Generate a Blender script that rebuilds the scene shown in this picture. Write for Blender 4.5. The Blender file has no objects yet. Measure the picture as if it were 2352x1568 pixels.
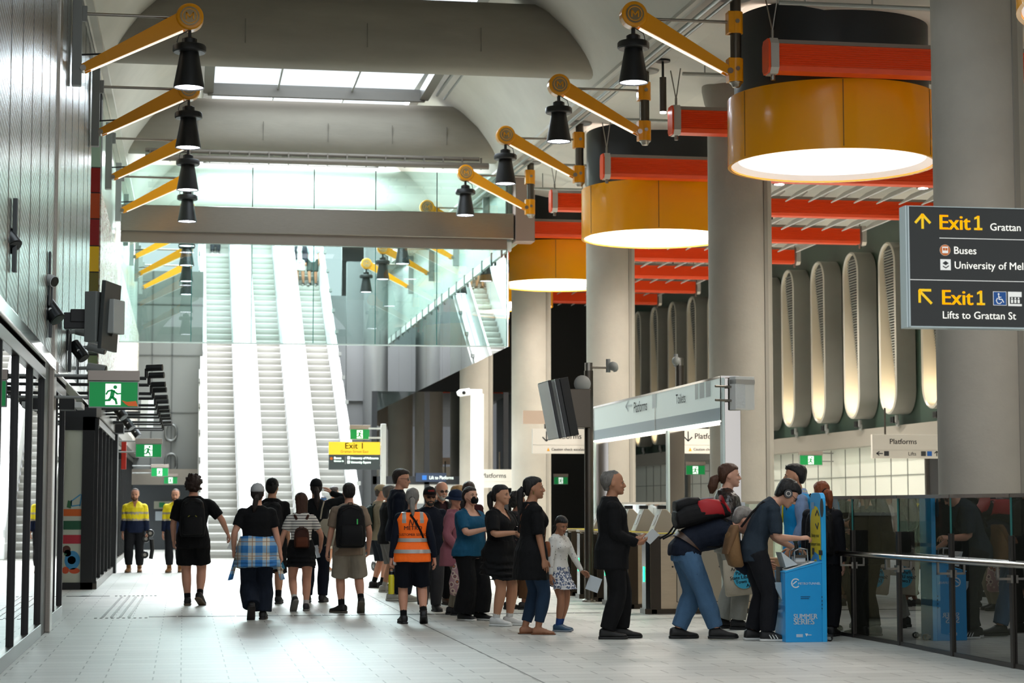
import bpy, bmesh, math, random
from math import sin, cos, pi, radians as R
from mathutils import Vector as V, Matrix, noise
random.seed(7)
S = bpy.context.scene
COL = S.collection
# ---------------------------------------------------------------- camera
EYE = V((0, 0, 1.42)); FPX = 2352*70/36
PITCH = R(4.7253); YAW = R(9.3436)
cd = bpy.data.cameras.new('camera'); cam = bpy.data.objects.new('camera', cd); COL.objects.link(cam)
cam.location = EYE; cam.rotation_euler = (pi/2+PITCH, 0, -YAW)
cd.lens = 70; cd.sensor_width = 36; cd.clip_end = 400; cd.clip_start = .1
cd.dof.use_dof = True; cd.dof.focus_distance = 22.8; cd.dof.aperture_fstop = 3.2
S.camera = cam
# ---------------------------------------------------------------- light and exposure
S.view_settings.view_transform = 'Standard'; S.view_settings.look = 'None'
S.view_settings.exposure = 0.86; S.view_settings.gamma = 1; S.view_settings.use_curve_mapping = False
S.cycles.max_bounces = 7; S.cycles.diffuse_bounces = 4; S.cycles.glossy_bounces = 3
S.cycles.transmission_bounces = 4; S.cycles.transparent_max_bounces = 10
S.cycles.caustics_reflective = False; S.cycles.caustics_refractive = False
S.cycles.sample_clamp_indirect = 4.0; S.cycles.use_denoising = True
W = bpy.data.worlds.new('sky'); S.world = W; W.use_nodes = True
nt_ = W.node_tree; bg = nt_.nodes['Background']      # overcast sky: bright overhead, dim towards the horizon
tc_ = nt_.nodes.new('ShaderNodeTexCoord'); sx_ = nt_.nodes.new('ShaderNodeSeparateXYZ'); rp_ = nt_.nodes.new('ShaderNodeMapRange')
rp_.inputs[1].default_value = .10; rp_.inputs[2].default_value = .2; rp_.inputs[3].default_value = .74; rp_.inputs[4].default_value = 1.0
nt_.links.new(tc_.outputs['Generated'], sx_.inputs[0]); nt_.links.new(sx_.outputs[2], rp_.inputs[0]); nt_.links.new(rp_.outputs[0], bg.inputs[1]); bg.inputs[0].default_value = (.9, .95, 1, 1)

def area(name, loc, rot, sx, sy, power, color=(1, 1, 1)):
    l = bpy.data.lights.new(name, 'AREA'); l.shape = 'RECTANGLE'; l.size = sx; l.size_y = sy
    l.energy = power; l.color = color
    o = bpy.data.objects.new(name, l); o.location = loc; o.rotation_euler = rot; COL.objects.link(o)
    return o
SKYC = (.93, .97, 1)
# daylight over the vault skylights, one per bay, and over the open escalator shaft with its street exit
for yy, pw in ((17.5, 170), (38.8, 170), (49.5, 1700)):
    area('skylight_daylight', (2.75, yy, 11.4), (0, 0, 0), 4.0, 6.0, pw, SKYC)
area('shaft_daylight', (3.0, 64, 17.5), (0, 0, 0), 9, 17, 6800, SKYC)
area('street_daylight', (3.0, 84, 15.5), (R(-70), 0, 0), 9, 8, 5000, SKYC)

# ---------------------------------------------------------------- pixel -> place helpers (true distances)
_f = V((sin(YAW)*cos(PITCH), cos(YAW)*cos(PITCH), sin(PITCH))); _r = V((cos(YAW), -sin(YAW), 0)); _u = _r.cross(_f)
def ray(px, py): return _f+_r*((px-1176)/FPX)+_u*((784-py)/FPX)
def at_floor(px, py, z=0.0): d = ray(px, py); return EYE+d*((z-EYE.z)/d.z)
def at_x(px, py, X): d = ray(px, py); return EYE+d*(X/d.x)
def at_y(px, py, Y): d = ray(px, py); return EYE+d*(Y/d.y)
def fwd(p): return (V(p)-EYE).dot(_f)
def ceil_z(y): return 8.49+.032*(y-31)

# ---------------------------------------------------------------- materials
def lin(h):
    h = h.lstrip('#'); return tuple(((c/12.92) if c <= .04045 else ((c+.055)/1.055)**2.4) for c in (int(h[i:i+2], 16)/255 for i in (0, 2, 4)))+(1,)
MC = {}
def mat(name, col='#808080', rough=.6, metal=0., var=0., vs=3., bump=0., bs=60., spec=.5, emit=0., coat=0., stretch=None, alpha=1.):
    if name in MC: return MC[name]
    m = bpy.data.materials.new(name); m.use_nodes = True; nt = m.node_tree; b = nt.nodes['Principled BSDF']
    c = lin(col) if isinstance(col, str) else tuple(col)+(1,)
    b.inputs['Base Color'].default_value = c; b.inputs['Roughness'].default_value = rough; b.inputs['Metallic'].default_value = metal
    b.inputs['Specular IOR Level'].default_value = spec; b.inputs['Coat Weight'].default_value = coat
    if emit: b.inputs['Emission Color'].default_value = c; b.inputs['Emission Strength'].default_value = emit
    tc = nt.nodes.new('ShaderNodeTexCoord'); src = tc.outputs['Object']
    if stretch:
        mp = nt.nodes.new('ShaderNodeMapping'); mp.inputs['Scale'].default_value = stretch; nt.links.new(src, mp.inputs[0]); src = mp.outputs[0]
    if var:
        n = nt.nodes.new('ShaderNodeTexNoise'); n.inputs['Scale'].default_value = vs; n.inputs['Detail'].default_value = 4; n.inputs['Roughness'].default_value = .6
        nt.links.new(src, n.inputs['Vector'])
        r = nt.nodes.new('ShaderNodeMapRange'); r.inputs[1].default_value = .25; r.inputs[2].default_value = .75; r.inputs[3].default_value = 1-var; r.inputs[4].default_value = 1+var
        nt.links.new(n.outputs[0], r.inputs[0])
        mx = nt.nodes.new('ShaderNodeVectorMath'); mx.operation = 'SCALE'; mx.inputs[0].default_value = c[:3]; nt.links.new(r.outputs[0], mx.inputs['Scale'])
        nt.links.new(mx.outputs[0], b.inputs['Base Color'])
    if bump:
        n = nt.nodes.new('ShaderNodeTexNoise'); n.inputs['Scale'].default_value = bs; n.inputs['Detail'].default_value = 3; nt.links.new(src, n.inputs['Vector'])
        bp = nt.nodes.new('ShaderNodeBump'); bp.inputs['Strength'].default_value = bump; bp.inputs['Distance'].default_value = .02
        nt.links.new(n.outputs[0], bp.inputs['Height']); nt.links.new(bp.outputs[0], b.inputs['Normal'])
    MC[name] = m; return m

def glass(name, tint='#e8f2ee', refl=1.0, rough=.0, base=.04, ior=1.5):
    if name in MC: return MC[name]
    m = bpy.data.materials.new(name); m.use_nodes = True; nt = m.node_tree; nt.nodes.clear()
    o = nt.nodes.new('ShaderNodeOutputMaterial'); mx = nt.nodes.new('ShaderNodeMixShader')
    t = nt.nodes.new('ShaderNodeBsdfTransparent'); t.inputs[0].default_value = lin(tint)
    g = nt.nodes.new('ShaderNodeBsdfGlossy'); g.inputs['Roughness'].default_value = rough; g.inputs[0].default_value = (refl, refl, refl, 1)
    lw = nt.nodes.new('ShaderNodeFresnel'); lw.inputs[0].default_value = ior
    ad = nt.nodes.new('ShaderNodeMath'); ad.operation = 'MULTIPLY_ADD'; ad.inputs[1].default_value = 1-base; ad.inputs[2].default_value = base
    ge = nt.nodes.new('ShaderNodeNewGeometry'); om = nt.nodes.new('ShaderNodeMath'); om.operation = 'SUBTRACT'; om.inputs[0].default_value = 1; nt.links.new(ge.outputs['Backfacing'], om.inputs[1])
    mu = nt.nodes.new('ShaderNodeMath'); mu.operation = 'MULTIPLY'; nt.links.new(ad.outputs[0], mu.inputs[0]); nt.links.new(om.outputs[0], mu.inputs[1])
    nt.links.new(lw.outputs[0], ad.inputs[0]); nt.links.new(mu.outputs[0], mx.inputs[0])
    nt.links.new(t.outputs[0], mx.inputs[1]); nt.links.new(g.outputs[0], mx.inputs[2]); nt.links.new(mx.outputs[0], o.inputs[0])
    MC[name] = m; return m

def nodes_of(m): nt = m.node_tree; return nt, nt.nodes['Principled BSDF']

# ---------------------------------------------------------------- mesh builder
LAB = bpy.data.scenes.new('workshop')       # scratch scene for evaluating modifiers; removed again at the end
def bake(ob):
    LAB.collection.objects.link(ob)
    with bpy.context.temp_override(scene=LAB, view_layer=LAB.view_layers[0]):
        me = bpy.data.meshes.new_from_object(ob.evaluated_get(bpy.context.evaluated_depsgraph_get()))
    d = ob.data; bpy.data.objects.remove(ob)
    return me
class MB:
    def __init__(s): s.v = []; s.f = []; s.m = []; s.mi = 0
    def add(s, vs, fs):
        o = len(s.v); s.v += [V(p) for p in vs]; s.f += [tuple(i+o for i in f) for f in fs]; s.m += [s.mi]*len(fs); return s
    def box(s, c, d, rz=0., M=None):
        x, y, z = d[0]/2, d[1]/2, d[2]/2
        ps = [V((a*x, b*y, e*z)) for a in (-1, 1) for b in (-1, 1) for e in (-1, 1)]
        if M is None: M = Matrix.Rotation(rz, 3, 'Z')
        return s.add([V(c)+M@p for p in ps], [(0, 1, 3, 2), (4, 6, 7, 5), (0, 4, 5, 1), (2, 3, 7, 6), (0, 2, 6, 4), (1, 5, 7, 3)])
    def span(s, a, b): return s.box([(p+q)/2 for p, q in zip(a, b)], [abs(q-p) for p, q in zip(a, b)])
    def loft(s, rings, cap=True, close=False):
        n = len(rings[0]); o = len(s.v); fs = []
        for r in rings: s.v += [V(p) for p in r]
        k = len(rings)
        for i in range(k if close else k-1):
            a, b = o+i*n, o+((i+1) % k)*n
            fs += [(a+j, a+(j+1) % n, b+(j+1) % n, b+j) for j in range(n)]
        if cap and not close: fs += [tuple(o+j for j in range(n))[::-1], tuple(o+(k-1)*n+j for j in range(n))]
        s.f += fs; s.m += [s.mi]*len(fs); return s
    def tube(s, pts, rad, n=10, cap=True, flat=1., up=None):
        pts = [V(p) for p in pts]; rad = rad if isinstance(rad, (list, tuple)) else [rad]*len(pts)
        T = []
        for i in range(len(pts)):
            t = (pts[min(i+1, len(pts)-1)]-pts[max(i-1, 0)]); T.append(t.normalized() if t.length > 1e-9 else V((0, 0, 1)))
        a = (V(up) if up else (V((0, 0, 1)) if abs(T[0].z) < .9 else V((0, 1, 0))))
        rings = []
        for p, t, r in zip(pts, T, rad):
            x = (a-t*a.dot(t)); x = x.normalized() if x.length > 1e-6 else t.orthogonal().normalized(); a = x; y = t.cross(x)
            rings.append([p+x*(r*flat*cos(2*pi*k/n))+y*(r*sin(2*pi*k/n)) for k in range(n)])
        return s.loft(rings, cap)
    def cyl(s, a, b, r, r2=None, n=16, cap=True): return s.tube([a, b], [r, r if r2 is None else r2], n, cap)
    def lathe(s, prof, c=(0, 0, 0), n=32, M=None, close=False):
        M = M or Matrix.Identity(3); c = V(c)
        return s.loft([[c+M@V((r*cos(2*pi*k/n), r*sin(2*pi*k/n), z)) for k in range(n)] for r, z in prof], not close, close)
    def ell(s, c, r, M=None, n=12, k=8):
        M = M or Matrix.Identity(3); c = V(c); rings = []
        for i in range(k+1):
            t = -pi/2+pi*i/k; q = max(cos(t), .02)
            rings.append([c+M@V((r[0]*q*cos(2*pi*j/n), r[1]*q*sin(2*pi*j/n), r[2]*sin(t))) for j in range(n)])
        return s.loft(rings)
    def prism(s, poly, a, b, axis='Y'):
        # poly of 2D points extruded along axis from a to b
        def P(u, w, t): return {'Y': (u, t, w), 'X': (t, u, w), 'Z': (u, w, t)}[axis]
        return s.loft([[P(u, w, a) for u, w in poly], [P(u, w, b) for u, w in poly]])
    def xf(s, M, start=0):
        for i in range(start, len(s.v)): s.v[i] = M@s.v[i]
        return s
    def mesh(s, name='m'):
        me = bpy.data.meshes.new(name); me.from_pydata(s.v, [], s.f); me.update()
        bm = bmesh.new(); bm.from_mesh(me); bmesh.ops.recalc_face_normals(bm, faces=bm.faces); bm.to_mesh(me); bm.free()
        if any(s.m): me.polygons.foreach_set('material_index', s.m)
        return me
    def build(s, name, mats, parent=None, smooth=None, bevel=0., **kw):
        o = link(name, s.mesh(name), mats, parent, smooth)
        if bevel:
            b = o.modifiers.new('bevel', 'BEVEL'); b.width = bevel; b.segments = 2; b.limit_method = 'ANGLE'
        tag(o, **kw); return o
def link(name, me, mats, parent=None, smooth=None):
    o = bpy.data.objects.new(name, me); COL.objects.link(o)
    for m in (mats if isinstance(mats, (list, tuple)) else [mats]): me.materials.append(m)
    if smooth is not None:
        me.polygons.foreach_set('use_smooth', [True]*len(me.polygons))
        if smooth < 180: me.set_sharp_from_angle(angle=R(smooth))
    if parent: o.parent = parent
    return o
def tag(o, label=None, cat=None, group=None, kind=None):
    if label: o['label'] = label
    if cat: o['category'] = cat
    if group: o['group'] = group
    if kind: o['kind'] = kind
    return o
def thing(name, label, cat, loc=(0, 0, 0), rz=0., group=None, kind=None):
    o = bpy.data.objects.new(name, None); COL.objects.link(o); o.location = loc; o.rotation_euler = (0, 0, rz); o.empty_display_size = .1
    return tag(o, label, cat, group, kind)
def copy_tree(o, loc=None, label=None, parent=None):
    c = o.copy(); COL.objects.link(c); c.parent = parent
    if loc is not None: c.location = loc
    if label: c['label'] = label
    for ch in KIDS(o): copy_tree(ch, parent=c)
    return c
def KIDS(o): return [x for x in list(bpy.data.objects) if x.parent == o]
def struct(name, mb, m, label=None, smooth=None, cat=None, parent=None, bevel=0.):
    o = mb.build(name, m, parent, smooth, bevel); tag(o, label, cat, kind='structure'); return o
ORD = ['first', 'second', 'third', 'fourth', 'fifth', 'sixth', 'seventh', 'eighth', 'ninth', 'tenth', 'eleventh', 'twelfth', 'thirteenth', 'fourteenth']
def text(s, size, o, right, up, m, parent=None, name='lettering', align='LEFT', bold=0., sx=1., lift=.004, ls=1.):
    cu = bpy.data.curves.new('t', 'FONT'); cu.body = s; cu.size = size; cu.align_x = align; cu.space_line = ls; cu.resolution_u = 3
    me = bake(bpy.data.objects.new('t', cu)); bpy.data.curves.remove(cu)
    r = V(right).normalized(); u = V(up).normalized(); n = r.cross(u); o = V(o)
    if bold:      # heavier strokes: the same outline laid down again a hair to either side
        b = bmesh.new(); b.from_mesh(me); g0 = list(b.faces)
        for k in (-1, 1):
            q = bmesh.ops.duplicate(b, geom=g0); bmesh.ops.translate(b, vec=(k*bold*size*.8, 0, 0), verts=[e for e in q['geom'] if isinstance(e, bmesh.types.BMVert)])
        b.to_mesh(me); b.free()
    for v in me.vertices: v.co = o+r*(v.co.x*sx)+u*v.co.y+n*lift
    return link(name, me, m, parent)
def flat(pts, o, right, up, m, parent, name, lift=.004, th=.002):
    # a thin cut-out plate: polygon pts (x,y) in the plane right/up at o
    r = V(right).normalized(); u = V(up).normalized(); n = r.cross(u); o = V(o); b = MB()
    P = pts if isinstance(pts[0][0], (list, tuple)) else [pts]
    for pl in P: b.loft([[o+r*x+u*y+n*(lift-th) for x, y in pl], [o+r*x+u*y+n*lift for x, y in pl]])
    return b.build(name, m, parent)
def rect(x0, y0, x1, y1): return [(x0, y0), (x1, y0), (x1, y1), (x0, y1)]
def disc(cx, cy, r, n=20, r2=None): return [(cx+r*cos(2*pi*k/n), cy+(r2 or r)*sin(2*pi*k/n)) for k in range(n)]
def stroke(a, b, w):
    a = V(a); b = V(b); d = (b-a).normalized()*w/2; p = V((-d.y, d.x)); return [tuple(a-p-d*.3), tuple(b-p+d*.3), tuple(b+p+d*.3), tuple(a+p-d*.3)]
# ================================================================ palette
steel = mat('brushed_steel', '#9a938a', .28, 1., var=.06, vs=6, stretch=(1, 1, 12))
steel2 = mat('dark_steel', '#5d564e', .3, .9)
mirror = mat('polished_steel', '#b9b2ab', .08, 1.)
black = mat('black_paint', '#0c0c0d', .45)
blackg = mat('black_gloss', '#0a0a0a', .2)
white = mat('white_paint', '#e6e6e2', .5)
greyp = mat('grey_paint', '#8f918e', .5)
conc = mat('concrete', '#a19b90', .8, var=.12, vs=.9, bump=.12, bs=18)
concl = mat('concrete_light', '#cfccc3', .75, var=.08, vs=.7, bump=.08, bs=12)
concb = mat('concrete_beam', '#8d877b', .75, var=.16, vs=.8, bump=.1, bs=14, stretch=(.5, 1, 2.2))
yell = mat('lamp_yellow', '#ea9a06', .3, coat=.2, spec=.4)
drumy = mat('drum_yellow', '#f6a40c', .2, coat=.15, spec=.35)
orng = mat('orange_fin', '#ee4a10', .4, .0)
led = mat('led_white', '#f4f6ff', .5, emit=6.)
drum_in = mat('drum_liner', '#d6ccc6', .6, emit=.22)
drum_lt = mat('drum_light', '#fff6ee', .5, emit=3.)
green = mat('exit_green', '#078a44', .4, emit=.22)
exitw = mat('exit_white', '#e8f4ec', .4, emit=.6)
signw = mat('sign_white', '#e8e8e4', .5, emit=.22)
signb = mat('sign_black', '#2a2c2b', .45)
signy = mat('sign_yellow', '#f4c60c', .5, emit=.22)
exity = mat('sign_bright_yellow', '#f7cf33', .45, emit=.3)
signg = mat('sign_pale', '#cfc9bf', .5)
greenw = mat('green_wall', '#33453a', .4, var=.06)
panelw = mat('panel_white', '#d6d8cd', .35)
clear = glass('clear_glass', '#e4f0ec')
smoke = glass('curtain_glass', '#dcebe8', base=.10)
refg = glass('reflective_glass', '#b4c0be', base=.6)
tintg = glass('tinted_glass', '#8d928e', base=.09)
darkg = glass('dark_glass', '#3a3f44', base=.08)
edgeg = mat('glass_edge', '#3c7d78', .15)

# ---- perforated metal cladding: object-space dots and vertical joints
def perf():
    m = mat('perforated_metal', '#b4b9ba', .27, 1.); nt, b = nodes_of(m)
    tc = nt.nodes.new('ShaderNodeTexCoord'); mp = nt.nodes.new('ShaderNodeMapping'); mp.inputs['Scale'].default_value = (0, 1.1, 8.0)
    vo = nt.nodes.new('ShaderNodeTexWave'); vo.wave_type = 'BANDS'; vo.bands_direction = 'DIAGONAL'; vo.inputs['Scale'].default_value = 1.0; vo.inputs['Distortion'].default_value = .6
    nt.links.new(tc.outputs['Object'], mp.inputs[0]); nt.links.new(mp.outputs[0], vo.inputs['Vector'])
    r = nt.nodes.new('ShaderNodeValToRGB'); r.color_ramp.elements[0].position = .3; r.color_ramp.elements[0].color = lin('#7d8486'); r.color_ramp.elements[1].position = .55; r.color_ramp.elements[1].color = lin('#c6cccd')
    nt.links.new(vo.outputs[1], r.inputs[0]); nt.links.new(r.outputs[0], b.inputs['Base Color'])
    n = nt.nodes.new('ShaderNodeTexNoise'); n.inputs['Scale'].default_value = 1.1; nt.links.new(tc.outputs['Object'], n.inputs['Vector'])
    bp = nt.nodes.new('ShaderNodeBump'); bp.inputs['Strength'].default_value = .25; bp.inputs['Distance'].default_value = .05; nt.links.new(n.outputs[0], bp.inputs['Height']); nt.links.new(bp.outputs[0], b.inputs['Normal'])
    return m
perfm = perf()
# ---- floor tiles
def tiles():
    m = mat('floor_tiles', '#b9bab4', .42); nt, b = nodes_of(m)
    tc = nt.nodes.new('ShaderNodeTexCoord'); br = nt.nodes.new('ShaderNodeTexBrick')
    br.inputs['Scale'].default_value = 1; br.inputs['Brick Width'].default_value = .62; br.inputs['Row Height'].default_value = .31
    br.inputs['Mortar Size'].default_value = .006; br.inputs['Mortar Smooth'].default_value = .1; br.offset = .37; br.offset_frequency = 2
    br.inputs['Color1'].default_value = lin('#cdcdc6'); br.inputs['Color2'].default_value = lin('#bebeb7'); br.inputs['Mortar'].default_value = lin('#7f7e78')
    nt.links.new(tc.outputs['Object'], br.inputs['Vector'])
    n = nt.nodes.new('ShaderNodeTexNoise'); n.inputs['Scale'].default_value = 45; n.inputs['Detail'].default_value = 3; nt.links.new(tc.outputs['Object'], n.inputs['Vector'])
    r = nt.nodes.new('ShaderNodeMapRange'); r.inputs[3].default_value = .86; r.inputs[4].default_value = 1.12; nt.links.new(n.outputs[0], r.inputs[0])
    mx = nt.nodes.new('ShaderNodeVectorMath'); mx.operation = 'SCALE'; nt.links.new(br.outputs[0], mx.inputs[0]); nt.links.new(r.outputs[0], mx.inputs['Scale']); nt.links.new(mx.outputs[0], b.inputs['Base Color'])
    return m
floorm = tiles()
# ---- relief artwork: pale crystal relief with pink and green glints
def art():
    m = mat('relief_glass_art', '#e8e4dc', .25); nt, b = nodes_of(m)
    tc = nt.nodes.new('ShaderNodeTexCoord'); mp = nt.nodes.new('ShaderNodeMapping'); mp.inputs['Scale'].default_value = (1, 1.2, 3.6); nt.links.new(tc.outputs['Object'], mp.inputs[0])
    vo = nt.nodes.new('ShaderNodeTexNoise'); vo.inputs['Scale'].default_value = 2.6; vo.inputs['Detail'].default_value = 5; vo.inputs['Distortion'].default_value = 1.5; nt.links.new(mp.outputs[0], vo.inputs['Vector'])
    r = nt.nodes.new('ShaderNodeValToRGB'); e = r.color_ramp.elements; e[0].position = .36; e[0].color = lin('#a88a80'); e[1].position = .58; e[1].color = lin('#f6f3ec')
    x = e.new(.45); x.color = lin('#e6d0c6'); x = e.new(.5); x.color = lin('#cfd3b8')
    nt.links.new(vo.outputs[0], r.inputs[0]); nt.links.new(r.outputs[0], b.inputs['Base Color'])
    bp = nt.nodes.new('ShaderNodeBump'); bp.inputs['Strength'].default_value = .9; bp.inputs['Distance'].default_value = .08; nt.links.new(vo.outputs[0], bp.inputs['Height']); nt.links.new(bp.outputs[0], b.inputs['Normal'])
    return m
artm = art()

# ================================================================ setting: floor, walls, ceiling
struct('floor', MB().span((-14, 4, -.2), (22, 90, 0)), floorm, 'pale grey stone floor of long staggered tiles')
LX = -1.5
struct('wall_left', MB().span((LX-.3, 8, 3.09), (LX, 23.2, 10.4)).span((LX-.3, 23.62, 3.09), (LX, 31.6, 10.4)), perfm, 'tall perforated metal wall above the nearest shopfront')
jt = MB()
for y in (17.2, 18.4, 19.6, 20.8, 22.0, 24.9, 26.3, 27.8, 29.4, 30.6): jt.span((LX-.01, y, 3.1), (LX+.004, y+.012, 10.2))
struct('trim_1', jt, steel2, 'thin vertical joints between the metal wall sheets')
tr = MB().span((LX-.1, 8, 2.96), (LX+.05, 23.2, 3.09)).span((LX-.1, 23.62, 2.96), (LX+.05, 31.6, 3.09))
struct('trim_2', tr, mirror, 'polished metal band over the shopfront glazing', bevel=.01)
struct('trim_3', MB().span((LX-.25, 23.2, 0), (LX+.03, 23.62, 10.4)), steel, 'full height steel pilaster beside the near shopfront', bevel=.01)
struct('trim_4', MB().span((LX-.35, 22.4, 0), (LX-.02, 23.2, 2.96)), black, 'black door reveal beside the steel pilaster')
# near shopfront glazing
def glazing(n, y0, y1, X, top, step, nm, lab):
    t = thing('window_%d' % n, lab, 'window', (X, y0, 0), kind='structure')
    L = y1-y0
    MB().span((-.06, 0, 0), (.03, L, .14)).span((-.06, 0, top-.12), (.03, L, top)).build('window_frame', steel2, t, bevel=.006)
    k = max(1, round(L/step))
    for i in range(k+1): MB().span((-.05, L*i/k-.03, .1), (.02, L*i/k+.03, top)).build('mullion', black, t)
    MB().span((-.03, 0, .12), (-.015, L, top-.1)).build('pane', nm, t)
    return t
shopg = glass('shop_glass', '#6a726f', base=.22)
glazing(1, 12.0, 22.4, LX-.04, 2.93, 1.7, shopg, 'glazed shopfront with black mullions nearest the camera')
glazing(2, 23.62, 26.6, LX-.06, 2.93, 1.5, shopg, 'narrow shop glazing just past the steel pilaster')
struct('wall_shop', MB().span((-6, 8, 0), (-5.8, 34, 4)).span((-6, 26.6, 0), (LX-.3, 26.75, 3.1)).span((-6, 8, 3.1), (LX-.3, 34, 3.3)), mat('shop_inside', '#8b8a84', .7), 'plain grey walls inside the near shop')
# ---- second volume with its end face
Y2 = 35.0
struct('wall_end', MB().span((-6, Y2+.02, 2.95), (LX, Y2+.6, 10.6)).span((-6, Y2+.05, 0), (-2.05, Y2+.6, 2.95)), mat('dark_panel', '#15171a', .5), 'dark end of the second shop block')
tw = [('#8ea68f', 275, 385), ('#7d150f', 385, 443), ('#9a3a12', 443, 503), ('#7a120e', 503, 565), ('#c9a008', 565, 625), ('#5a5210', 625, 685), ('#23281a', 685, 745), ('#2c3320', 745, 815), ('#5c6a3c', 815, 900)]
tt = thing('tile_strip', 'vertical strip of coloured glazed panels, green over red, orange and yellow', 'wall panel', (0, 0, 0))
for i, (c, a, b) in enumerate(tw):
    p = at_y(206, b, Y2); q = at_y(240, a, Y2)
    MB().span((-2.0, Y2-.03, p.z+.012), (LX+.0, Y2+.02, q.z-.012)).build('glazed_panel', mat('glaze_'+c[1:], c, .15, coat=.4), tt, bevel=.006)
fr = thing('poster_window', 'black framed shop window with fruit and figure decal at block end', 'shop window', (-2.02, Y2-.05, 0))
MB().span((-.05, 0, 0), (.0, .12, 2.95)).span((.3, 0, 0), (.5, .16, 2.95)).span((-.05, 0, 2.72), (.5, .12, 2.95)).span((-.05, 0, 0), (.5, .12, .12)).build('frame', black, fr)
MB().span((0, .04, .12), (.3, .06, 2.72)).build('pane', mat('poster_glass', '#c9cdbd', .2), fr)
dc = lambda pts, c, nm: flat(pts, (0, .04, 0), (1, 0, 0), (0, 0, 1), mat('decal_'+c[1:], c, .5), fr, nm)
dc(rect(0, 1.02, .3, 1.17), '#1c5a3c', 'green_band'); dc(rect(0, .78, .3, .93), '#b8283a', 'red_band'); dc(rect(0, 1.25, .3, 1.37), '#d9641c', 'orange_band')
dc([[(.05, 1.4), (.12, 1.38), (.14, 1.5), (.07, 1.52)]], '#2e6a40', 'leaf_shape'); dc([stroke((.12, 1.5), (.28, 1.62), .02), stroke((.14, 1.42), (.28, 1.44), .02), stroke((.13, 1.42), (.13, 1.52), .02), stroke((.27, 1.42), (.3, 1.62), .02)], '#4a9cc8', 'crate_outline')
dc(disc(.16, .5, .13, r2=.16), '#3f8fc0', 'blue_shape'); dc([disc(.08, .62, .06), disc(.15, .5, .07)], '#2c6a4a', 'green_shape'); dc([disc(.05, .33, .06), disc(.2, .32, .09, r2=.05)], '#d4552a', 'orange_shape'); dc(disc(.06, .68, .07), '#5a2f24', 'brown_shape')
# ---- long left wall beyond: shopfronts, header, relief artwork, pale upper panels
struct('wall_left_art', MB().span((LX-.3, Y2+.05, 3.3), (LX+.02, 66, 6.9)), artm, 'long pale sparkling relief artwork wall above the far shopfronts')
pale = mat('pale_green_panel', '#bfcdc3', .2)
struct('wall_left_upper', MB().span((LX-.3, Y2+.6, 6.9), (LX-.05, 66, 10.5)), pale, 'pale green panels over the relief wall')
struct('trim_5', MB().span((LX-.2, Y2+.1, 2.95), (LX+.08, 66, 3.28)), steel, 'steel header over the far shopfronts')
glazing(3, 35.1, 43.6, LX+.02, 2.93, 1.6, shopg, 'black framed shop glazing with close mullions behind the poster window')
glazing(4, 45.2, 64.8, LX-.12, 2.93, 1.4, shopg, 'far shop glazing beside the walking worker')
struct('trim_6', MB().span((LX-.3, 43.3, 0), (LX+.1, 44.0, 3.2)), black, 'black door post in front of the far glazing')
struct('wall_shop_far', MB().span((-6, 35.6, 0), (-5.8, 66, 3.3)), mat('shop_inside2', '#9a9a92', .7), 'plain walls inside the far shops')
# ---- far wall left of the escalators
FW = 65.0
gw = mat('grey_wall_panel', '#686b68', .5)
struct('wall_far', MB().span((LX-.4, FW, 2.35), (.55, FW+.4, 9.0)), gw, 'grey panelled wall left of the escalators')
g = MB()
for px in (350, 396): p = at_y(px, 800, FW); g.span((p.x-.02, FW-.02, 2.6), (p.x+.02, FW+.01, 9))
for z in (4.4, 6.25, 7.9): g.span((LX-.3, FW-.02, z), (.55, FW+.01, z+.035))
struct('trim_7', g, mat('joint_dark', '#4b4e4c', .6), 'dark joints of the grey far wall')
struct('trim_8', MB().span((LX-.4, FW-.35, 2.1), (.6, FW+.1, 2.6)), steel, 'steel header over the far opening')
struct('wall_far_opening', MB().span((LX-.4, FW+1.6, 0), (.9, FW+1.8, 2.4)), mat('dark_opening', '#3c4145', .3), 'dark recess under the far header')
fb = thing('notice_board', 'pale notice board under the far steel header', 'notice board', (0, FW+1.5, 0))
MB().span((-.9, 0, .95), (.1, .05, 1.25)).build('board', mat('board_pale', '#aab4bb', .5), fb); MB().span((-.95, 0, 1.33), (-.1, .05, 1.58)).build('header_strip', mat('board_beige', '#9a9a8a', .5), fb)
MB().span((-.78, -.02, 1.38), (-.6, .0, 1.54)).build('green_tag', mat('tag_green', '#1f7a46', .5), fb)
for i, (a, b) in enumerate(((975, 1012), (1042, 1082))):
    p = at_y(393, a, FW-.1); q = at_y(393, b, FW-.1); m_ = MB(); r_ = .17; pts = []
    for k in range(24):
        t = 2*pi*k/24; zz = p.z-r_ if sin(t) > 0 else q.z+r_; pts.append((p.x+r_*cos(t), FW-.1, zz+r_*sin(t)))
    m_.tube(pts+[pts[0], pts[1]], .045, 8)
    o = m_.build('pipe_loop', mat('loop_grey', '#6d706e', .4, .6), None, 60, label='grey obround pipe loop on the far wall, %s one' % ('upper', 'lower')[i], cat='pipe loop', group='pipe loops on the far wall')
# ---- right of the escalators
struct('wall_shaft_right', MB().span((5.45, 68, 0), (6.05, 68.4, 9.8)).span((5.4, 67.9, 5), (6.1, 68, 5.03)), mat('shaft_grey', '#7f8182', .45), 'grey panel right of the escalators')
struct('wall_shaft_back', MB().span((5.05, 76.4, 0), (7.4, 76.7, 9.5)), mat('shaft_grey', '#7f8182', .45), 'grey panel closing the shaft beside the escalators')
struct('column_shaft', MB().cyl((6.35, 67.0, 0), (6.35, 67, 11), .42, n=32), mat('shaft_column', '#8a8c8c', .3, .5), 'dark metal clad column right of the escalators', 40)
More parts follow.
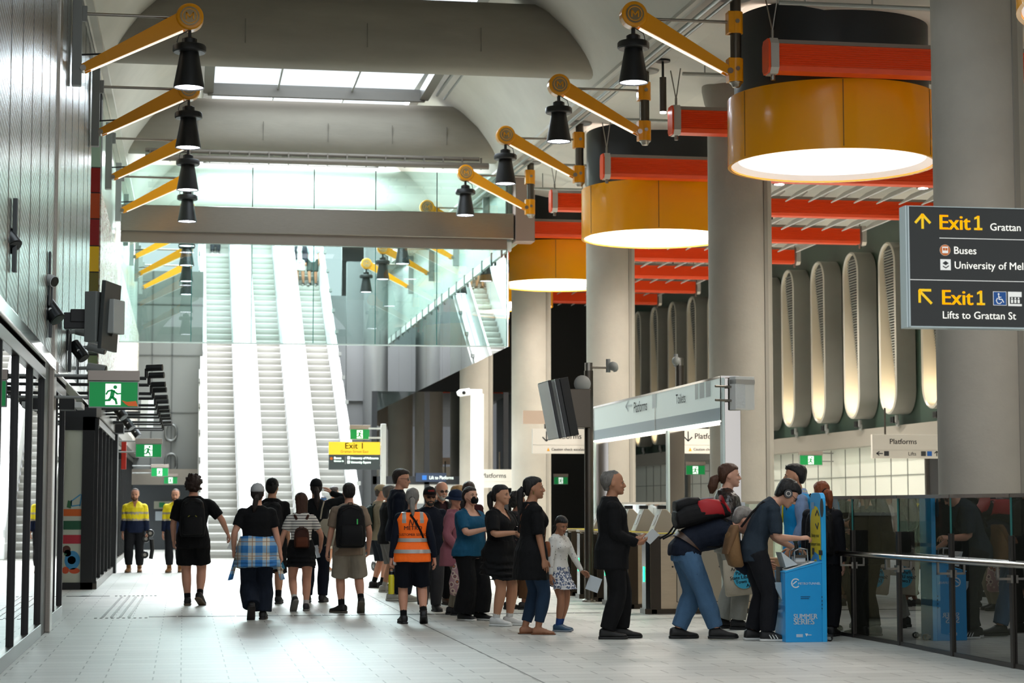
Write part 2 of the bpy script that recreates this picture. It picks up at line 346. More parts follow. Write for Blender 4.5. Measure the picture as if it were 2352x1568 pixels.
# ---- vault (barrel profile) and cross beams
PROF = [(6.95, -.02), (6.8, .1), (6.58, .45), (6.3, .85), (5.9, 1.28), (5.45, 1.62), (5.0, 1.85)]
def vault(y0, y1, side, nm, lab):
    m_ = MB(); rings = []
    for i in range(7):
        y = y0+(y1-y0)*i/6; zc = ceil_z(y); pr = [((x if side > 0 else 5.5-x), zc+z) for x, z in PROF]
        outer = [((x+.15 if side > 0 else 5.5-x-.15), zc+z+.2) for x, z in PROF[::-1]]
        rings.append([(x, y, z) for x, z in pr+outer])
    m_.loft(rings); return struct(nm, m_, concl, lab, 50)
for k, (a, b) in enumerate(((9, 33), (33, 43.5), (43.5, 54))):
    vault(a, b, 1, 'ceiling_vault_right_%d' % (k+1), 'pale concrete vault side over the right edge of the hall, bay %s' % ORD[k])
    vault(a, b, -1, 'ceiling_vault_left_%d' % (k+1), 'pale concrete vault side over the left wall, bay %s' % ORD[k])
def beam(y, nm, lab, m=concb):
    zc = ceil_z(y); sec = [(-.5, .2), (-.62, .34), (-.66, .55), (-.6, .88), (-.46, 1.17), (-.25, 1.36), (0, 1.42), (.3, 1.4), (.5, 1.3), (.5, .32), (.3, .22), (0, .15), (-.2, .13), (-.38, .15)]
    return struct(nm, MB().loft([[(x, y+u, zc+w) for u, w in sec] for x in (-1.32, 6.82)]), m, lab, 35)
beam(22.4, 'beam_1', 'concrete cross beam above the camera side')
beam(33.0, 'beam_2', 'dark rounded concrete cross beam nearest under the roof')
beam(43.5, 'beam_3', 'rounded concrete cross beam above the steel downstand')
beam(54.2, 'beam_4', 'brightly lit concrete cross beam at the escalator shaft', concl)  # paler concrete than the other beams puts the bright light into its colour
jb = MB()
for y, xs in ((33, (.9, 2.9, 4.8)), (43.5, (.2, 1.6, 3.0, 4.4, 5.6))):
    for x in xs: jb.box((x, y-.652, ceil_z(y)+.62), (.014, .02, .4))
struct('trim_9', jb, mat('joint_conc', '#716c62', .8), 'faint joint lines on the concrete beams')
for n, (a, b) in enumerate(((12, 21.6), (33.7, 42.8), (44.3, 53.4))):
    t = thing('window_%d' % (5+n), 'roof skylight in the vault, %s bay from the camera' % ORD[n], 'skylight', (0, a, 0), kind='structure')
    L = b-a; z0 = ceil_z(a)+1.8; z1 = ceil_z(b)+1.52
    fm = MB()
    for x in (.42, 5.08): fm.loft([[(x-.1, y, z-.12), (x+.1, y, z-.12), (x+.1, y, z+.1), (x-.1, y, z+.1)] for y, z in ((0, z0), (L, z1))])
    fm.span((.4, L-.12, z1-.16), (5.1, L, z1+.1)).span((.4, 0, z0-.12), (5.1, .12, z0+.1))
    fm.build('skylight_frame', mat('frame_grey', '#6c6862', .5), t)
    MB().loft([[(.5, y, z+.02), (5, y, z+.02), (5, y, z+.04), (.5, y, z+.04)] for y, z in ((.1, z0), (L-.1, z1))]).build('pane', glass('sky_glass', '#f4f8fa', base=.02, ior=1.06), t)
    for x in (1.9, 3.5): MB().loft([[(x-.02, y, z), (x+.02, y, z), (x+.02, y, z+.06), (x-.02, y, z+.06)] for y, z in ((.1, z0), (L-.1, z1))]).build('glazing_bar', greyp, t)
for s_ in (1, -1):
    for dx, r_, w_ in ((0, .035, 'upper'), (.16, .025, 'lower')):
        X = (5.35+dx) if s_ > 0 else .15-dx
        MB().tube([(X, 34, ceil_z(34)+1.5-.5*dx), (X, 42.6, ceil_z(42.6)+1.5-.5*dx)], r_, 8).build('conduit', greyp, None, 60, label='grey conduit beside the %s skylight edge, %s one' % ('right' if s_ > 0 else 'left', w_), cat='conduit', group='conduits beside the skylight')
struct('ceiling_bay', MB().loft([[(.4, y, ceil_z(y)+1.8), (5.1, y, ceil_z(y)+1.8), (5.1, y, ceil_z(y)+2), (.4, y, ceil_z(y)+2)] for y in (21.4, 33.4)]), concl, 'closed concrete crown of the second vault bay')
pp = MB().tube([(-.12, 34, ceil_z(34)+1.25), (-.12, 42.6, ceil_z(42.6)+1.25)], .022, 8)
pp.build('red_pipe', mat('red_pipe', '#a0242a', .4), None, 60, label='thin red pipe beside the left skylight edge', cat='pipe')
for k, y in enumerate((43.5, 33.0)):
    p_ = MB(); z = ceil_z(y)
    if k == 0:
        p_.tube([(-.9, y-.78, z+.1), (6.3, y-.78, z+.1)], .05, 8).tube([(-.9, y-.85, z-.06), (6.5, y-.85, z-.06)], .07, 8)
        for i in range(18): p_.box((-.8+.42*i, y-.8, z+.0), (.03, .1, .25))
        p_.build('pipe_tray', mat('pipe_grey', '#7a736a', .5, .3), None, 60, label='grey pipes and clips under the third concrete beam', cat='pipe')
# ---- flat ceilings
struct('ceiling', MB().loft([[(6.85, y, ceil_z(y)), (7.6, y, ceil_z(y)-.02), (8.4, y, ceil_z(y)-.25), (18.2, y, ceil_z(y)-.25), (18.2, y, ceil_z(y)+.3), (6.85, y, ceil_z(y)+.3)] for y in (-12, 82)]), concl, 'pale concrete ceiling over the ticket gates')
struct('ceiling_left', MB().loft([[(-6, y, ceil_z(y)), (-1.32, y, ceil_z(y)), (-1.32, y, ceil_z(y)+.3), (-6, y, ceil_z(y)+.3)] for y in (-12, 54)]), concl, 'concrete strip over the left wall')
struct('ceiling_behind', MB().span((-6, -12, 8.2), (7, 9.2, 8.5)), concl, 'concrete ceiling behind the camera')
# ---- right wall with green band, white panels, ledge and doors
XR = 18.0
struct('wall_right', MB().span((XR, 9, 3.45), (XR+.3, 82, 11)), greenw, 'dark green wall behind the oval light wells')
wp = MB().span((XR+.02, 9, 0), (XR+.3, 82, 3.0))
struct('wall_right_lower', wp, panelw, 'white glass panels along the right wall')
struct('trim_10', MB().span((XR-.25, 9, 3.0), (XR+.1, 82, 3.45)), mat('ledge_beige', '#8f8a80', .5), 'beige ledge below the green wall')
gj = MB()
for i in range(40): y = 30+1.2*i; gj.span((XR, y, .1), (XR+.03, y+.025, 2.98))
gj.span((XR, 9, 2.2), (XR+.03, 82, 2.22))
struct('trim_11', gj, mat('joint_grey', '#7c7f78', .6), 'grey joints between the white wall panels')
for n, (y, w) in enumerate(((44.5, 2.0), (62, 2.6), (70, 2.2))):
    t = thing('door_%d' % (n+1), 'dark lift doorway in the white right wall, %s from the camera' % ORD[n], 'door', (XR, y, 0), kind='structure')
    MB().span((-.08, -.1, 0), (.02, 0, 2.75)).span((-.08, w, 0), (.02, w+.1, 2.75)).span((-.08, -.1, 2.65), (.02, w+.1, 2.8)).build('door_frame', steel, t)
    MB().span((-.01, 0, 0), (.02, w*.45, 2.65)).build('door_leaf', mat('door_grey', '#6d6f6c', .4, .4), t); MB().span((-.012, w*.45, 0), (.02, w, 2.65)).build('opening', black, t)  # solid black sheet stands in for the darkness of the open doorway
struct('wall_back_hall', MB().span((6.2, 80, 0), (18.3, 80.3, 12)), mat('black_wall', '#0b0d0c', .7), 'black end wall of the gate hall')
struct('wall_back_exit', MB().span((-2, 92, 9), (8, 92.3, 10)), white, 'white upper landing edge')
# ================================================================ escalators
stepm = mat('step_metal', '#7a7871', .45, .2); deckm = mat('deck_white', '#f0f1f0', .35)
EY, ET, SL = 55.0, 78.0, math.tan(R(30))
def escalator(x0, x1, label):
    t = thing('escalator', label, 'escalator', (x0, EY, 0), group='escalators to the street'); w = x1-x0
    n = 56; me = None
    sm = MB().loft([[(0, a, b), (w, a, b), (w, c, d), (0, c, d)] for a, b, c, d in ((0, 0, .02, .0),)], False)
    sm = MB(); sm.loft([[(x, 0, -.1), (x, -.005, 0), (x, .01, .1), (x, .035, .19), (x, .06, .225), (x, .42, .231), (x, .42, -.1)] for x in (0, w)])
    me = sm.mesh('step'); me.materials.append(stepm)
    for i in range(n):
        o = bpy.data.objects.new('step', me); COL.objects.link(o); o.parent = t; o.location = (0, .4*i, .231*i-.0)
    Lr = .4*n; Hh = .231*n; u = V((0, cos(R(30)), sin(R(30)))); nn = V((0, -sin(R(30)), cos(R(30))))
    def slab(xa, xb, h0, h1, nm, m):
        a = V((0, -.2, 0)); L = Lr/cos(R(30))
        return MB().loft([[V((x, 0, 0))+a+u*s_+nn*h for x, h in ((xa, h0), (xb, h0), (xb, h1), (xa, h1))] for s_ in (0, L)]).build(nm, m, t, bevel=.01)
    for sd in (-1, 1):
        e = 0 if sd < 0 else w
        f = lambda a: e+sd*a
        slab(f(.02), f(.18 if (sd < 0 and x0 < 1) or (sd > 0 and x0 > 3) else .34), -.1, .32, 'deck', deckm)
        slab(f(.02), f(.05), .3, 1.0, 'balustrade_panel', deckm)
        hr = MB(); pts = [V((f(.04), -.5, .95)), V((f(.04), -.65, .8)), V((f(.04), -.55, .6))][::-1]+[V((f(.04), -.35, 1.0))]+[V((f(.04), -.2, 0))+u*s_+nn*1.02 for s_ in (.6, Lr/cos(R(30)))]
        hr.tube(pts, .045, 8); hr.build('handrail', mat('handrail_pale', '#d8dadb', .3), t, 60)
        MB().span((min(f(.0), f(.3)), -.75, 0), (max(f(.0), f(.3)), .3, .45)).build('newel_base', deckm, t, bevel=.03)
    MB().span((0, -1.2, 0), (w, 0, .012)).build('landing_plate', stepm, t)
    return t
escalator(.66, 1.52, 'leftmost escalator, rising from floor to the street')
escalator(2.24, 3.10, 'middle escalator between white balustrade decks')
escalator(3.80, 4.66, 'rightmost escalator, two riders near its top')
fill = MB()
for a, b in ((1.86, 1.90), (3.44, 3.46), (4.84, 5.0)):
    fill.loft([[(a, EY+y, z-.6), (b, EY+y, z-.6), (b, EY+y, z+.3), (a, EY+y, z+.3)] for y, z in ((0, 0), (22.4, 12.94))])
for X_, nm in ((5.0, 'right'), (.44, 'left')): struct('wall_truss_'+nm, MB().prism([(EY-.2, 0), (EY+22.4, 0), (EY+22.4, 12.8), (EY-.2, .1)], X_, X_+.04, 'X'), mat('truss_panel', '#c9cbc9', .4), 'pale cladding under the %s side of the escalators' % nm)
struct('trim_12', fill, deckm, 'white sloping decks between the escalators')
bk = MB()
for i in range(12):
    y = 1.5*i+1.5; z = y*SL
    bk.box((5.02, EY+y, z+.35), (.1, .3, .12)).box((.46, EY+y, z+.2), (.06, .3, .12))
struct('trim_13', bk, greyp, 'small brackets along the outer escalator decks')
struct('wall_landing', MB().span((-1.6, 77.5, 12.6), (8, 80, 12.9)), white, 'upper street landing')
# ================================================================ steel downstand and smoke curtain glass
DY = 44.5
struct('trim_14', MB().span((-1.45, DY-.15, 7.47), (7.35, DY+.25, 8.06)), steel, 'long brushed steel downstand across the hall', bevel=.02)
struct('trim_15', MB().span((-1.45, DY-.05, 7.24), (7.2, DY+.1, 7.47)), mat('clamp_strip', '#8d8379', .35, .8), 'steel clamp strip holding the smoke curtain glass')
struct('trim_16', MB().span((7.37, DY-.2, 7.42), (7.82, DY+.3, 9.0)), mat('pink_steel', '#a08d84', .4, .6), 'boxed steel post at the right end of the downstand', bevel=.015)
cg = thing('smoke_curtain', 'clear hanging glass smoke curtain under the steel downstand', 'smoke curtain', (0, DY, 0))
xs = [-1.45]+[at_y(px, 650, DY).x for px in (440, 578, 720, 862, 1003)]+[7.2]
for a, b in zip(xs, xs[1:]): MB().span((a+.008, -.012, 5.03), (b-.008, .012, 7.35)).build('pane', smoke, cg)
for a in xs[1:]: MB().span((a-.008, -.013, 5.03), (a+.008, .013, 7.35)).build('pane_joint', edgeg, cg)
MB().span((-1.45, -.014, 5.01), (7.2, .014, 5.04)).build('bottom_edge', mat('edge_bright', '#dff0ec', .2), cg)
cu = thing('upper_curtain', 'row of clear glass panes above the steel downstand', 'glass screen', (0, DY, 0))
for a, b in zip(xs, xs[1:]): MB().span((a+.008, -.012, 8.06), (b-.008, .012, 8.98)).build('pane', smoke, cu)
for a in xs[1:]: MB().span((a-.01, -.015, 8.06), (a+.01, .015, 8.98)).build('pane_joint', mat('joint_black', '#3a3f3e', .4), cu)
# side curtain, receding along the escalators: mirror-like
sg = thing('side_curtain', 'reflective glass side curtain running back beside the escalators', 'smoke curtain', (7.25, DY, 0))
for i in range(8): MB().span((-.012, 3.9*i+.01, 5.03), (.012, 3.9*(i+1)-.01, 7.3)).build('pane', refg, sg)
MB().span((-.05, 0, 7.22), (.06, 31.3, 7.42)).build('top_channel', white, sg)
for i in range(20): MB().box((-.06, .7+1.55*i, 7.3), (.04, .12, .3)).build('clamp', greyp, sg)
struct('wall_shaft_side', MB().span((7.22, DY+.3, 7.42), (7.5, 76, 10.5)), pale, 'pale glass wall above the side curtain')
# dark lift shaft beyond the columns
ls = thing('lift_shaft', 'dark glazed lift shaft with pipework behind the crowd', 'lift shaft', (5.6, 62, 0))
MB().span((1.0, .9, 0), (4.6, 3.0, 5.0)).build('core', mat('lift_core', '#1d1718', .6), ls)
MB().span((.25, 0, 2.35), (4.6, .04, 5.0)).build('glazing', darkg, ls)
for x in (.25, 1.9, 4.4): MB().span((x-.08, -.05, 0), (x+.08, .1, 5.0)).build('mullion', mat('lift_frame', '#1b1e22', .4), ls)
MB().span((.2, -.05, 2.1), (4.6, .1, 2.35)).build('transom', mat('lift_frame', '#1b1e22', .4), ls)
for zz in (3.2, 4.3): MB().cyl((1.0, .5, zz), (4.3, .5, zz), .06, n=8).build('duct', mat('duct_grey', '#6d6863', .4, .6), ls, 60)
for xa in (1.2, 2.3, 3.2): MB().tube([(xa, .4, 2.7), (xa+.3, .4, 2.6), (xa+.6, .4, 2.75), (xa+.75, .4, 3.3)], .05, 8).build('hose', mat('duct_grey', '#6d6863', .4, .6), ls, 60)
MB().span((1.2, .45, 3.0), (3.9, .8, 4.0)).build('rusty_panel', mat('rust', '#5d2f1b', .7, var=.3, vs=3), ls)
for x, z in ((1.9, 4.2), (1.3, 3.75), (.9, 3.4), (2.6, 3.0), (1.5, 3.6)): MB().ell((x, .3, z), (.05, .04, .05)).build('work_lamp', mat('work_lamp', '#ffd9a8', .5, emit=3.), ls, 180)
MB().box((.9, .3, 2.95), (.75, .05, .09)).build('lamp_tube', mat('work_lamp', '#ffd9a8', .5, emit=3.), ls)
MB().span((.35, -.02, 0), (4.4, .05, 2.1)).build('door_panels', mat('lift_panel', '#b7b6b0', .4), ls)
for x in (1.2, 2.2): MB().span((x, -.04, 0), (x+.8, .0, 1.5)).build('door', mat('lift_door', '#7d8286', .3, .6), ls)
sgn = thing('lift_sign', 'blue sign over the lift doors behind the bearded man', 'sign', (5.6, 61.9, 0))
p = at_y(955, 1106, 61.9); q = at_y(1025, 1086, 61.9)
MB().span((p.x-5.6, 0, p.z), (q.x-5.6, .04, q.z)).build('plate', mat('lift_blue', '#23324a', .4), sgn)
text('Lift to Platforms', .15, (p.x-5.6+.42, 0, p.z+.08), (1, 0, 0), (0, 0, 1), exitw, sgn, sx=.78)
flat([rect(.2, .06, .34, .2)], (p.x-5.6, 0, p.z), (1, 0, 0), (0, 0, 1), mat('sign_blue', '#1f5fa8', .4, emit=.3), sgn, 'lift_symbol')
# ================================================================ columns
XC = 8.9
for k, y in enumerate((21.3, 31.2, 41.2, 51.0, 60.9)):
    h = ceil_z(y)-.2
    m_ = MB().lathe([(.515, 0), (.515, h-.4), (.56, h-.3), (.6, h-.1), (.6, h)], (XC, y, 0), 48)
    o = struct('column', m_, conc, 'round concrete column, %s in the row from the camera' % ORD[k], 40, 'column'); o['group'] = 'concrete columns of the gate hall'
    a = math.atan2(-y, -XC)+.92
    MB().box((XC+.515*cos(a), y+.515*sin(a), h/2), (.03, .09, h-.8), a).build('column_joint', mat('joint_conc2', '#8a857c', .8), o)
# ================================================================ drum pendants
RD = 1.45
def drum(px, py, y, k):
    z0 = at_x(px, py, XC).z if y is None else py
    y = at_x(px, 700, XC).y if y is None else y
    t = thing('drum_pendant', 'large yellow drum light around a roof shaft, %s in the row from the camera' % ORD[k], 'drum light', (XC, y, z0), group='yellow drum lights')
    top = ceil_z(y)-z0-.22
    MB().lathe([(RD, 0), (RD, .92), (RD-.05, .92), (RD-.05, 0)], n=64, close=True).build('shade', drumy, t, 40)
    MB().lathe([(RD, -.02), (RD, .0), (RD-.045, .0), (RD-.045, -.015)], n=64, close=True).build('rim', drumy, t, 40)
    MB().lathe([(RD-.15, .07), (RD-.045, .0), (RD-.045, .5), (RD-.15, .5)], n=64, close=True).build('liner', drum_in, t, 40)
    MB().lathe([(RD-.06, .48), (RD-.06, .52), (.001, .52), (.001, .48)], n=64).build('diffuser', drum_lt, t, 40)
    MB().lathe([(RD-.1, .9), (RD-.1, top+.1), (RD-.14, top+.1), (RD-.14, .9)], n=64, close=True).build('shaft_collar', mat('shaft_black', '#1a1d20', .35), t, 40)
    for a in (.3, 1.35, 2.4, 3.45, 4.5, 5.55): MB().box(((RD+.001)*cos(a), (RD+.001)*sin(a), .46), (.004, .012, .9), a).build('seam', mat('drum_seam', '#7a4e08', .5), t)
    l = bpy.data.lights.new('drum_lamp', 'AREA'); l.shape = 'DISK'; l.size = 2.4; l.energy = 14 if k < 2 else 170; l.color = (1, .93, .84)
    lo = bpy.data.objects.new('drum_lamp', l); COL.objects.link(lo); lo.parent = t; lo.location = (0, 0, .44)
    return t
for k, (y, z) in enumerate(((16.6, 5.99), (26.5, 6.18), (36.95, 6.54), (47.3, 6.78), (55.8, 7.1))): drum(0, z, y, k)
# ================================================================ orange fins
def fin(y, z, k, x0=7.43, x1=16.1):
    t = thing('ceiling_fin', 'ribbed orange ceiling fin, %s from the camera' % ORD[k], 'ceiling fin', (x0, y, z), group='orange ceiling fins')
    h = .41
    prof = [(-.13, 0), (-.15, .06), (-.15, h-.06), (-.1, h), (.1, h), (.15, h-.06), (.15, .06), (.13, 0)]
    rb = [(-.13, 0), (-.15, .06)]
    for i in range(9): zz = .07+i*(h-.14)/9; rb += [(-.15, zz), (-.135, zz+.01), (-.135, zz+.02), (-.15, zz+.03)]
    rb += [(-.15, h-.06), (-.1, h), (.1, h), (.15, h-.06), (.15, .06), (.13, 0)]
    MB().prism(rb, .16, x1-x0-.14, 'X').build('body', orng, t)
    MB().prism([(u, w+.0) for u, w in ((-.15, h-.05), (-.1, h+.012), (.1, h+.012), (.15, h-.05))], .16, x1-x0-.14, 'X').build('top_cap', mat('fin_top', '#8e8079', .5), t)
    for e in (0, x1-x0-.14):
        MB().prism([(-.16, .04), (-.1, -.03), (.1, -.03), (.16, .04), (.16, h-.05), (.1, h+.03), (-.1, h+.03), (-.16, h-.05)], e+.05, e+.16, 'X').build('end_cap', mat('fin_cap', '#b5b0aa', .4, .4), t)
    MB().prism([(-.15, .04), (-.1, -.02), (.1, -.02), (.15, .04), (.15, h-.05), (.1, h+.02), (-.1, h+.02), (-.15, h-.05)], 0.02, .05, 'X').build('end_plate', orng, t)
    for e in (.12, x1-x0-.1):
        dz = ceil_z(y)-z-.2
        MB().tube([(e, 0, h), (e, 0, h+.16)], .02, 8).tube([(e, 0, h+.14), (e-.06, .1, dz)], .01, 6).tube([(e, 0, h+.14), (e+.05, -.1, dz)], .01, 6).build('hanger', steel, t, 60)
        MB().cyl((e, 0, -.1), (e, 0, 0), .03, n=10).build('end_bolt', steel, t, 60)
    return t
for k in range(9): fin(24.82+5.2*k, 7.08+.155*k, k)
# white louvre blades between the fins, over the inner hall
lv = MB()
for k in range(9):
    y0 = 25.1+5.2*k; zz = 7.5+.155*k
    for i in range(12):
        x = 10.4+.5*i
        lv.loft([[(x, y0+a, zz-.0), (x+.28, y0+a, zz+.22), (x+.29, y0+a, zz+.2), (x+.012, y0+a, zz-.02)] for a in (.2, 4.5)])
lv.build('louvre_blades', mat('louvre_white', '#c9cac8', .5), None, label='white tilted ceiling louvres between the orange fins', cat='ceiling louvre', kind='stuff')
# ================================================================ arm lamps
def lamp_parts(t, X, Z, d):
    # bell lamp hanging at X,Z in thing space
    b = MB().tube([(X, -.03, Z), (X, -.03, Z-.16)], .022, 8).tube([(X, .03, Z), (X, .03, Z-.16)], .022, 8); b.build('hanger', black, t, 60)
    MB().lathe([(.06, -.46), (.095, -.44), (.095, -.16), (.0601, -.14)], (X, 0, Z), 28).build('lamp_neck', black, t, 40)
    MB().lathe([(.12, -.34), (.2, -.34), (.215, -.325), (.215, -.26), (.2, -.24), (.12, -.24)], (X, 0, Z), 32, close=True).build('lamp_ring', black, t, 40)
    MB().lathe([(.12, -.34), (.195, -.76), (.2, -.8), (.185, -.8), (.1, -.4)], (X, 0, Z), 32, close=True).build('lamp_shade', black, t, 40)
    MB().lathe([(.186, -.785), (.186, -.775), (.001, -.775), (.001, -.785)], (X, 0, Z), 28).build('led_face', led, t, 40)
    for q in range(18):
        a = q*2.4; r_ = .036*math.sqrt(q+.5); MB().ell((X+r_*cos(a), r_*sin(a), Z-.79), (.016, .016, .012), n=6, k=4).build('lens', mat('led_lens', '#c7ccd4', .2, emit=3.), t, 180) if q < 12 else None
    MB().tube([(X+.02*d, .0, Z-.05), (X+.14*d, 0, Z-.12), (X+.16*d, 0, Z-.2), (X+.1*d, 0, Z-.3)], .007, 6).build('cable', black, t, 60)
def arm(t, xa, za, xb, zb):
    # tapering yellow arm from foot (xa,za) to head (xb,zb), two flat webs with a lit slot
    a = V((xa, 0, za)); b = V((xb, 0, zb)); u = (b-a).normalized(); n = V((-u.z, 0, u.x)); n = n if n.z > 0 else -n
    def side(w0, w1, y0, y1): return [[a+n*w0+V((0, y0, 0)), a+n*w0+V((0, y1, 0)), a-n*w0+V((0, y1, 0)), a-n*w0+V((0, y0, 0))], [b+n*w1+V((0, y0, 0)), b+n*w1+V((0, y1, 0)), b-n*w1+V((0, y1, 0)), b-n*w1+V((0, y0, 0))]]
    m_ = MB().loft(side(.055, .12, -.075, -.05)).loft(side(.055, .12, .05, .075)).loft(side(.03, .09, -.05, .05))
    m_.lathe([(.001, -.1), (.155, -.1), (.175, -.085), (.175, .085), (.155, .1), (.001, .1)], b, 32, Matrix.Rotation(pi/2, 3, 'X'))
    m_.build('arm', yell, t, 40, .004)
    lo = MB().loft([[a+u*.08-n*.045+V((0, y, 0)) for y in (-.045, .045)]+[a+u*.08-n*.062+V((0, y, 0)) for y in (.045, -.045)], [b-u*.16-n*.1+V((0, y, 0)) for y in (-.045, .045)]+[b-u*.16-n*.122+V((0, y, 0)) for y in (.045, -.045)]])
    lo.build('light_strip', mat('strip_pale', '#f3ead6', .3, emit=.5), t)
    MB().lathe([(.001, .1), (.125, .1), (.125, .112), (.001, .112)], b, 28, Matrix.Rotation(pi/2, 3, 'X')).build('medallion', mat('medallion', '#b09a78', .25, .9), t, 40)
    MB().lathe([(.09, .112), (.1, .112), (.1, .117), (.09, .117)], b, 28, Matrix.Rotation(pi/2, 3, 'X'), close=True).build('medallion_ring', yell, t, 40)
    flat([stroke((-.045, -.045), (-.045, .045), .016), stroke((-.045, .045), (0, -.02), .016), stroke((0, -.02), (.045, .045), .016), stroke((.045, .045), (.045, -.045), .016)], b+V((0, -.118, 0)), (1, 0, 0), (0, 0, 1), yell, t, 'medallion_mark')
    MB().cyl(a+V((0, -.09, 0)), a+V((0, .09, 0)), .04, n=14).build('pivot_bolt', steel, t, 60)
LY = [25.7+5.4*i for i in range(8)]
for k, y in enumerate(LY[:4]):
    p = at_x(1692-0, 165, 7.3); zc = ceil_z(y); zl = 7.27+.034*(y-25.7)
    t = thing('arm_lamp', 'black bell lamp on yellow arm from a ceiling pole, %s from the camera' % ORD[k], 'lamp', (7.3, y, 0), group='yellow arm lamps')
    MB().cyl((0, 0, zl-.1), (0, 0, zc-.02), .075, n=20).build('pole', steel2, t, 60)
    MB().lathe([(.001, zc-.05), (.22, zc-.05), (.24, zc-.02), (.24, zc)], n=28).build('ceiling_flange', greyp, t, 40)
    for a_, b_ in ((zl-.14, zl+.18), (zl+.52, zl+.82)): MB().cyl((0, 0, a_), (0, 0, b_), .098, n=20).box((-.06, 0, (a_+b_)/2), (.12, .17, b_-a_)).build('clamp', yell, t, 40, .006)
    MB().lathe([(.001, zl-.22), (.05, zl-.21), (.07, zl-.17), (.095, zl-.15), (.095, zl-.14)], n=20).build('end_cap', steel, t, 40)
    for zz in (zl+.03, zl+.68): MB().cyl((.0, -.11, zz), (.0, -.09, zz), .03, n=10).build('bolt', steel, t, 60)
    arm(t, -.1, zl+.0, -1.42, zl+.72)
    MB().cyl((-1.3, 0, zl+.68), (-.09, 0, zl+.68), .022, n=8).build('tie_rod', steel, t, 60)
    lamp_parts(t, -1.42, zl+.6, 1)
for k, y in enumerate(LY):
    zl = 7.0+.034*(y-25.7)
    t = thing('arm_lamp', 'black bell lamp on yellow arm from the left wall, %s from the camera' % ORD[k], 'lamp', (LX, y, 0), group='yellow arm lamps')
    MB().span((.02, -.07, zl-.22), (.14, .07, zl+1.0)).span((.14, -.03, zl+.62), (.2, .03, zl+.82)).build('wall_bracket', greyp, t, bevel=.006)
    arm(t, .16, zl, 1.5, zl+.72)
    MB().cyl((.15, 0, zl+.72), (1.4, 0, zl+.72), .022, n=8).build('tie_rod', steel, t, 60)
    MB().tube([(.14, -.02, zl+.18), (.4, -.03, zl+.2)], .012, 6).build('cable_tail', black, t, 60)
    lamp_parts(t, 1.5, zl+.6, -1)
for k, y in enumerate(LY[4:]):
    zl = 7.1+.036*(y-25.7)
    t = thing('arm_lamp', 'black bell lamp on yellow arm from the pale shaft wall, %s behind the glass' % ORD[k], 'lamp', (7.2, y, 0), group='yellow arm lamps')
    MB().span((-.14, -.07, zl-.22), (.05, .07, zl+1.0)).build('wall_bracket', greyp, t, bevel=.006)
    arm(t, -.16, zl, -1.5, zl+.72)
    MB().cyl((-1.4, 0, zl+.72), (-.1, 0, zl+.72), .022, n=8).build('tie_rod', steel, t, 60)
    lamp_parts(t, -1.5, zl+.6, 1)
# ================================================================ ceiling services on the right
galv = mat('galv', '#9a9c98', .4, .6)
for i, (x, r_) in enumerate(((7.0, .035), (7.16, .025))): MB().tube([(x, 16, ceil_z(16)-.12), (x, 60, ceil_z(60)-.12)], r_, 8).build('conduit', galv, None, 60, label='long galvanised conduit under the right ceiling edge, %s one' % ('thicker', 'thinner')[i], cat='conduit', group='ceiling conduits')
for i, y in enumerate((22.6, 24.2, 29.2, 33.6, 39.4, 43.2)):
    t = thing('conduit', 'short galvanised cross conduit under the ceiling, %s from the camera' % ORD[i], 'conduit', (7.3, y, ceil_z(y)-.42), group='ceiling conduits')
    MB().tube([(.15, 0, 0), (4.8, 0, 0)], .03, 8).build('tube', galv, t, 60)
    for x in (.5, 1.4): MB().tube([(x, 0, 0), (x, 0, .42)], .012, 6).build('hanger_rod', galv, t, 60)
for i in range(8):  # invented lamps, added between the fins as ambient fill for the right hall
    x, y = (11.6, 14.6)[i % 2], 27.4+10.4*(i//2)
    t = thing('fill_light', 'added black downlight between the orange fins, %s %s from the camera' % (ORD[i//2], ('near the drums', 'near the green wall')[i % 2]), 'fill_light', (x, y, ceil_z(y)-.92), group='added hall fill lights')
    MB().lathe([(.10, 0), (.13, 0), (.13, .3), (.10, .3)], n=20, close=True).build('barrel', black, t, 40); MB().cyl((0, 0, .3), (0, 0, .68), .02, n=8).build('stem', black, t, 60); MB().lathe([(.1, .08), (.1, .1), (.001, .1), (.001, .08)], n=18).build('lens', led, t, 40)
    l = bpy.data.lights.new('hall_fill_lamp', 'AREA'); l.shape = 'DISK'; l.size = .19; l.energy = 300; l.color = (1, .95, .86)
    lo = bpy.data.objects.new('hall_fill_lamp', l); COL.objects.link(lo); lo.parent = t; lo.location = (0, 0, .06)
for k, (px, py, y) in enumerate(((1523, 240, 30.2),)):
    p = at_y(px, py, y); t = thing('ceiling_spotlight', 'small black ceiling spotlight beside the orange fin', 'spotlight', (p.x, p.y, 0))
    MB().cyl((0, 0, ceil_z(y)-.05), (0, 0, ceil_z(y)), .12, n=16).cyl((0, 0, ceil_z(y)-.3), (0, 0, ceil_z(y)), .02, n=8).build('mount', black, t, 60)
    MB().cyl((0, 0, ceil_z(y)-.85), (0, 0, ceil_z(y)-.3), .055, n=16).build('barrel', steel2, t, 60); MB().cyl((0, 0, ceil_z(y)-.87), (0, 0, ceil_z(y)-.85), .05, n=14).build('lens', led, t)
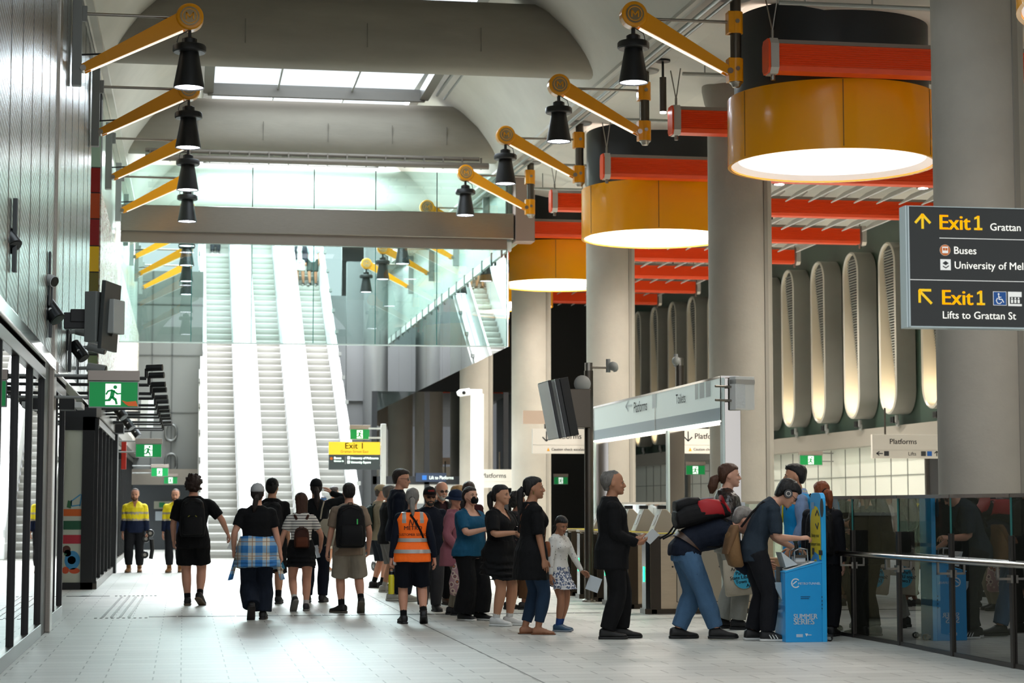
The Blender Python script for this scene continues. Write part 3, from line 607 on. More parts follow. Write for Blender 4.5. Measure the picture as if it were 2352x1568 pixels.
# ================================================================ oval light wells on the right wall
wellm = mat('well_grey', '#8d8b84', .38, var=.04); welli = mat('well_inner', '#cfc6b2', .45); wellr = mat('well_rim', '#bab6ab', .35)
def stadium(w, h, n=12):
    r_ = w/2; return [(r_*cos(pi*k/n), h/2-r_+r_*sin(pi*k/n)) for k in range(n+1)]+[(-r_*cos(pi*k/n), -h/2+r_-r_*sin(pi*k/n)) for k in range(n+1)]
def well(y, k):
    zb = 3.72; zt = 8.15+.034*(y-50); h = zt-zb; zc = (zt+zb)/2
    t = thing('light_well', 'tall grey obround light well, %s from the camera on the green wall' % ORD[k], 'light well', (XR-.03, y, zc), group='oval light wells')
    o = stadium(1.2, h); i_ = stadium(1.06, h-.14); mid = stadium(1.13, h-.07)
    rg = lambda P, x: [(x, a, b) for a, b in P]
    MB().loft([rg(o, .0), rg(o, -.5), ], False).build('casing', wellm, t, 60)
    MB().loft([rg(o, -.5), rg(mid, -.535), rg(i_, -.5)], False).build('rim', wellr, t, 60)
    dx = lambda z: -.46+.40*max(0, min(1, (h/2-z)/h))          # the grille plane leans in towards the foot
    sl = lambda P, d: [(dx(b)+d, a, b) for a, b in P]
    MB().loft([rg(i_, -.5), sl(i_, .04)], False).build('reveal', welli, t, 60)
    MB().loft([sl(i_, .03), sl(i_, .05)]).build('back', mat('well_back', '#3c3f3d', .5), t)
    gr = MB(); n = 60
    for q in range(n):
        z = -h/2+.15+(h-.3)*q/n; lim = .46 if abs(z) < h/2-.55 else max(.05, math.sqrt(max(0, .5**2-(abs(z)-(h/2-.55))**2))-.04)
        gr.box((dx(z)+.005, 0, z), (.04, 2*lim, .03))
    gr.build('grille', mat('grille_grey', '#8a8b85', .4), t)
    MB().cyl((-.3, 0, -h/2-.02), (-.3, 0, -h/2-.2), .05, n=10).lathe([(.04, 0), (.09, 0), (.09, .04), (.04, .04)], (-.3, 0, -h/2-.22), 16, Matrix.Rotation(pi/2, 3, 'Y'), True).build('lifting_eye', greyp, t, 60)
    MB().box((-.2, .45, -h/2-.12), (.16, .22, .16)).build('uplight', black, t, bevel=.02)
    l = bpy.data.lights.new('well_light', 'AREA'); l.shape = 'RECTANGLE'; l.size = .25; l.size_y = .4; l.energy = 11; l.color = (1, .84, .6)
    lo = bpy.data.objects.new('well_light', l); COL.objects.link(lo); lo.parent = t; lo.location = (-.3, .0, -h/2+.14); lo.rotation_euler = (pi, 0, 0)
WY = [at_x(px, 800, XR-.5).y for px in (2122, 2025, 1943, 1868, 1800)]
d_ = WY[4]-WY[3]
WY = [WY[0]-(WY[1]-WY[0])]+WY+[WY[4]+d_*(i+1) for i in range(9)]
for k, y in enumerate(WY[:14]): well(y-.55, k)
for i in range(4):
    y = 33+5.57*i; pass
# ================================================================ running-man exit signs
def exit_sign(p0, p1, Y, label, rods=None, man=True, rustle=False, twist=0.):
    a = at_y(p0[0], p1[1], Y); b = at_y(p1[0], p0[1], Y); w = b.x-a.x; h = b.z-a.z
    t = thing('exit_sign', label, 'exit sign', (a.x, Y, a.z), twist, group='green running man signs')
    hd = h*.28
    MB().span((0, -.03, 0), (w, .05, h-hd)).build('case', mat('sign_case', '#9fa6a4', .35, .3), t, bevel=.004)
    MB().span((-.01, -.05, h-hd+.004), (w+.01, .06, h)).build('head_box', mat('head_box', '#a89c93', .4, .4), t, bevel=.004)
    MB().span((.02*w, -.034, .03*h), (w*.98, -.03, h-hd-.03*h)).build('green_face', green, t)
    O = (w*.5, -.034, 0); hh = h-hd; q = hh/1.0
    fl = lambda pts, m, nm, l: flat(pts, O, (1, 0, 0), (0, 0, 1), m, t, nm, l, .001)
    fl([rect(-.3*q, .1*q, .27*q, .9*q)], exitw, 'doorway', .003)
    S_ = lambda ax, ay, bx, by, wd: stroke((ax*q, ay*q), (bx*q, by*q), wd*q)
    fl([disc(.06*q, .77*q, .07*q), S_(-.02, .64, -.06, .4, .15), S_(-.02, .64, .14, .52, .06), S_(.14, .52, .27, .53, .05), S_(-.04, .66, -.2, .62, .06), S_(-.2, .62, -.27, .5, .06), S_(-.05, .4, .08, .3, .1), S_(.08, .3, .12, .14, .08), S_(-.08, .4, -.16, .28, .1), S_(-.16, .28, -.36, .27, .07)], green, 'running_man', .006)
    if rustle: fl([[(.3*q, .28*q), (.5*q, .22*q), (.83*q, .26*q), (.9*q, .06*q), (.55*q, .07*q), (.44*q, .14*q)]], mat('leaf_orange', '#d0602a', .5, emit=.2), 'orange_sticker', .006)
    if rods: MB().cyl((rods-a.x, 0, h*.86), (0, 0, h*.86), .016, n=8).cyl((rods-a.x, 0, h*.28), (0, 0, h*.28), .016, n=8).build('rod', greyp, t, 60)
    return t
exit_sign((203, 852), (319, 936), 23.45, 'large green running man sign with orange sticker on steel pilaster', LX+.02, rustle=True)
exit_sign((311, 1007), (372, 1050), 44.2, 'green running man sign over the walking worker', LX+.1)
exit_sign((347, 1066), (387, 1094), 56, 'green running man sign near the far steel header', LX+.1)
exit_sign((376, 1088), (408, 1111), FW-.4, 'smallest green running man sign on the far steel header', 0)
exit_sign((804, 976), (849, 1009), 47.6, 'green running man sign above the yellow exit sign', 0)
exit_sign((1272, 1088), (1304, 1112), 79.9, 'green running man sign between the ponytail woman and old man', 0)
exit_sign((1575, 1060), (1619, 1090), 66.5, 'green running man sign behind the leather jacket youth', XR)
exit_sign((1836, 1036), (1888, 1068), 53.8, 'green running man sign over the staff member', XR)
# ================================================================ yellow exit sign on a white post
Y = 47.0
a = at_y(755, 1078, Y); b = at_y(873, 1015, Y); w = b.x-a.x; h = b.z-a.z
t = thing('exit_board', 'yellow and grey exit board on a white post before the escalators', 'sign', (a.x, Y, 0))
p = at_y(881, 1000, Y).x-a.x; zt = at_y(881, 973, Y).z
MB().box((p, .05, zt/2), (.12, .12, zt)).build('post', white, t, bevel=.01)
MB().span((0, 0, a.z), (w, .06, b.z-h*.46)).build('lower_panel', mat('board_grey', '#4b5355', .5), t); MB().span((0, 0, b.z-h*.46), (w, .06, b.z)).build('yellow_panel', exity, t)
MB().box((p-.1, .05, a.z+.1), (.1, .06, .05)).box((p-.1, .05, b.z-.1), (.1, .06, .05)).build('bracket', white, t)
for dz in (.28, .06): MB().box((p-.2, .05, zt-.05-dz), (.3, .04, .04)).build('sign_arm', white, t)
txy = mat('text_olive', '#a8801a', .5)
text('Exit 1', .2, (w*.5, 0, b.z-h*.24), (1, 0, 0), (0, 0, 1), txy, t, align='CENTER', bold=.01)
text('Grattan Street East', .085, (w*.5, 0, b.z-h*.39), (1, 0, 0), (0, 0, 1), txy, t, align='CENTER')
text('Buses', .075, (w*.1, 0, a.z+h*.38), (1, 0, 0), (0, 0, 1), exitw, t, bold=.012); text('Grattan St', .055, (w*.1, 0, a.z+h*.28), (1, 0, 0), (0, 0, 1), exitw, t, bold=.01)
text('University of Melbourne', .075, (w*.43, 0, a.z+h*.38), (1, 0, 0), (0, 0, 1), exitw, t, bold=.012, sx=.88); text('University Square', .075, (w*.43, 0, a.z+h*.23), (1, 0, 0), (0, 0, 1), exitw, t, bold=.012, sx=.88)
fl = lambda pts, m, nm: flat(pts, (0, 0, a.z), (1, 0, 0), (0, 0, 1), m, t, nm)
fl(disc(w*.05, h*.4, .035), mat('bus_orange', '#e87722', .5), 'bus_symbol'); fl([rect(w*.36, h*.37, w*.41, h*.48), rect(w*.36, h*.22, w*.41, h*.33)], exitw, 'symbol'); fl(rect(w*.32, h*.2, w*.323, h*.48), signw, 'divider')
# ================================================================ large black sign on the right
Y = 15.2
a = at_y(2092, 752, Y); b = at_y(2092, 472, Y); h = b.z-a.z; k_ = h/280.
t = thing('exit_board', 'large black hanging Exit 1 board with white frame beside the nearest column', 'sign', (a.x, Y, a.z))
Wd = 2.2
MB().span((0, .0, .012), (Wd, .12, h-.012)).build('panel', signb, t)
MB().span((-.012, -.006, 0), (Wd, .13, .014)).span((-.012, -.006, h-.008), (Wd, .13, h)).span((-.035, -.006, 0), (0, .13, h)).build('frame', mat('frame_pale', '#c3d0d2', .35, .2), t, bevel=.003)
MB().span((-.022, -.008, 0), (-.016, -.004, h)).build('frame_groove', mat('groove', '#7d8f92', .4), t)
MB().cyl((1.4, .06, h), (1.4, .06, ceil_z(Y)-a.z-.05), .03, n=10).build('hanger_rod', steel, t, 60)
P = lambda px, py: ((px-2092)*k_, (752-py)*k_)
fl = lambda pts, m, nm, l=.004: flat(pts, (0, 0, 0), (1, 0, 0), (0, 0, 1), m, t, nm, l)
def arrow(pts, wd): return [stroke(P(*p), P(*q), wd*k_) for p, q in zip(pts, pts[1:])]
fl(arrow([(2124, 524), (2124, 492)], 6)+arrow([(2107, 511), (2124, 492)], 6)+arrow([(2124, 492), (2142, 511)], 6), signy, 'up_arrow')
fl(arrow([(2114, 694), (2114, 666)], 6)+arrow([(2114, 666), (2141, 666)], 6)+arrow([(2114, 668), (2142, 696)], 6), signy, 'diagonal_arrow')
tx = lambda s, px, py, cap, m, bold=.02, sx=1.: text(s, cap*k_/.70, (P(px, py)[0], 0, P(px, py)[1]), (1, 0, 0), (0, 0, 1), m, t, bold=bold, sx=sx)
for x_, y_ in ((2162, 525), (2165, 698)):
    tx('Exit', x_, y_, 34, signy, .03, 1.02)
    fl([rect(*P(x_+86, y_), *P(x_+106, y_-5)), rect(*P(x_+93.5, y_), *P(x_+99.5, y_-33)), [P(x_+87, y_-24), P(x_+87, y_-29), P(x_+95, y_-33), P(x_+99, y_-33), P(x_+99, y_-29)]], signy, 'numeral')
tx('Grattan Street', 2286, 525, 17, signw, .008); tx('Buses', 2197, 581, 17, signw, .008); tx('University of Melbourne', 2198, 615, 17, signw, .006); tx('Lifts to Grattan St', 2167, 730, 17, signw, .006)
fl(rect(*P(2164, 546), *P(2500, 544.5)), signw, 'rule'); fl(rect(*P(2090, 643), *P(2500, 641.5)), signw, 'rule')
fl(disc(*P(2177, 573), 13*k_), mat('bus_white', '#f0d8c0', .5), 'bus_ring', .003); fl(disc(*P(2177, 573), 12*k_), mat('bus_orange', '#e87722', .5), 'bus_symbol')
fl([rect(*P(2170, 580), *P(2184, 565))], signw, 'bus_shape', .006); fl([rect(*P(2171.5, 574), *P(2176.5, 568)), rect(*P(2177.5, 574), *P(2182.5, 568))], mat('bus_orange', '#e87722', .5), 'bus_windows', .008)
fl(rect(*P(2165, 619), *P(2190, 594)), signw, 'university_symbol'); fl([[P(2170, 603), P(2177.5, 598), P(2185, 603), P(2177.5, 608)], arrow([(2171, 610), (2178, 614)], 2.2)[0], arrow([(2178, 614), (2185, 609)], 2.2)[0]], signb, 'book_shape', .006)
fl(rect(*P(2291, 698), *P(2323, 666)), signw, 'access_border', .003); fl(rect(*P(2292, 697), *P(2322, 667)), mat('access_blue', '#0b57a6', .5), 'access_symbol')
fl([disc(*P(2304, 672), 2*k_)]+arrow([(2304, 675), (2305, 684)], 2)+arrow([(2305, 684), (2312, 684)], 2)+arrow([(2312, 684), (2316, 691)], 2)+arrow([(2304, 679), (2310, 679)], 1.6)+arrow([(2301, 681), (2298, 687), (2301, 693), (2307, 694), (2311, 690)], 1.6), signw, 'wheelchair_shape', .006)
fl(rect(*P(2327, 699), *P(2360, 666)), signw, 'lift_symbol'); fl([rect(*P(2331, 694), *P(2360, 678))], signb, 'lift_cabin', .006); fl([disc(*P(x, 681), 2*k_) for x in (2336, 2344, 2352)]+[rect(*P(x-2.5, 692), *P(x+2.5, 684)) for x in (2336, 2344, 2352)], signw, 'lift_people', .008)
# ================================================================ pale platform signs
def plat(p0, p1, Y, lab, left, bot, bar=True):
    a = at_y(p0[0], p1[1], Y); b = at_y(p1[0], p0[1], Y); w = b.x-a.x; h = b.z-a.z
    t = thing('platform_sign', lab, 'sign', (a.x, Y, a.z), group='pale platform signs')
    MB().span((0, 0, 0), (w, .08, h)).build('panel', signg, t, bevel=.004)
    MB().span((.01, -.004, h*.34), (w-.01, 0, h*.345)).build('rule', mat('rule_grey', '#9a958c', .5), t)
    if bar:
        MB().span((-.2, .0, h+.1), (w+.45, .1, h+.38)).build('hanger_bar', mat('bar_beige', '#b39e8c', .45), t); MB().box((.3, .05, h+.05), (.08, .05, .14)).box((w-.4, .05, h+.05), (.08, .05, .14)).build('hanger', steel2, t)
    for s_, sz, x, z in left+bot: text(s_, sz*h/.7, (x*w, 0, z*h), (1, 0, 0), (0, 0, 1), mat('sign_ink', '#2b2d2e', .5), t, bold=.008)
    return t, w, h
def down_arrow(t, x, z, s, m): flat([stroke((x, z+s), (x, z-s*.8), s*.22), stroke((x-s*.75, z-.1*s), (x, z-s*.85), s*.22), stroke((x+s*.75, z-.1*s), (x, z-s*.85), s*.22)], (0, 0, 0), (1, 0, 0), (0, 0, 1), m, t, 'down_arrow')
ink = mat('sign_ink', '#2b2d2e', .5); amber = mat('caution_amber', '#dd9a1c', .5)
for p0, p1, lab in (((1223, 985), (1362, 1041), 'pale platforms sign with down arrow behind the tilted screen'), ((1548, 985), (1690, 1041), 'pale platforms sign with down arrow behind the steel pole')):
    t, w, h = plat(p0, p1, 41.2, lab, [('Platforms', .22, .33, .6)], [('Caution check escalator direction', .105, .31, .12)])
    down_arrow(t, w*.23, h*.68, .11, ink); flat([[(w*.235, h*.1), (w*.285, h*.1), (w*.26, h*.24)]], (0, 0, 0), (1, 0, 0), (0, 0, 1), amber, t, 'caution_triangle')
t, w, h = plat((2004, 998), (2160, 1052), 36.0, 'pale platforms and lifts sign beside the nearest column', [('Platforms', .22, .25, .6)], [('Lifts', .15, .52, .12)], False)
MB().cyl((w*.2, .04, h), (w*.2, .04, h+.5), .02, n=8).build('hanger', steel2, t, 60)
flat([stroke((w*.06, h*.2), (w*.15, h*.2), .018), stroke((w*.06, h*.2), (w*.1, h*.28), .018), stroke((w*.06, h*.2), (w*.1, h*.12), .018), stroke((w*.94, h*.1), (w*.94, h*.3), .018), stroke((w*.94, h*.3), (w*.91, h*.22), .018), stroke((w*.94, h*.3), (w*.97, h*.22), .018)], (0, 0, 0), (1, 0, 0), (0, 0, 1), ink, t, 'arrow')
flat([rect(w*.17, h*.1, w*.24, h*.3), rect(w*.71, h*.1, w*.78, h*.3)], (0, 0, 0), (1, 0, 0), (0, 0, 1), ink, t, 'symbol'); flat(rect(w*.8, h*.1, w*.87, h*.3), (0, 0, 0), (1, 0, 0), (0, 0, 1), mat('access_blue', '#0b57a6', .5), t, 'access_symbol')
t, w, h = plat((1095, 1078), (1200, 1120), 56, 'pale platforms sign glimpsed between the far columns', [('Platforms', .25, .1, .55)], [], False)
MB().cyl((w*.5, .04, h), (w*.5, .04, h+.5), .02, n=8).build('hanger', steel2, t, 60)
# ================================================================ gate header gantry
GX = 6.95
a = at_x(1660, 965, GX); b = at_x(1660, 868, GX); c = at_x(1367, 1004, GX)
t = thing('gate_header', 'long pale glass header sign over the ticket gates', 'sign', (GX, a.y, 0))
L = c.y-a.y; z0 = a.z; z1 = b.z; hm = mat('header_glass', '#c9d6d0', .45, emit=.2); hb = mat('header_blue', '#a3b8c2', .4)
MB().span((-.02, 0, z0+.17), (.2, L, z1)).build('panel', hm, t); MB().span((-.021, 0, z0+.0), (.2, L, z0+.17)).build('lower_band', hb, t)
MB().span((-.03, -.03, z0-.025), (.21, L+.02, z0)).build('bottom_light', mat('header_led', '#fff8ea', .5, emit=1.4), t); MB().span((-.03, -.03, z1), (.21, L+.02, z1+.03)).span((-.03, -.04, z0-.04), (.21, 0, z1+.03)).span((-.03, L, z0-.04), (.21, L+.04, z1+.03)).span((-.026, L*.45, z0), (-.018, L*.45+.012, z1)).build('frame', mirror, t)
hi = mat('header_ink', '#7d9496', .3)
text('Platforms', .24, (-.03, L*.62, z0+.33), (0, -1, 0), (0, 0, 1), hi, t, bold=.01); text('Toilets', .2, (-.03, L*.29, z0+.33), (0, -1, 0), (0, 0, 1), mat('header_ink2', '#a9b8b6', .3), t, bold=.01)
O = (-.025, 0, z0+.34); hf = lambda pts, nm, m=hi: flat([[(-x, y) for x, y in q][::-1] for q in pts], O, (0, -1, 0), (0, 0, 1), m, t, nm)
hf([stroke((L*.69, .12), (L*.64, .12), .03), stroke((L*.69, .12), (L*.67, .2), .03), stroke((L*.69, .12), (L*.67, .04), .03)], 'left_arrow'); hf([rect(L*.44, 0, L*.47, .24)], 'symbol'); hf([rect(L*.14, 0, L*.16, .22), rect(L*.10, 0, L*.13, .22), rect(L*.06, 0, L*.09, .22)], 'symbol', mat('header_ink2', '#a9b8b6', .3))
for i, yy in enumerate((-.04, L-.02, L*.36)):
    m_ = MB().span((0, yy-.05, 0), (.22, yy+.05, z1 if i == 0 else z0)); m_.build('leg', mirror, t, bevel=.006)
    MB().span((-.03, yy-.06, 0), (0, yy+.06, z1 if i == 0 else z0)).build('leg_edge', mat('edge_bright', '#dff0ec', .2), t)
# white box sign at the near end
a = at_y(1690, 940, 25.0); b = at_y(1741, 864, 25.0)
t = thing('box_sign', 'white box sign wrapped in film at the near end of the header', 'sign', (a.x, 25.0, a.z), R(20))
MB().span((0, 0, 0), (b.x-a.x, .14, b.z-a.z)).build('box', white, t, bevel=.006); MB().span((.01, -.005, .02), (.15, 0, b.z-a.z-.1)).build('wrapped_face', mat('film', '#dfe2e2', .15, bump=.8, bs=25), t); MB().span((0, -.01, b.z-a.z-.1), (b.x-a.x, .15, b.z-a.z-.04)).build('cap_strip', mat('cap_grey', '#b5b1aa', .4), t)
MB().cyl((-.25, .1, .3), (0, .1, .3), .015, n=8).cyl((-.25, .1, .12), (0, .1, .12), .015, n=8).build('bracket', steel, t, 60)
# camera poles and tilted screen
def cam_pole(px, ptop, Y, lab, side):
    p = at_y(px, ptop, Y); t = thing('camera_pole', lab, 'pole', (p.x, Y, 0))
    MB().cyl((0, 0, 0), (0, 0, p.z-.12), .068, n=20).build('pole', steel2, t, 60); MB().cyl((0, 0, p.z-.12), (0, 0, p.z), .058, n=20).lathe([(.11, 0), (.11, .03), (.068, .05)], n=20).build('collar', steel, t, 60)
    x = .3*side
    MB().cyl((0, 0, p.z-.07), (x, 0, p.z-.07), .018, n=8).build('arm', steel, t, 60)
    c_ = MB().cyl((x, 0, p.z-.14), (x, 0, p.z+.06), .035, n=12); c_.ell((x+.06*side, -.06, p.z-.05), (.07, .08, .07)); c_.lathe([(.075, -.02), (.075, .02), (.05, .05)], (x+.09*side, -.02, p.z-.06), 16, Matrix.Rotation(R(80), 3, 'Y')); c_.build('camera', greyp, t, 60)
    return t, p
cam_pole(1352, 833, 29.3, 'tall steel camera pole carrying the tilted screen', 1)
cam_pole(1561, 822, 30.4, 'tall steel camera pole behind the glass header', -.2)
Y = 29.2; a = at_y(1245, 870, Y); b = at_y(1325, 1008, Y)
t = thing('screen', 'tilted pair of black screens on the steel camera pole', 'screen', ((a.x+b.x)/2-.03, Y, (a.z+b.z)/2), 0)
M_ = Matrix.Rotation(R(-11), 3, 'Y')@Matrix.Rotation(R(4), 3, 'Z'); hh = a.z-b.z-.02
for off, th, dp, m_, nm in ((-.12, .05, .62, blackg, 'front_screen'), (.0, .07, .62, blackg, 'rear_screen'), (.12, .13, .5, black, 'casing')): MB().box(M_@V((off, 0, 0)), (th, dp, hh), M=M_).build(nm, m_, t, bevel=.006)
for off in (-.149, -.039): MB().box(M_@V((off, 0, 0)), (.006, .6, hh-.03), M=M_).build('display_face', mat('screen_reflection', '#e3e7e8', .3, .5), t)  # pale face colour stands in for the bright reflection on the dark screens
MB().span((.18, -.05, -.28), (.5, .1, .3)).build('mount', steel2, t, bevel=.01); MB().lathe([(.1, -.03), (.13, 0), (.1, .03)], (.38, 0, .38), 18, Matrix.Rotation(pi/2, 3, 'X')).build('camera_dome', greyp, t, 60)
# CCTV post
Y = 50; p = at_y(1096, 905, Y)
t = thing('camera_post', 'white square post with a white security camera on top', 'camera post', (p.x, Y, 0))
MB().box((0, 0, p.z/2), (.3, .3, p.z)).build('post', white, t, bevel=.01); MB().span((-.42, -.1, p.z), (.12, .1, p.z+.12)).build('arm', white, t, bevel=.01)
MB().tube([(-.2, -.05, p.z+.06), (-.45, -.05, p.z+.02), (-.52, -.05, p.z)], [.09, .09, .05], 14).build('camera', white, t, 60); MB().ell((-.36, -.13, p.z+.03), (.05, .03, .05)).build('lens', blackg, t, 180)
# ================================================================ ticket gates
gatem = mat('gate_steel', '#c0ad94', .4, .35, var=.08, vs=3, stretch=(1, 1, 6)); gatet = mat('gate_top', '#b0a594', .4, .3); gated = mat('gate_dark', '#453d35', .35, .7)
glow = mat('gate_green', '#19e07a', .5, emit=4.)
GY = [25.85, 27.2, 28.3, 29.3, 30.3, 31.3]
for k, y in enumerate(GY):
    t = thing('ticket_gate', 'bronze steel ticket gate cabinet, %s in the row from the camera' % ORD[k], 'ticket gate', (6.05, y, 0), group='ticket gates')
    L = 1.75; w = .26; h = 1.02
    MB().span((.06, 0, .06), (L, w, h)).build('body', gatem, t, bevel=.012)
    MB().span((0, .02, .06), (.06, w-.02, h-.02)).build('end_panel', blackg, t); MB().prism([(-.02, -.02), (.14, -.02), (.14, w+.02), (-.02, w+.02)], 0, .07, 'Z').span((.07, -.02, 0), (L+.02, w+.02, .06)).build('plinth', gated, t)
    MB().span((.06, -.006, .06), (.2, .0, h)).build('corner_trim', gated, t)
    MB().span((.42, -.008, .16), (L-.15, 0, h-.14)).build('service_panel', gatet, t, bevel=.004); MB().span((.412, -.004, .152), (L-.142, .001, h-.132)).build('panel_gap', gated, t)
    for x in (.36, 1.0): MB().cyl((x, -.012, .62), (x, 0, .62), .012, n=8).build('lock', black, t, 60)
    MB().span((-.01, -.01, h), (L+.01, w+.01, h+.035)).build('top', gatet, t, bevel=.008)
    MB().span((.03, .0, h+.035), (.42, w, h+.045)).build('yellow_strip', mat('gate_yellow', '#e5d23c', .5), t)
    MB().prism([(.42, h+.03), (.56, h+.36), (.62, h+.36), (.95, h+.03)], .03, w-.03).build('hood', gatet, t, bevel=.01)
    q = V((.42, 0, h+.035)); MB().loft([[q+V((d, yy, 0))+V((.14, 0, .33))*s for d, yy, s in ((-.015, .02, .02), (-.015, w-.02, .02), (-.015, w-.02, .98), (-.015, .02, .98))], [q+V((d, yy, 0))+V((.14, 0, .33))*s for d, yy, s in ((.0, .02, .02), (.0, w-.02, .02), (.0, w-.02, .98), (.0, .02, .98))]]).build('reader_face', white, t)
    MB().loft([[q+V((d, yy, 0))+V((.14, 0, .33))*s for d, yy, s in ((-.02, .07, .3), (-.02, w-.07, .3), (-.02, w-.07, .75), (-.02, .07, .75))], [q+V((d, yy, 0))+V((.14, 0, .33))*s for d, yy, s in ((-.012, .07, .3), (-.012, w-.07, .3), (-.012, w-.07, .75), (-.012, .07, .75))]]).build('reader_screen', mat('reader_dark', '#6a5a52', .3), t)
    MB().span((-.008, .09, .42), (.0, .15, .62)).build('green_light', glow, t); MB().span((.5, .05, h+.36), (.62, .12, h+.41)).build('sensor', black, t)
    if k: MB().span((.85, w+.06, .35), (.88, w+.45, 1.0)).build('gate_paddle', clear, t)
# glass screen beyond the gates
t = thing('glass_screen', 'long clear glass screen with rail behind the ticket gates', 'glass screen', (8.05, 25.2, 0))
for i in range(8): MB().span((0, 1.6*i, .1), (.016, 1.6*i+1.58, 1.45)).build('pane', clear, t)
MB().span((-.03, 0, 1.45), (.05, 12.8, 1.49)).build('top_rail', mat('rail_beige', '#a8977f', .35, .5), t); MB().span((-.03, 0, 0), (.05, 12.8, .1)).build('base', steel, t)
# ================================================================ balustrade on the right
B0 = at_floor(2352, 1535); B1 = at_floor(1890, 1455); u = (B1-B0).normalized(); n_ = V((-u.y, u.x, 0)) if (-u.y) < 0 else V((u.y, -u.x, 0))
t = thing('balustrade', 'grey tinted glass balustrade with steel posts and handrail on the right', 'balustrade', (0, 0, 0))
posts = [at_floor(px, py) for px, py in ((1962, 1463.5), (2068, 1482), (2190, 1507), (2330, 1534.5))]
stp = (posts[0]-posts[3]).length/3
allp = [posts[3]-u*stp*2, posts[3]-u*stp]+posts[::-1]+[posts[0]+u*stp*(i+1) for i in range(1)]
psm = mat('post_steel', '#4f4a45', .35, .8)
for p, q in zip(allp, allp[1:]):
    d = (q-p).normalized(); s_ = n_
    m_ = MB(); aa = p+d*.015; bb = q-d*.015
    m_.loft([[aa+V((0, 0, .03)), bb+V((0, 0, .03)), bb+V((0, 0, 1.5)), aa+V((0, 0, 1.5))], [aa+V((0, 0, .03))-s_*.018, bb+V((0, 0, .03))-s_*.018, bb+V((0, 0, 1.5))-s_*.018, aa+V((0, 0, 1.5))-s_*.018]]).build('pane', tintg, t)
    MB().box((aa-V((0, 0, -.78)))-s_*.009, (.02, .022, 1.44), math.atan2(d.y, d.x)).build('pane_edge', edgeg, t)
    MB().box((p+q)/2+V((0, 0, 1.515))-s_*.009, ((q-p).length-.015, .05, .035), math.atan2(d.y, d.x)).build('top_cap', mat('cap_steel', '#9b948c', .25, .8), t)
    MB().box((p+q)/2+V((0, 0, .02))-s_*.009, ((q-p).length-.01, .04, .04), math.atan2(d.y, d.x)).build('base_channel', psm, t)
for p in allp:
    rz = math.atan2(u.y, u.x)
    MB().box(p+V((0, 0, .58))-n_*.09, (.03, .16, 1.16), rz).build('post', psm, t, bevel=.004)
    MB().box(p+V((0, 0, .58))+n_*.012, (.05, .02, 1.16), rz).build('post_face', psm, t)
    c_ = p+n_*.02+u*.03; MB().box(c_+V((0, 0, .78))+n_*.05, (.02, .14, .02), rz).box(c_+V((0, 0, .83))+n_*.11, (.02, .02, .12), rz).box(p+V((0, 0, .78))+n_*.025, (.08, .02, .07), rz).build('rail_bracket', steel, t)
hr = [p+n_*.13+V((0, 0, .91)) for p in (allp[0], allp[-1])]
MB().tube([hr[0], hr[1]], .03, 14).build('handrail', mat('rail_steel', '#b4aca2', .18, 1.), t, 60)
# far balustrade round the stair void and void walls
t = thing('far_balustrade', 'second glass balustrade across the stair void', 'balustrade', (10.6, 14, 0))
for i in range(12): MB().span((0, 1.6*i, .05), (.016, 1.6*i+1.58, 1.2)).build('pane', clear, t)
MB().span((-.03, 0, .84), (.03, 19.2, .89)).build('handrail', mat('rail_bronze', '#8a7350', .3, .8), t); MB().span((-.03, 0, 0), (.05, 19.2, .08)).build('base', steel2, t)
# ================================================================ floor drains, tactile strips, joint
dm = mat('drain_metal', '#55544f', .4, .6)
for k in range(16):
    x = -.42+.372*k
    MB().span((x, 26.2, -.01), (x+.355, 26.36, .004)).build('drain_grate', dm, None, label='dark floor drain grate, one of the long strip, %s from its left end' % (ORD[k] if k < 14 else ('fifteenth', 'sixteenth')[k-14]), cat='drain', group='drain strip across the hall')
for k, (x0, x1) in enumerate(((-1.5, -1.3), (-1.28, -.98))):
    MB().span((x0-.3, 32.3, -.01), (x1-.15, 32.46, .004)).build('drain_grate', dm, None, label='dark floor drain grate by the poster window, %s' % ('left piece', 'right piece')[k], cat='drain', group='drain strip by the poster window')
def tactile(lab, tp): tp.build('tactile_paving', mat('tactile_steel', '#5b5a56', .35, .7), None, label=lab, cat='tactile paving', group='steel tactile guide strips')
tp = MB(); t2 = MB(); t3 = MB()
for i in range(10): t2.box((-1.08+.07*i, 26.02, .003), (.035, .16, .008)); t3.box((-1.03+.068*i, 32.4, .003), (.034, .18, .008))
for i in range(4):
    for j in range(22): tp.box((-1.0+.11*i+.003*j, 26.3+.27*j, .003), (.035, .22, .008))
tactile('four long steel guide strips leading toward the shops', tp); tactile('short row of steel studs at the near end of the guide strips', t2); tactile('short row of steel studs by the poster window', t3)
p = at_floor(985, 1440); q = at_floor(1250, 1568); d = (q-p).normalized(); p0 = p-d*.0; e = V((-d.y, d.x, 0))*.006
jn = at_floor(820, 1352)
struct('trim_17', MB().loft([[p0-e, p0+e, p0+e+V((0, 0, .002)), p0-e+V((0, 0, .002))], [q+d*2-e, q+d*2+e, q+d*2+e+V((0, 0, .002)), q+d*2-e+V((0, 0, .002))]]).loft([[jn-e, jn+e, jn+e+V((0, 0, .002)), jn-e+V((0, 0, .002))], [p0-e, p0+e, p0+e+V((0, 0, .002)), p0-e+V((0, 0, .002))]]), mat('joint_floor', '#6d6c67', .6), 'dark diagonal joint line in the floor')
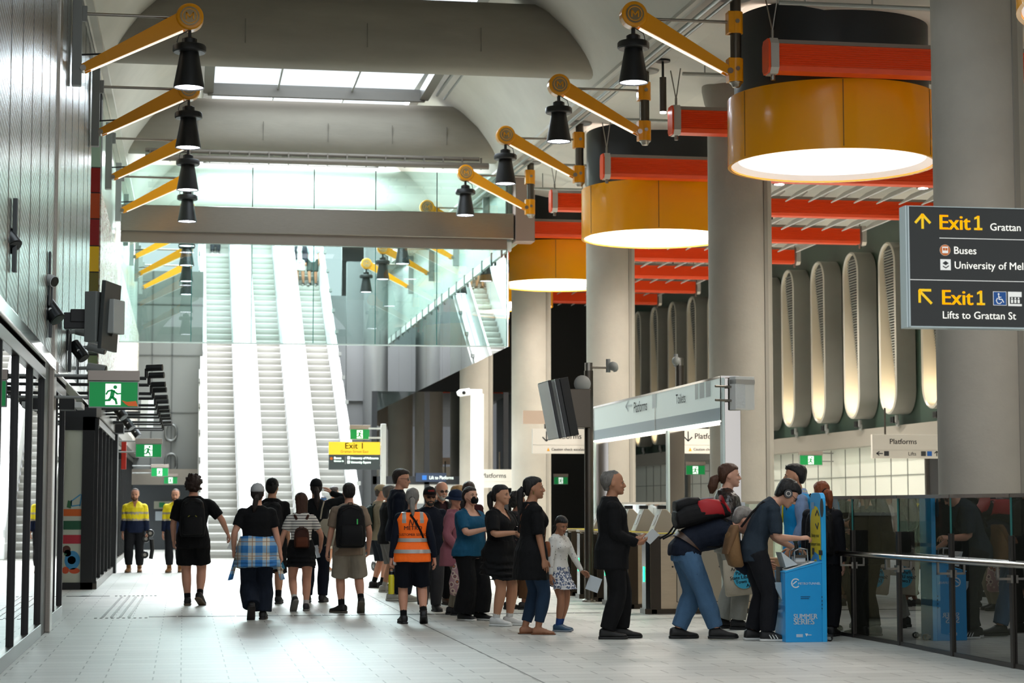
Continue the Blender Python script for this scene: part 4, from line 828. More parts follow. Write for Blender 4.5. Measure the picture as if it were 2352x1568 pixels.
# ================================================================ devices on the left wall
def spot(px, py, Y, k, lab, s=1., plate=True):
    X = LX; c = at_y(px, py, Y)
    t = thing('wall_spotlight', lab, 'spotlight', (X, Y, c.z), group='black wall spotlights'); cx = c.x-X
    if plate: MB().prism([(-.05*s, .32*s), (.05*s, .32*s), (.06*s, 0), (.05*s, -.32*s), (-.05*s, -.32*s), (-.06*s, 0)], .01, .05, 'X').build('back_plate', mat('plate_grey', '#4a4d4e', .4, .4), t, bevel=.006)
    M_ = V((.55, -.35, -.75)).normalized(); a = V((cx, 0, 0))-M_*.15*s; b = V((cx, 0, 0))+M_*.15*s
    MB().cyl((.03, 0, 0), a+M_*.1, .025, n=8).build('bracket', black, t, 60); MB().cyl(a, b, .095*s, n=20).build('barrel', mat('spot_black', '#17191a', .35, .3), t, 40); MB().cyl(b-M_*.0, b+M_*.004, .08*s, n=18).build('lens', blackg, t, 60); MB().cyl(V((cx, -.1*s, 0)), V((cx, -.09*s, 0)), .02, n=10).build('pivot_screw', white, t, 60)
    return t
spot(8, 540, 17.6, 0, 'black spotlight on the metal wall nearest the camera')
spot(117, 712, 22.4, 1, 'black spotlight beside the steel pilaster', .95)
spot(181, 806, 26.2, 2, 'black spotlight below the big wall speaker', .85)
spot(275, 945, 37.0, 3, 'small black spotlight above the far shops, nearest of three', .95, False)
spot(294, 972, 41.0, 4, 'small black spotlight above the far shops, middle of three', .9, False)
spot(311, 992, 45.5, 5, 'small black spotlight above the far shops, farthest of three', .9, False)
def bullet(px, py, Y, lab, dr=(.6, -.5, -.25), s=1., shell='#c9cbc8'):
    c = at_y(px, py, Y); t = thing('security_camera', lab, 'security camera', (LX, Y, c.z), group='wall security cameras'); q = V((c.x-LX, 0, 0)); d = V(dr).normalized()
    MB().span((.005, -.05, -.3*s), (.03, .05, .3*s)).build('back_plate', mat('plate_grey', '#4a4d4e', .4, .4), t, bevel=.01); MB().cyl((.02, 0, 0), q-d*.06, .025, n=8).build('bracket', greyp, t, 60)
    MB().cyl(q-d*.13*s, q+d*.13*s, .065*s, n=16).build('housing', mat('cam_shell'+shell[1:], shell, .35), t, 60); MB().cyl(q+d*.1301*s, q+d*.14*s, .055*s, n=16).build('lens', blackg, t, 60)
bullet(106, 640, 22.3, 'white round security camera above the pilaster spotlight')
bullet(192, 763, 26.0, 'grey box security camera under the wall speaker', (.8, -.3, -.2), .8, '#9a9d9b')
bullet(222, 800, 26.6, 'grey box security camera behind the exit sign, upper', (.8, -.2, -.2), .9, '#8d908e')
bullet(222, 846, 28.5, 'grey box security camera just over the exit sign', (.9, -.2, -.15), 1., '#a4a7a5')
c = at_y(205, 730, 25.0); t = thing('wall_speaker', 'large grey wall speaker panels on a black bracket', 'speaker', (LX, 25.0, c.z))
MB().span((.02, -.08, -.14), (.42, .08, .06)).span((.1, -.1, -.06), (.3, .1, .1)).tube([(.3, 0, -.1), (.62, 0, -.18)], .05, 8).build('bracket', black, t, bevel=.01)
e = at_y(240, 740, 25.0).x-LX
M_ = Matrix.Rotation(R(3), 3, 'Y')@Matrix.Rotation(R(-18), 3, 'Z')
MB().box((e-.06, 0, .0), (.16, .5, .62), M=Matrix.Rotation(R(-25), 3, 'Z')).build('cabinet', mat('speaker_grey', '#7d807d', .5), t, bevel=.01); MB().box((e+.06, 0, .02), (.05, .56, .84), M=M_).build('baffle', mat('speaker_dark', '#3b3e3d', .5), t, bevel=.006); MB().box((e+.14, .02, .02), (.09, .3, .42), M=Matrix.Rotation(R(-25), 3, 'Z')).build('horn', mat('speaker_pale', '#b4b7b4', .5), t, bevel=.01)
c = at_y(338, 950, 52.0); t = thing('wall_speaker', 'distant pale wall speaker on a black bracket over the far shops', 'speaker', (LX, 52.0, c.z))
e = c.x-LX; MB().span((.02, -.06, -.1), (e-.1, .06, .06)).build('bracket', black, t); MB().box((e, 0, 0), (.2, .5, .75), M=M_).build('cabinet', mat('speaker_pale', '#b4b7b4', .5), t, bevel=.01)
for k in range(12):
    y = 25.4+1.95*k; z = 3.02+.012*k+(.02 if k % 2 else 0)
    t = thing('arm_spotlight', 'small black spotlight on a long black wall arm, %s from the camera' % ORD[k], 'spotlight', (LX, y, z), group='black arm spotlights')
    MB().cyl((.02, 0, 0), (1.02, 0, 0), .022, n=8).cyl((1.02, 0, 0), (1.02, 0, .12), .022, n=8).build('arm', black, t, 60); MB().cyl((1.02, 0, .13), (1.22, -.05, .135), .042, n=12).build('barrel', black, t, 60)
t = thing('linear_light', 'slim white linear wall light below the first exit sign', 'wall light', (LX, 24.6, 2.62)); MB().span((.02, -.3, -.05), (.2, .1, .08)).build('arm', black, t); MB().box((.25, -.1, .0), (.09, .62, .07)).build('diffuser', white, t, bevel=.008)
c = at_y(290, 1045, 46.0); t = thing('fire_point', 'red upright fire point box at the far shopfront', 'fire point', (LX+.1, 46.0, c.z)); MB().span((0, -.06, -.32), (.11, .06, .32)).build('case', mat('fire_red', '#c22a1a', .4), t, bevel=.008); MB().span((-.1, -.05, -.1), (0, .05, .12)).build('bracket', black, t)
c = at_y(250, 985, 43.2); t = thing('door_closer', 'black door operator on the header of the far shop door', 'door operator', (LX+.05, 42.6, c.z)); MB().span((0, -.3, -.12), (.2, .3, .1)).build('case', black, t, bevel=.01); MB().span((.04, -.05, .1), (.1, .05, .25)).build('sensor', black, t)
# ================================================================ stamping kiosk
A = at_floor(1805, 1475); B = at_floor(1890, 1474); du = (B-A).normalized(); W_ = (B-A).length
rz = math.atan2(du.y, du.x); blue = mat('kiosk_blue', '#169ce2', .4); blue2 = mat('kiosk_blue_edge', '#20a8ea', .4)
t = thing('stamp_kiosk', 'bright blue passport stamping kiosk with tall yellow backboard', 'kiosk', A, rz)
zz = lambda px, py: (at_y(px, py, A.y+.0).z)
D_ = .38; hl = zz(1805, 1315); hr_ = zz(1885, 1292)
MB().prism([(0, 0), (W_, 0), (W_, hr_), (0, hl)], 0, D_, 'Y').build('body', blue, t, bevel=.006)
MB().loft([[(-.004, -.004, hl), (W_, -.004, hr_), (W_, D_, hr_), (-.004, D_, hl)], [(-.004, -.004, hl+.012), (W_, -.004, hr_+.012), (W_, D_, hr_+.012), (-.004, D_, hl+.012)]]).build('worktop', blue2, t)
MB().loft([[(.03, .06, hl+.02), (W_-.06, .06, hr_+.008), (W_-.06, D_-.06, hr_+.008), (.03, D_-.06, hl+.02)], [(.03, .06, hl+.026), (W_-.06, .06, hr_+.014), (W_-.06, D_-.06, hr_+.014), (.03, D_-.06, hl+.026)]]).build('pad', white, t)
bt = zz(1880, 1131); r_ = .09
bp = [(0, .0), (D_, 0), (D_, bt-r_)]+[(D_-r_+r_*cos(a), bt-r_+r_*sin(a)) for a in (.4, .8, 1.2)]+[(D_-r_, bt), (r_, bt)]+[(r_-r_*sin(a), bt-r_+r_*cos(a)) for a in (.4, .8, 1.2)]+[(0, bt-r_)]
MB().prism(bp, W_, W_+.05, 'X').build('backboard', blue2, t, bevel=.004)
ky = mat('kiosk_yellow', '#d8c514', .45)
R_, U_ = (0, -1, 0), (0, 0, 1); OB = (W_, D_, 0)
flat([[(.02, hr_+.03), (D_-.02, hr_+.03), (D_-.02, bt-.34)]+[(D_/2+(D_/2-.02)*cos(a), bt-.34+.2*sin(a)) for a in (.4, .8, 1.2, 1.57, 1.95, 2.35, 2.75)]+[(.02, bt-.34)]], OB, R_, U_, ky, t, 'yellow_panel')
kb = mat('kiosk_ink', '#1f2a30', .5); kw = mat('kiosk_white', '#dfeaf0', .5)
for i, (s_, z) in enumerate((('Stamp your', .47), ('passport here', .56))): text(s_, .056, (W_-.002, D_/2, bt-z), R_, U_, kb, t, align='CENTER', bold=.015)
flat([disc(.42, bt-.16, .055, r2=.1)], OB, R_, U_, kb, t, 'dark_badge', .008); flat([rect(.06, bt-.17, .16, bt-.1)], OB, R_, U_, mat('kiosk_lilac', '#7fa6cc', .5), t, 'small_mark', .006)
flat([disc(D_/2, bt-.78, .16, 7), [(D_/2-.12, bt-.98), (D_/2-.05, bt-.88), (D_/2+.05, bt-.88), (D_/2+.12, bt-.98), (D_/2, bt-.94)]], OB, R_, U_, blue, t, 'badge_graphic', .007); flat([disc(D_/2, bt-.76, .06, 10), disc(D_/2-.07, bt-.82, .035), disc(D_/2+.07, bt-.82, .035)], OB, R_, U_, ky, t, 'badge_detail', .009)
flat([rect(.1, bt-z, .4, bt-z+.014) for z in (1.1, 1.14, 1.18, 1.22)]+[rect(.08, hr_+.08, .15, hr_+.15), rect(.3, hr_+.08, .42, hr_+.13)], OB, R_, U_, kb, t, 'small_print', .007)
flat([stroke((.2, bt-.24), (.26, bt-.19), .02), stroke((.26, bt-.19), (.32, bt-.24), .02), stroke((.2, bt-.33), (.26, bt-.38), .02), stroke((.26, bt-.38), (.3, bt-.32), .02)], OB, R_, U_, kb, t, 'logo', .007)
F_ = (0, 0, 0)
q_ = lambda px, py: ((px-1805)/85*W_, (1475-py)/ (1475-1315)*hl)
ax = lambda s_, px, py, sz, m=kw, bold=.02, sx=1.: text(s_, sz, (q_(px, py)[0], 0, q_(px, py)[1]), (1, 0, 0), (0, 0, 1), m, t, bold=bold, sx=sx)
ax('SUMMER', 1823, 1421, .074, bold=.035, sx=.92); ax('SERIES', 1823, 1434, .084, bold=.035, sx=.98); ax('METRO', 1834, 1342.5, .034, bold=.03); ax('TUNNEL', 1858.5, 1342.5, .034, bold=.0)
c_ = q_(1829, 1339); arc = [(c_[0]+.045*cos(a), c_[1]+.045*sin(a)) for a in [R(45+i*27) for i in range(11)]]
flat([stroke(p, q, .012) for p, q in zip(arc, arc[1:])]+[stroke((c_[0]-.03, c_[1]-.01), (c_[0]+.01, c_[1]+.02), .01)], F_, (1, 0, 0), (0, 0, 1), kw, t, 'logo')
flat([rect(*q_(1840, 1371+i*4), *q_(1862-i*3, 1369.5+i*4)) for i in range(2)], F_, (1, 0, 0), (0, 0, 1), mat('kiosk_navy', '#0d4f7d', .5), t, 'small_print')
flat([rect(*q_(1829, 1458+i*2.4), *q_(1844, 1456.6+i*2.4)) for i in range(3)]+[[q_(1849, 1455), q_(1856, 1455), q_(1852.5, 1462)], rect(*q_(1854, 1459), *q_(1864, 1457.5))], F_, (1, 0, 0), (0, 0, 1), kw, t, 'government_mark')
for s_, z in (('SUMMER', .33), ('SERIES', .25)): text(s_, .07, (0, D_-.1, z), (0, -1, 0), (0, 0, 1), mat('kiosk_faint', '#4aa6d6', .5), t, bold=.012)
MB().span((-.006, .16, .62), (.02, .3, .78)).build('slot', black, t)
MB().loft([[(-.1, .12, .62), (-.004, .12, .62), (-.004, .34, .62), (-.1, .34, .62)], [(-.004, .12, .44), (0, .12, .44), (0, .34, .44), (-.004, .34, .44)]]).build('leaflet_tray', mat('tray', '#9fb0b8', .4), t)
for y in (.08, .42): MB().lathe([(.02, -.012), (.035, -.012), (.035, .012), (.02, .012)], (W_+.1, y, .036), 16, Matrix.Rotation(pi/2, 3, 'X'), True).build('castor', black, t, 60); MB().span((W_+.04, y-.02, .02), (W_+.1, y+.02, .05)).build('castor_fork', greyp, t)
KA = A; KR = rz
st = thing('stamp_press', 'chrome and black self inking stamp standing on the kiosk top', 'stamp', A+Matrix.Rotation(rz, 3, 'Z')@V((W_*.5, .2, (hl+hr_)/2+.0)), rz)
cs = mat('stamp_chrome', '#8d9294', .25, .8)
MB().span((-.07, -.09, .02), (.1, .09, .05)).build('base_plate', cs, st, bevel=.004); MB().tube([(-.06, -.08, .04), (-.06, -.08, .17), (-.0, -.08, .2), (.08, -.08, .19), (.09, -.08, .04)], .009, 8).build('side_frame', cs, st, 60); MB().tube([(-.06, .08, .04), (-.06, .08, .17), (-.0, .08, .2), (.08, .08, .19), (.09, .08, .04)], .009, 8).build('side_frame', cs, st, 60); MB().span((-.05, -.06, .05), (.07, .06, .12)).build('ink_box', mat('stamp_white', '#cfd4d6', .4), st, bevel=.006); MB().span((-.05, -.07, .1), (.08, .07, .13)).build('cross_bar', steel2, st); MB().cyl((0, 0, .12), (-.02, 0, .27), .018, n=10).build('stem', black, st, 60); MB().ell((-.022, 0, .29), (.03, .03, .045)).build('handle', mat('stamp_green', '#2c3f36', .4), st, 180)
bk = MB().loft([[(-.16, -.1, .0), (-.03, -.1, .03), (-.03, .1, .03), (-.16, .1, .0)], [(-.21, -.1, .16), (-.2, -.1, .16), (-.2, .1, .16), (-.21, .1, .16)]])
o = bk.build('passport_booklet', mat('paper_pale', '#c6ced0', .6), None, label='pale passport booklet held under the stamp on the kiosk', cat='booklet'); o.location = st.location; o.rotation_euler = (0, 0, rz)
bx = at_floor(1762, 1428)
for k, (z0, z1, dx) in enumerate(((0, .40, 0), (.405, .78, .02))):
    b_ = thing('cardboard_box', 'brown cardboard box behind the kiosk, %s of the two' % ('lower', 'upper')[k], 'box', (bx.x+dx, bx.y, z0), R(4), group='cardboard boxes')
    MB().span((0, 0, 0), (.5, .4, z1-z0)).build('body', mat('cardboard', '#8b6b4d', .8, var=.06), b_, bevel=.004); MB().span((.0, .17, z1-z0), (.5, .23, z1-z0+.002)).span((.2, -.002, (z1-z0)*.8), (.26, 0, z1-z0)).build('tape', mat('tape', '#a98a66', .4), b_)
ca = thing('counter', 'low dark stainless counter beside the leather jacket youth', 'counter', (8.1, 24.4, 0)); MB().span((0, 0, 0), (.9, .5, 1.3)).build('body', gatem, ca, bevel=.01); MB().span((-.02, -.02, 1.3), (.92, .52, 1.34)).build('top', mirror, ca)
# ================================================================ people
def interp(tab, t):
    if t <= tab[0][0]: return tab[0][1:]
    for a, b in zip(tab, tab[1:]):
        if t <= b[0]:
            k = (t-a[0])/(b[0]-a[0]); return tuple(p+(q-p)*k for p, q in zip(a[1:], b[1:]))
    return tab[-1][1:]
def sring(c, ax, ay, rx, ry, n=20, e=2.3):
    out = []
    for k in range(n):
        t = 2*pi*k/n; ct, st = cos(t), sin(t)
        out.append(c+ax*(rx*math.copysign(abs(ct)**(2/e), ct))+ay*(ry*math.copysign(abs(st)**(2/e), st)))
    return out
def fuse(mb, voxel, smooth=3, dec=None, wr=0., wf=9., ws=(1, 1, .35), seed=0):
    # union of overlapping closed pieces as one smooth skin; wr adds cloth folds
    tm = mb.mesh('tmp'); ob = bpy.data.objects.new('tmp', tm)
    r = ob.modifiers.new('r', 'REMESH'); r.mode = 'VOXEL'; r.voxel_size = voxel
    if smooth: s = ob.modifiers.new('s', 'SMOOTH'); s.iterations = smooth; s.factor = .5
    if dec: d = ob.modifiers.new('d', 'DECIMATE'); d.ratio = dec
    me = bake(ob); bpy.data.meshes.remove(tm)
    if wr:
        o3 = V((seed*7.1, seed*3.3, seed*1.7))
        n = len(me.vertices); co = [0.]*(3*n); no = [0.]*(3*n); me.vertices.foreach_get('co', co); me.vertices.foreach_get('normal', no)
        for i in range(0, 3*n, 3):
            p = V((co[i]*ws[0], co[i+1]*ws[1], co[i+2]*ws[2]))*wf+o3; k = wr*(1.2*noise.noise(p)+.8*abs(noise.noise(p*2.1))+.35*noise.noise(p*4.7)-.2)
            co[i] += no[i]*k; co[i+1] += no[i+1]*k; co[i+2] += no[i+2]*k
        me.vertices.foreach_set('co', co); me.update()
    me.polygons.foreach_set('use_smooth', [True]*len(me.polygons))
    return me
def put(name, me, mats, parent, slotfn=None, **kw):
    o = bpy.data.objects.new(name, me); COL.objects.link(o); o.parent = parent
    me.materials.clear()
    for m in (mats if isinstance(mats, (list, tuple)) else [mats]): me.materials.append(m)
    if slotfn: me.polygons.foreach_set('material_index', [slotfn(p.center) for p in me.polygons])
    tag(o, **kw); return o
def drop_faces(me, fn):
    bm = bmesh.new(); bm.from_mesh(me); bmesh.ops.delete(bm, geom=[f for f in bm.faces if fn(f.calc_center_median())], context='FACES'); bm.to_mesh(me); bm.free()
def cloth(c, rough=.85, bump=.25): return mat('cloth_'+c.strip('#'), c, rough, var=.10, vs=7, bump=bump, bs=140, spec=.25)
def skin(c): return mat('skin_'+c.strip('#'), c, .5, var=.05, vs=12, spec=.35)
def hairm(c): return mat('hair_'+c.strip('#'), c, .5, var=.3, vs=14, bump=.6, bs=90, stretch=(1, 1, .18), spec=.4)
SK = {'fair': '#cf9d84', 'pink': '#d39a80', 'tan': '#a8765a', 'warm': '#bd8a6c', 'deep': '#8a5a44'}
TM = [(-.05, .074, .060, 0), (-.02, .092, .066, -.004), (.02, .094, .066, -.006), (.07, .084, .058, 0), (.115, .078, .054, .004), (.17, .086, .058, .006), (.22, .098, .062, .005), (.262, .103, .058, 0), (.29, .095, .048, -.004), (.312, .066, .040, -.008), (.33, .036, .034, -.010), (.345, .032, .032, -.008)]
TF = [(-.05, .078, .062, 0), (-.02, .099, .070, -.006), (.02, .098, .070, -.008), (.07, .082, .056, 0), (.115, .072, .050, .005), (.17, .078, .056, .008), (.215, .086, .066, .010), (.258, .090, .055, 0), (.288, .084, .044, -.004), (.312, .058, .037, -.008), (.33, .031, .030, -.010), (.345, .028, .028, -.008)]
AR = [(0, .036), (.12, .0345), (.3, .029), (.5, .0235), (.6, .0245), (.75, .021), (1, .0150)]
LR = [(0, .056), (.15, .054), (.3, .047), (.45, .0375), (.52, .0345), (.6, .035), (.7, .0355), (.85, .0265), (1, .0195)]
HEADR = [(.0, .10, .36, .14), (.05, .155, .405, .03), (.13, .215, .42, -.10), (.24, .262, .415, -.24), (.36, .292, .415, -.35), (.48, .312, .405, -.42), (.6, .325, .41, -.455), (.72, .322, .395, -.46), (.83, .292, .345, -.42), (.92, .228, .255, -.33), (.98, .13, .14, -.2), (1.0, .04, .04, -.08)]

class Man:
    def __init__(s, name_label, pos, H, hd=0, fem=False, g=1., belly=0., lean=0, curve=0, twist=0, hip=(0, 0, 0), head=(0, 0, 0), feet=None, arms=None, sk='fair', vox=.008, beard=None, hair='#2a1d16', brow=None, far=False, shoeless=False, hands=(None, None), smile=0):
        s.H = H; s.fem = fem; s.g = g; s.belly = belly; s.lean = R(lean); s.curve = R(curve); s.tw = R(twist); s.vox = vox; s.far = far; s.hairc = hair
        s.root = thing('person', name_label, 'person', pos, -R(hd), 'people in the station hall')
        s.hip = V((hip[0], hip[1], .515+hip[2]))*H; s.T = TF if fem else TM
        # spine samples
        s.sp = []; p = s.hip.copy(); n = 40; ds = .37*H/n
        for i in range(n+1):
            q = .37*i/n; a = s.lean*min(1, q/.10)+s.curve*max(0, (q-.08)/.25)
            u = V((0, sin(a), cos(a))); f = V((0, cos(a), -sin(a))); tw = s.tw*min(1, q/.28)
            r = V((cos(tw), sin(tw), 0)); r = (r-u*r.dot(u)).normalized(); f = u.cross(r)
            s.sp.append((q, p.copy(), r, f, u)); p = p+u*ds
        # head frame
        yw, pt, rl = [R(x) for x in head]
        M_ = Matrix.Rotation(-yw, 3, 'Z')@Matrix.Rotation(-pt, 3, 'X')@Matrix.Rotation(rl, 3, 'Y')
        _, nb, _, nf, nu = s.at(.335)
        s.hh = .141*H; hu = M_@V((0, 0, 1)); hf = M_@V((0, 1, 0))
        s.neck0 = nb; s.neck1 = nb+(nu*.6+hu*.6).normalized()*.036*H+hf*.012*H
        s.HM = M_; s.HO = s.neck1-hu*.02*H+hf*.004*H   # chin level origin
        # limbs
        sw = (.098 if not fem else .086)*(.5+.5*g)
        _, q, r, f, u = s.at(.283); s.sh = [q+r*sw*H*e-u*.004*H for e in (1, -1)]
        s.arm = []; arms = arms or {}
        for i, e in enumerate((1, -1)):
            a = arms.get('R' if e > 0 else 'L', 'hang')
            if a == 'hang': a = dict(w=(e*(sw+.035+.03*(g-1)), .02, .475), h=(e*.4, -1, 0))
            w = V(a['w'])*H; s.arm.append(s.ik(s.sh[i], w, .172*H, .152*H, V(a.get('h', (e, -1, -.3)))))
        s.aspec = [arms.get('R', 'hang'), arms.get('L', 'hang')]
        s.leg = []; s.feet = []
        feet = feet or {}
        for e, k in ((1, 'R'), (-1, 'L')):
            f_ = feet.get(k, {}); p = V(f_.get('p', (e*.05, 0, 0)))*H; lift = f_.get('pitch', 0); yaw = f_.get('yaw', e*8)
            fd = Matrix.Rotation(-R(yaw), 3, 'Z')@Matrix.Rotation(-R(lift), 3, 'X')
            an = p+V((0, 0, .046*H))+V((0, -.0, .075*H*max(0, sin(R(lift)))))
            hj = s.hip+V((e*.052*H*(.7+.3*g), 0, -.005*H))
            s.leg.append(s.ik(hj, an, .243*H, .235*H, V(f_.get('k', (e*.12, 1, 0))))); s.feet.append((s.leg[-1][2], fd))
        s.body(SK.get(sk, sk), beard, hair, brow, shoeless, hands, smile)
    def at(s, q):
        if q < 0: _, p, r, f, u = s.sp[0]; return q, p+u*q*s.H, r, f, u
        i = min(int(q/.37*40), 39); return s.sp[i] if q*40/.37-i < .5 else s.sp[i+1]
    def ik(s, a, b, l1, l2, hint):
        d = b-a; L = min(d.length, (l1+l2)*.999); d = d.normalized(); x = (l1*l1-l2*l2+L*L)/(2*L); y = math.sqrt(max(l1*l1-x*x, 0))
        h = hint-d*hint.dot(d); h = h.normalized() if h.length > 1e-6 else d.orthogonal().normalized()
        return (a, a+d*x+h*y, a+d*L)
    def limb(s, ch, t):
        a, b, c = ch; l1 = (b-a).length; l2 = (c-b).length; L = t*(l1+l2)
        if L <= l1: return a+(b-a)*(L/l1)
        return b+(c-b)*min(1.2, (L-l1)/l2)
    def limb_tube(s, m_, ch, t0, t1, rf, n=10, k=12):
        ts = [t0+(t1-t0)*i/k for i in range(k+1)]; pts = [s.limb(ch, t) for t in ts]
        for i in range(1, k): pts[i] = pts[i]*.7+(pts[i-1]+pts[i+1])*.15
        m_.tube(pts, [rf(t) for t in ts], n)
    def torso_r(s, q):
        w, d, o = interp(s.T, q); g = s.g; b = s.belly*math.exp(-((q-.08)/.075)**2)
        return w*s.H*(g if q < .26 else .5+.5*g), (d*(g if q < .28 else 1)+b*.5)*s.H, (o+b*.55)*s.H
    def torso_ring(s, q, inf=0., kx=1., ky=1., n=22):
        _, p, r, f, u = s.at(q); w, d, o = s.torso_r(max(q, -.02)); return sring(p+f*o, r, f, (w+inf)*kx, (d+inf)*ky, n)
    def loc(s, c):   # torso coordinates of a point: (side, forward, height) in body heights
        best = min(s.sp, key=lambda e: (c-e[1]).length_squared); q, p, r, f, u = best; d = c-p
        return d.dot(r)/s.H, d.dot(f)/s.H, q+d.dot(u)/s.H
    def hp(s, x, y, z): return s.HO+s.HM@(V((x, y, z))*s.hh)
    def hand_frame(s, i):
        a, b, c = s.arm[i]; sp = s.aspec[i]; d = (c-b).normalized(); e = 1 if i == 0 else -1
        if isinstance(sp, dict) and 'd' in sp: d = V(sp['d']).normalized()
        n = V(sp['n']) if isinstance(sp, dict) and 'n' in sp else V((-e, 0, 0)); n = (n-d*n.dot(d)); n = n.normalized() if n.length > .01 else d.orthogonal().normalized()
        t = d.cross(n)*e; return c, d, n, t
    def hand_point(s, i, along=.05, palm=.02, th=0.):
        c, d, n, t = s.hand_frame(i); return s.root.matrix_basis@(c+(d*along+n*palm+t*th)*s.H)
    def W(s, p): return s.root.matrix_basis@V(p)
    def body(s, skc, beard, hairc, brow, shoeless, hands, smile):
        H = s.H; m = MB(); ks = [e[0] for e in s.T]
        m.loft([s.torso_ring(q) for q in ks])
        if s.fem:
            for e in (1, -1): _, p, r, f, u = s.at(.212); kb = math.sqrt(s.g); m.ell(p+r*e*.042*H*kb+f*.046*H*s.g-u*.004*H, (.036*H*kb, .030*H*kb, .036*H*kb))
        _, p, r, f, u = s.at(.30); m.tube([p+f*-.004*H, s.neck1+V((0, 0, .012*H))], [.040*H, .031*H], 14)
        for i in (0, 1):
            gg = .6+.4*s.g
            s.limb_tube(m, s.arm[i], 0, 1.0, lambda t: interp(AR, t)[0]*H*gg*(.93 if s.fem else 1)); m.ell(s.sh[i]-V((0, 0, .006*H)), (.037*H*gg, .036*H*gg, .032*H*gg))
            s.limb_tube(m, s.leg[i], -.02, 1.0, lambda t: interp(LR, t)[0]*H*(.55+.45*s.g), 12)
            an, fd = s.feet[i]; fw = fd@V((0, 1, 0)); up = fd@V((0, 0, 1)); rt = fd@V((1, 0, 0))
            m.loft([sring(an+fw*y*H+up*z*H, rt, up, w*H, h*H, 12) for y, w, h, z in ((-.036, .012, .014, -.026), (-.028, .019, .022, -.022), (0, .021, .026, -.018), (.035, .023, .02, -.024), (.07, .026, .0135, -.0315), (.095, .024, .0105, -.034), (.105, .014, .007, -.036))])
            c, d, n, t = s.hand_frame(i)
            m.loft([sring(c+d*y*H, t, n, w*H, h*H, 12) for y, w, h in ((-.012, .0145, .0125), (.008, .0175, .012), (.03, .0235, .0115), (.05, .0240, .0095), (.056, .020, .007))])
        # head
        hh = s.hh
        m.loft([sring(s.hp(0, (yf+yb)/2, z), s.HM@V((1, 0, 0)), s.HM@V((0, 1, 0)), w*hh, (yf-yb)/2*hh, 24, 2.2) for z, w, yf, yb in HEADR])
        E_ = lambda x, y, z, a, b, c, M_=None: m.ell(s.hp(x, y, z), (a*hh, b*hh, c*hh), s.HM if M_ is None else s.HM@M_)
        m.tube([s.hp(0, .385, .56), s.hp(0, .46, .44), s.hp(0, .505, .355), s.hp(0, .44, .315)], [.032*hh, .042*hh, .054*hh, .04*hh], 10)
        for e in (1, -1):
            E_(e*.05, .43, .335, .042, .05, .034); E_(e*.13, .375, .555, .115, .05, .026); E_(e*.16, .335, .36, .09, .07, .07)
            E_(e*.325, -.03, .46, .032, .085, .125, Matrix.Rotation(R(-14), 3, 'X'))
        E_(0, .395, .21, .11, .045, .05); E_(0, .38, .06, .09, .05, .05)
        me = fuse(m, s.vox*(1.6 if s.far else 1), 3, .34 if not s.far else .5)
        # fingers, eyes, brows and lips carried on the same mesh
        x = MB(); mats = [skin(skc)]
        if not s.far or True:
            for i in (0, 1):
                c, d, n, t = s.hand_frame(i); sp = s.aspec[i]; curl = (sp.get('c', 28) if isinstance(sp, dict) else 24); H_ = H
                for j, (o, l) in enumerate(((.0172, .040), (.0058, .045), (-.0058, .042), (-.0165, .033))):
                    p = c+d*(.050-.004*abs(j-1))*H_+t*o*H_; cu = R(curl+7*j); ang = cu*.55; pts = [p-d*.012*H_, p]; q = p
                    for k, fr in enumerate((.45, .32, .23)):
                        dd = d*cos(ang)+n*sin(ang); q = q+dd*l*fr*H_; pts.append(q.copy()); ang += cu*(.75 if k == 0 else .6)
                    x.tube(pts, [.0055*H_, .0056*H_, .0051*H_, .0046*H_, .0034*H_], 7)
                p = c+d*.014*H_+t*.015*H_+n*.003*H_; th = (t*.75+d*.75+n*.28).normalized(); th2 = (t*.25+d*.9+n*(.3+curl*.006)).normalized()
                x.tube([p-th*.006*H_, p+th*.020*H_, p+th*.020*H_+th2*.018*H_, p+th*.020*H_+th2*.032*H_], [.0085*H_, .0072*H_, .0060*H_, .0042*H_], 8)
        nsk = len(x.f)
        def part(m2): x.mi = len(mats); mats.append(m2)
        X_ = lambda px, py, pz, a, b, c, M_=None: x.ell(s.hp(px, py, pz), (a*hh, b*hh, c*hh), s.HM if M_ is None else s.HM@M_, 10, 6)
        part(mat('eye_white', '#cfc8c0', .3))
        for e in (1, -1): X_(e*.135, .378, .493, .055, .03, .019)
        part(mat('eye_dark', '#1c120d', .2))
        for e in (1, -1): X_(e*.135, .398, .495, .029, .014, .021); x.tube([s.hp(e*(.07+.04*k), .408-.012*abs(k-1.3), .522-.006*(k-1.5)**2) for k in range(4)], .008*hh, 5)
        part(hairm(brow or hairc))
        for e in (1, -1): x.tube([s.hp(e*(.055+.05*k), .418-.02*max(0, k-1.5), .568+.012*k-.010*max(0, k-2)**2*2) for k in range(4)], [.010*hh, .016*hh, .014*hh, .007*hh], 6)
        part(mat('lip_'+skc.strip('#'), tuple(c*f for c, f in zip(lin(skc)[:3], (.72, .45, .45))), .4))
        for z, a, b in ((.222, .085, .016), (.196, .075, .019)): x.tube([s.hp(a*k, .438-.05*k*k, z+smile*.03*k*k) for k in (-1, -.5, 0, .5, 1)], [.004*hh, b*hh, b*1.1*hh, b*hh, .004*hh], 6)
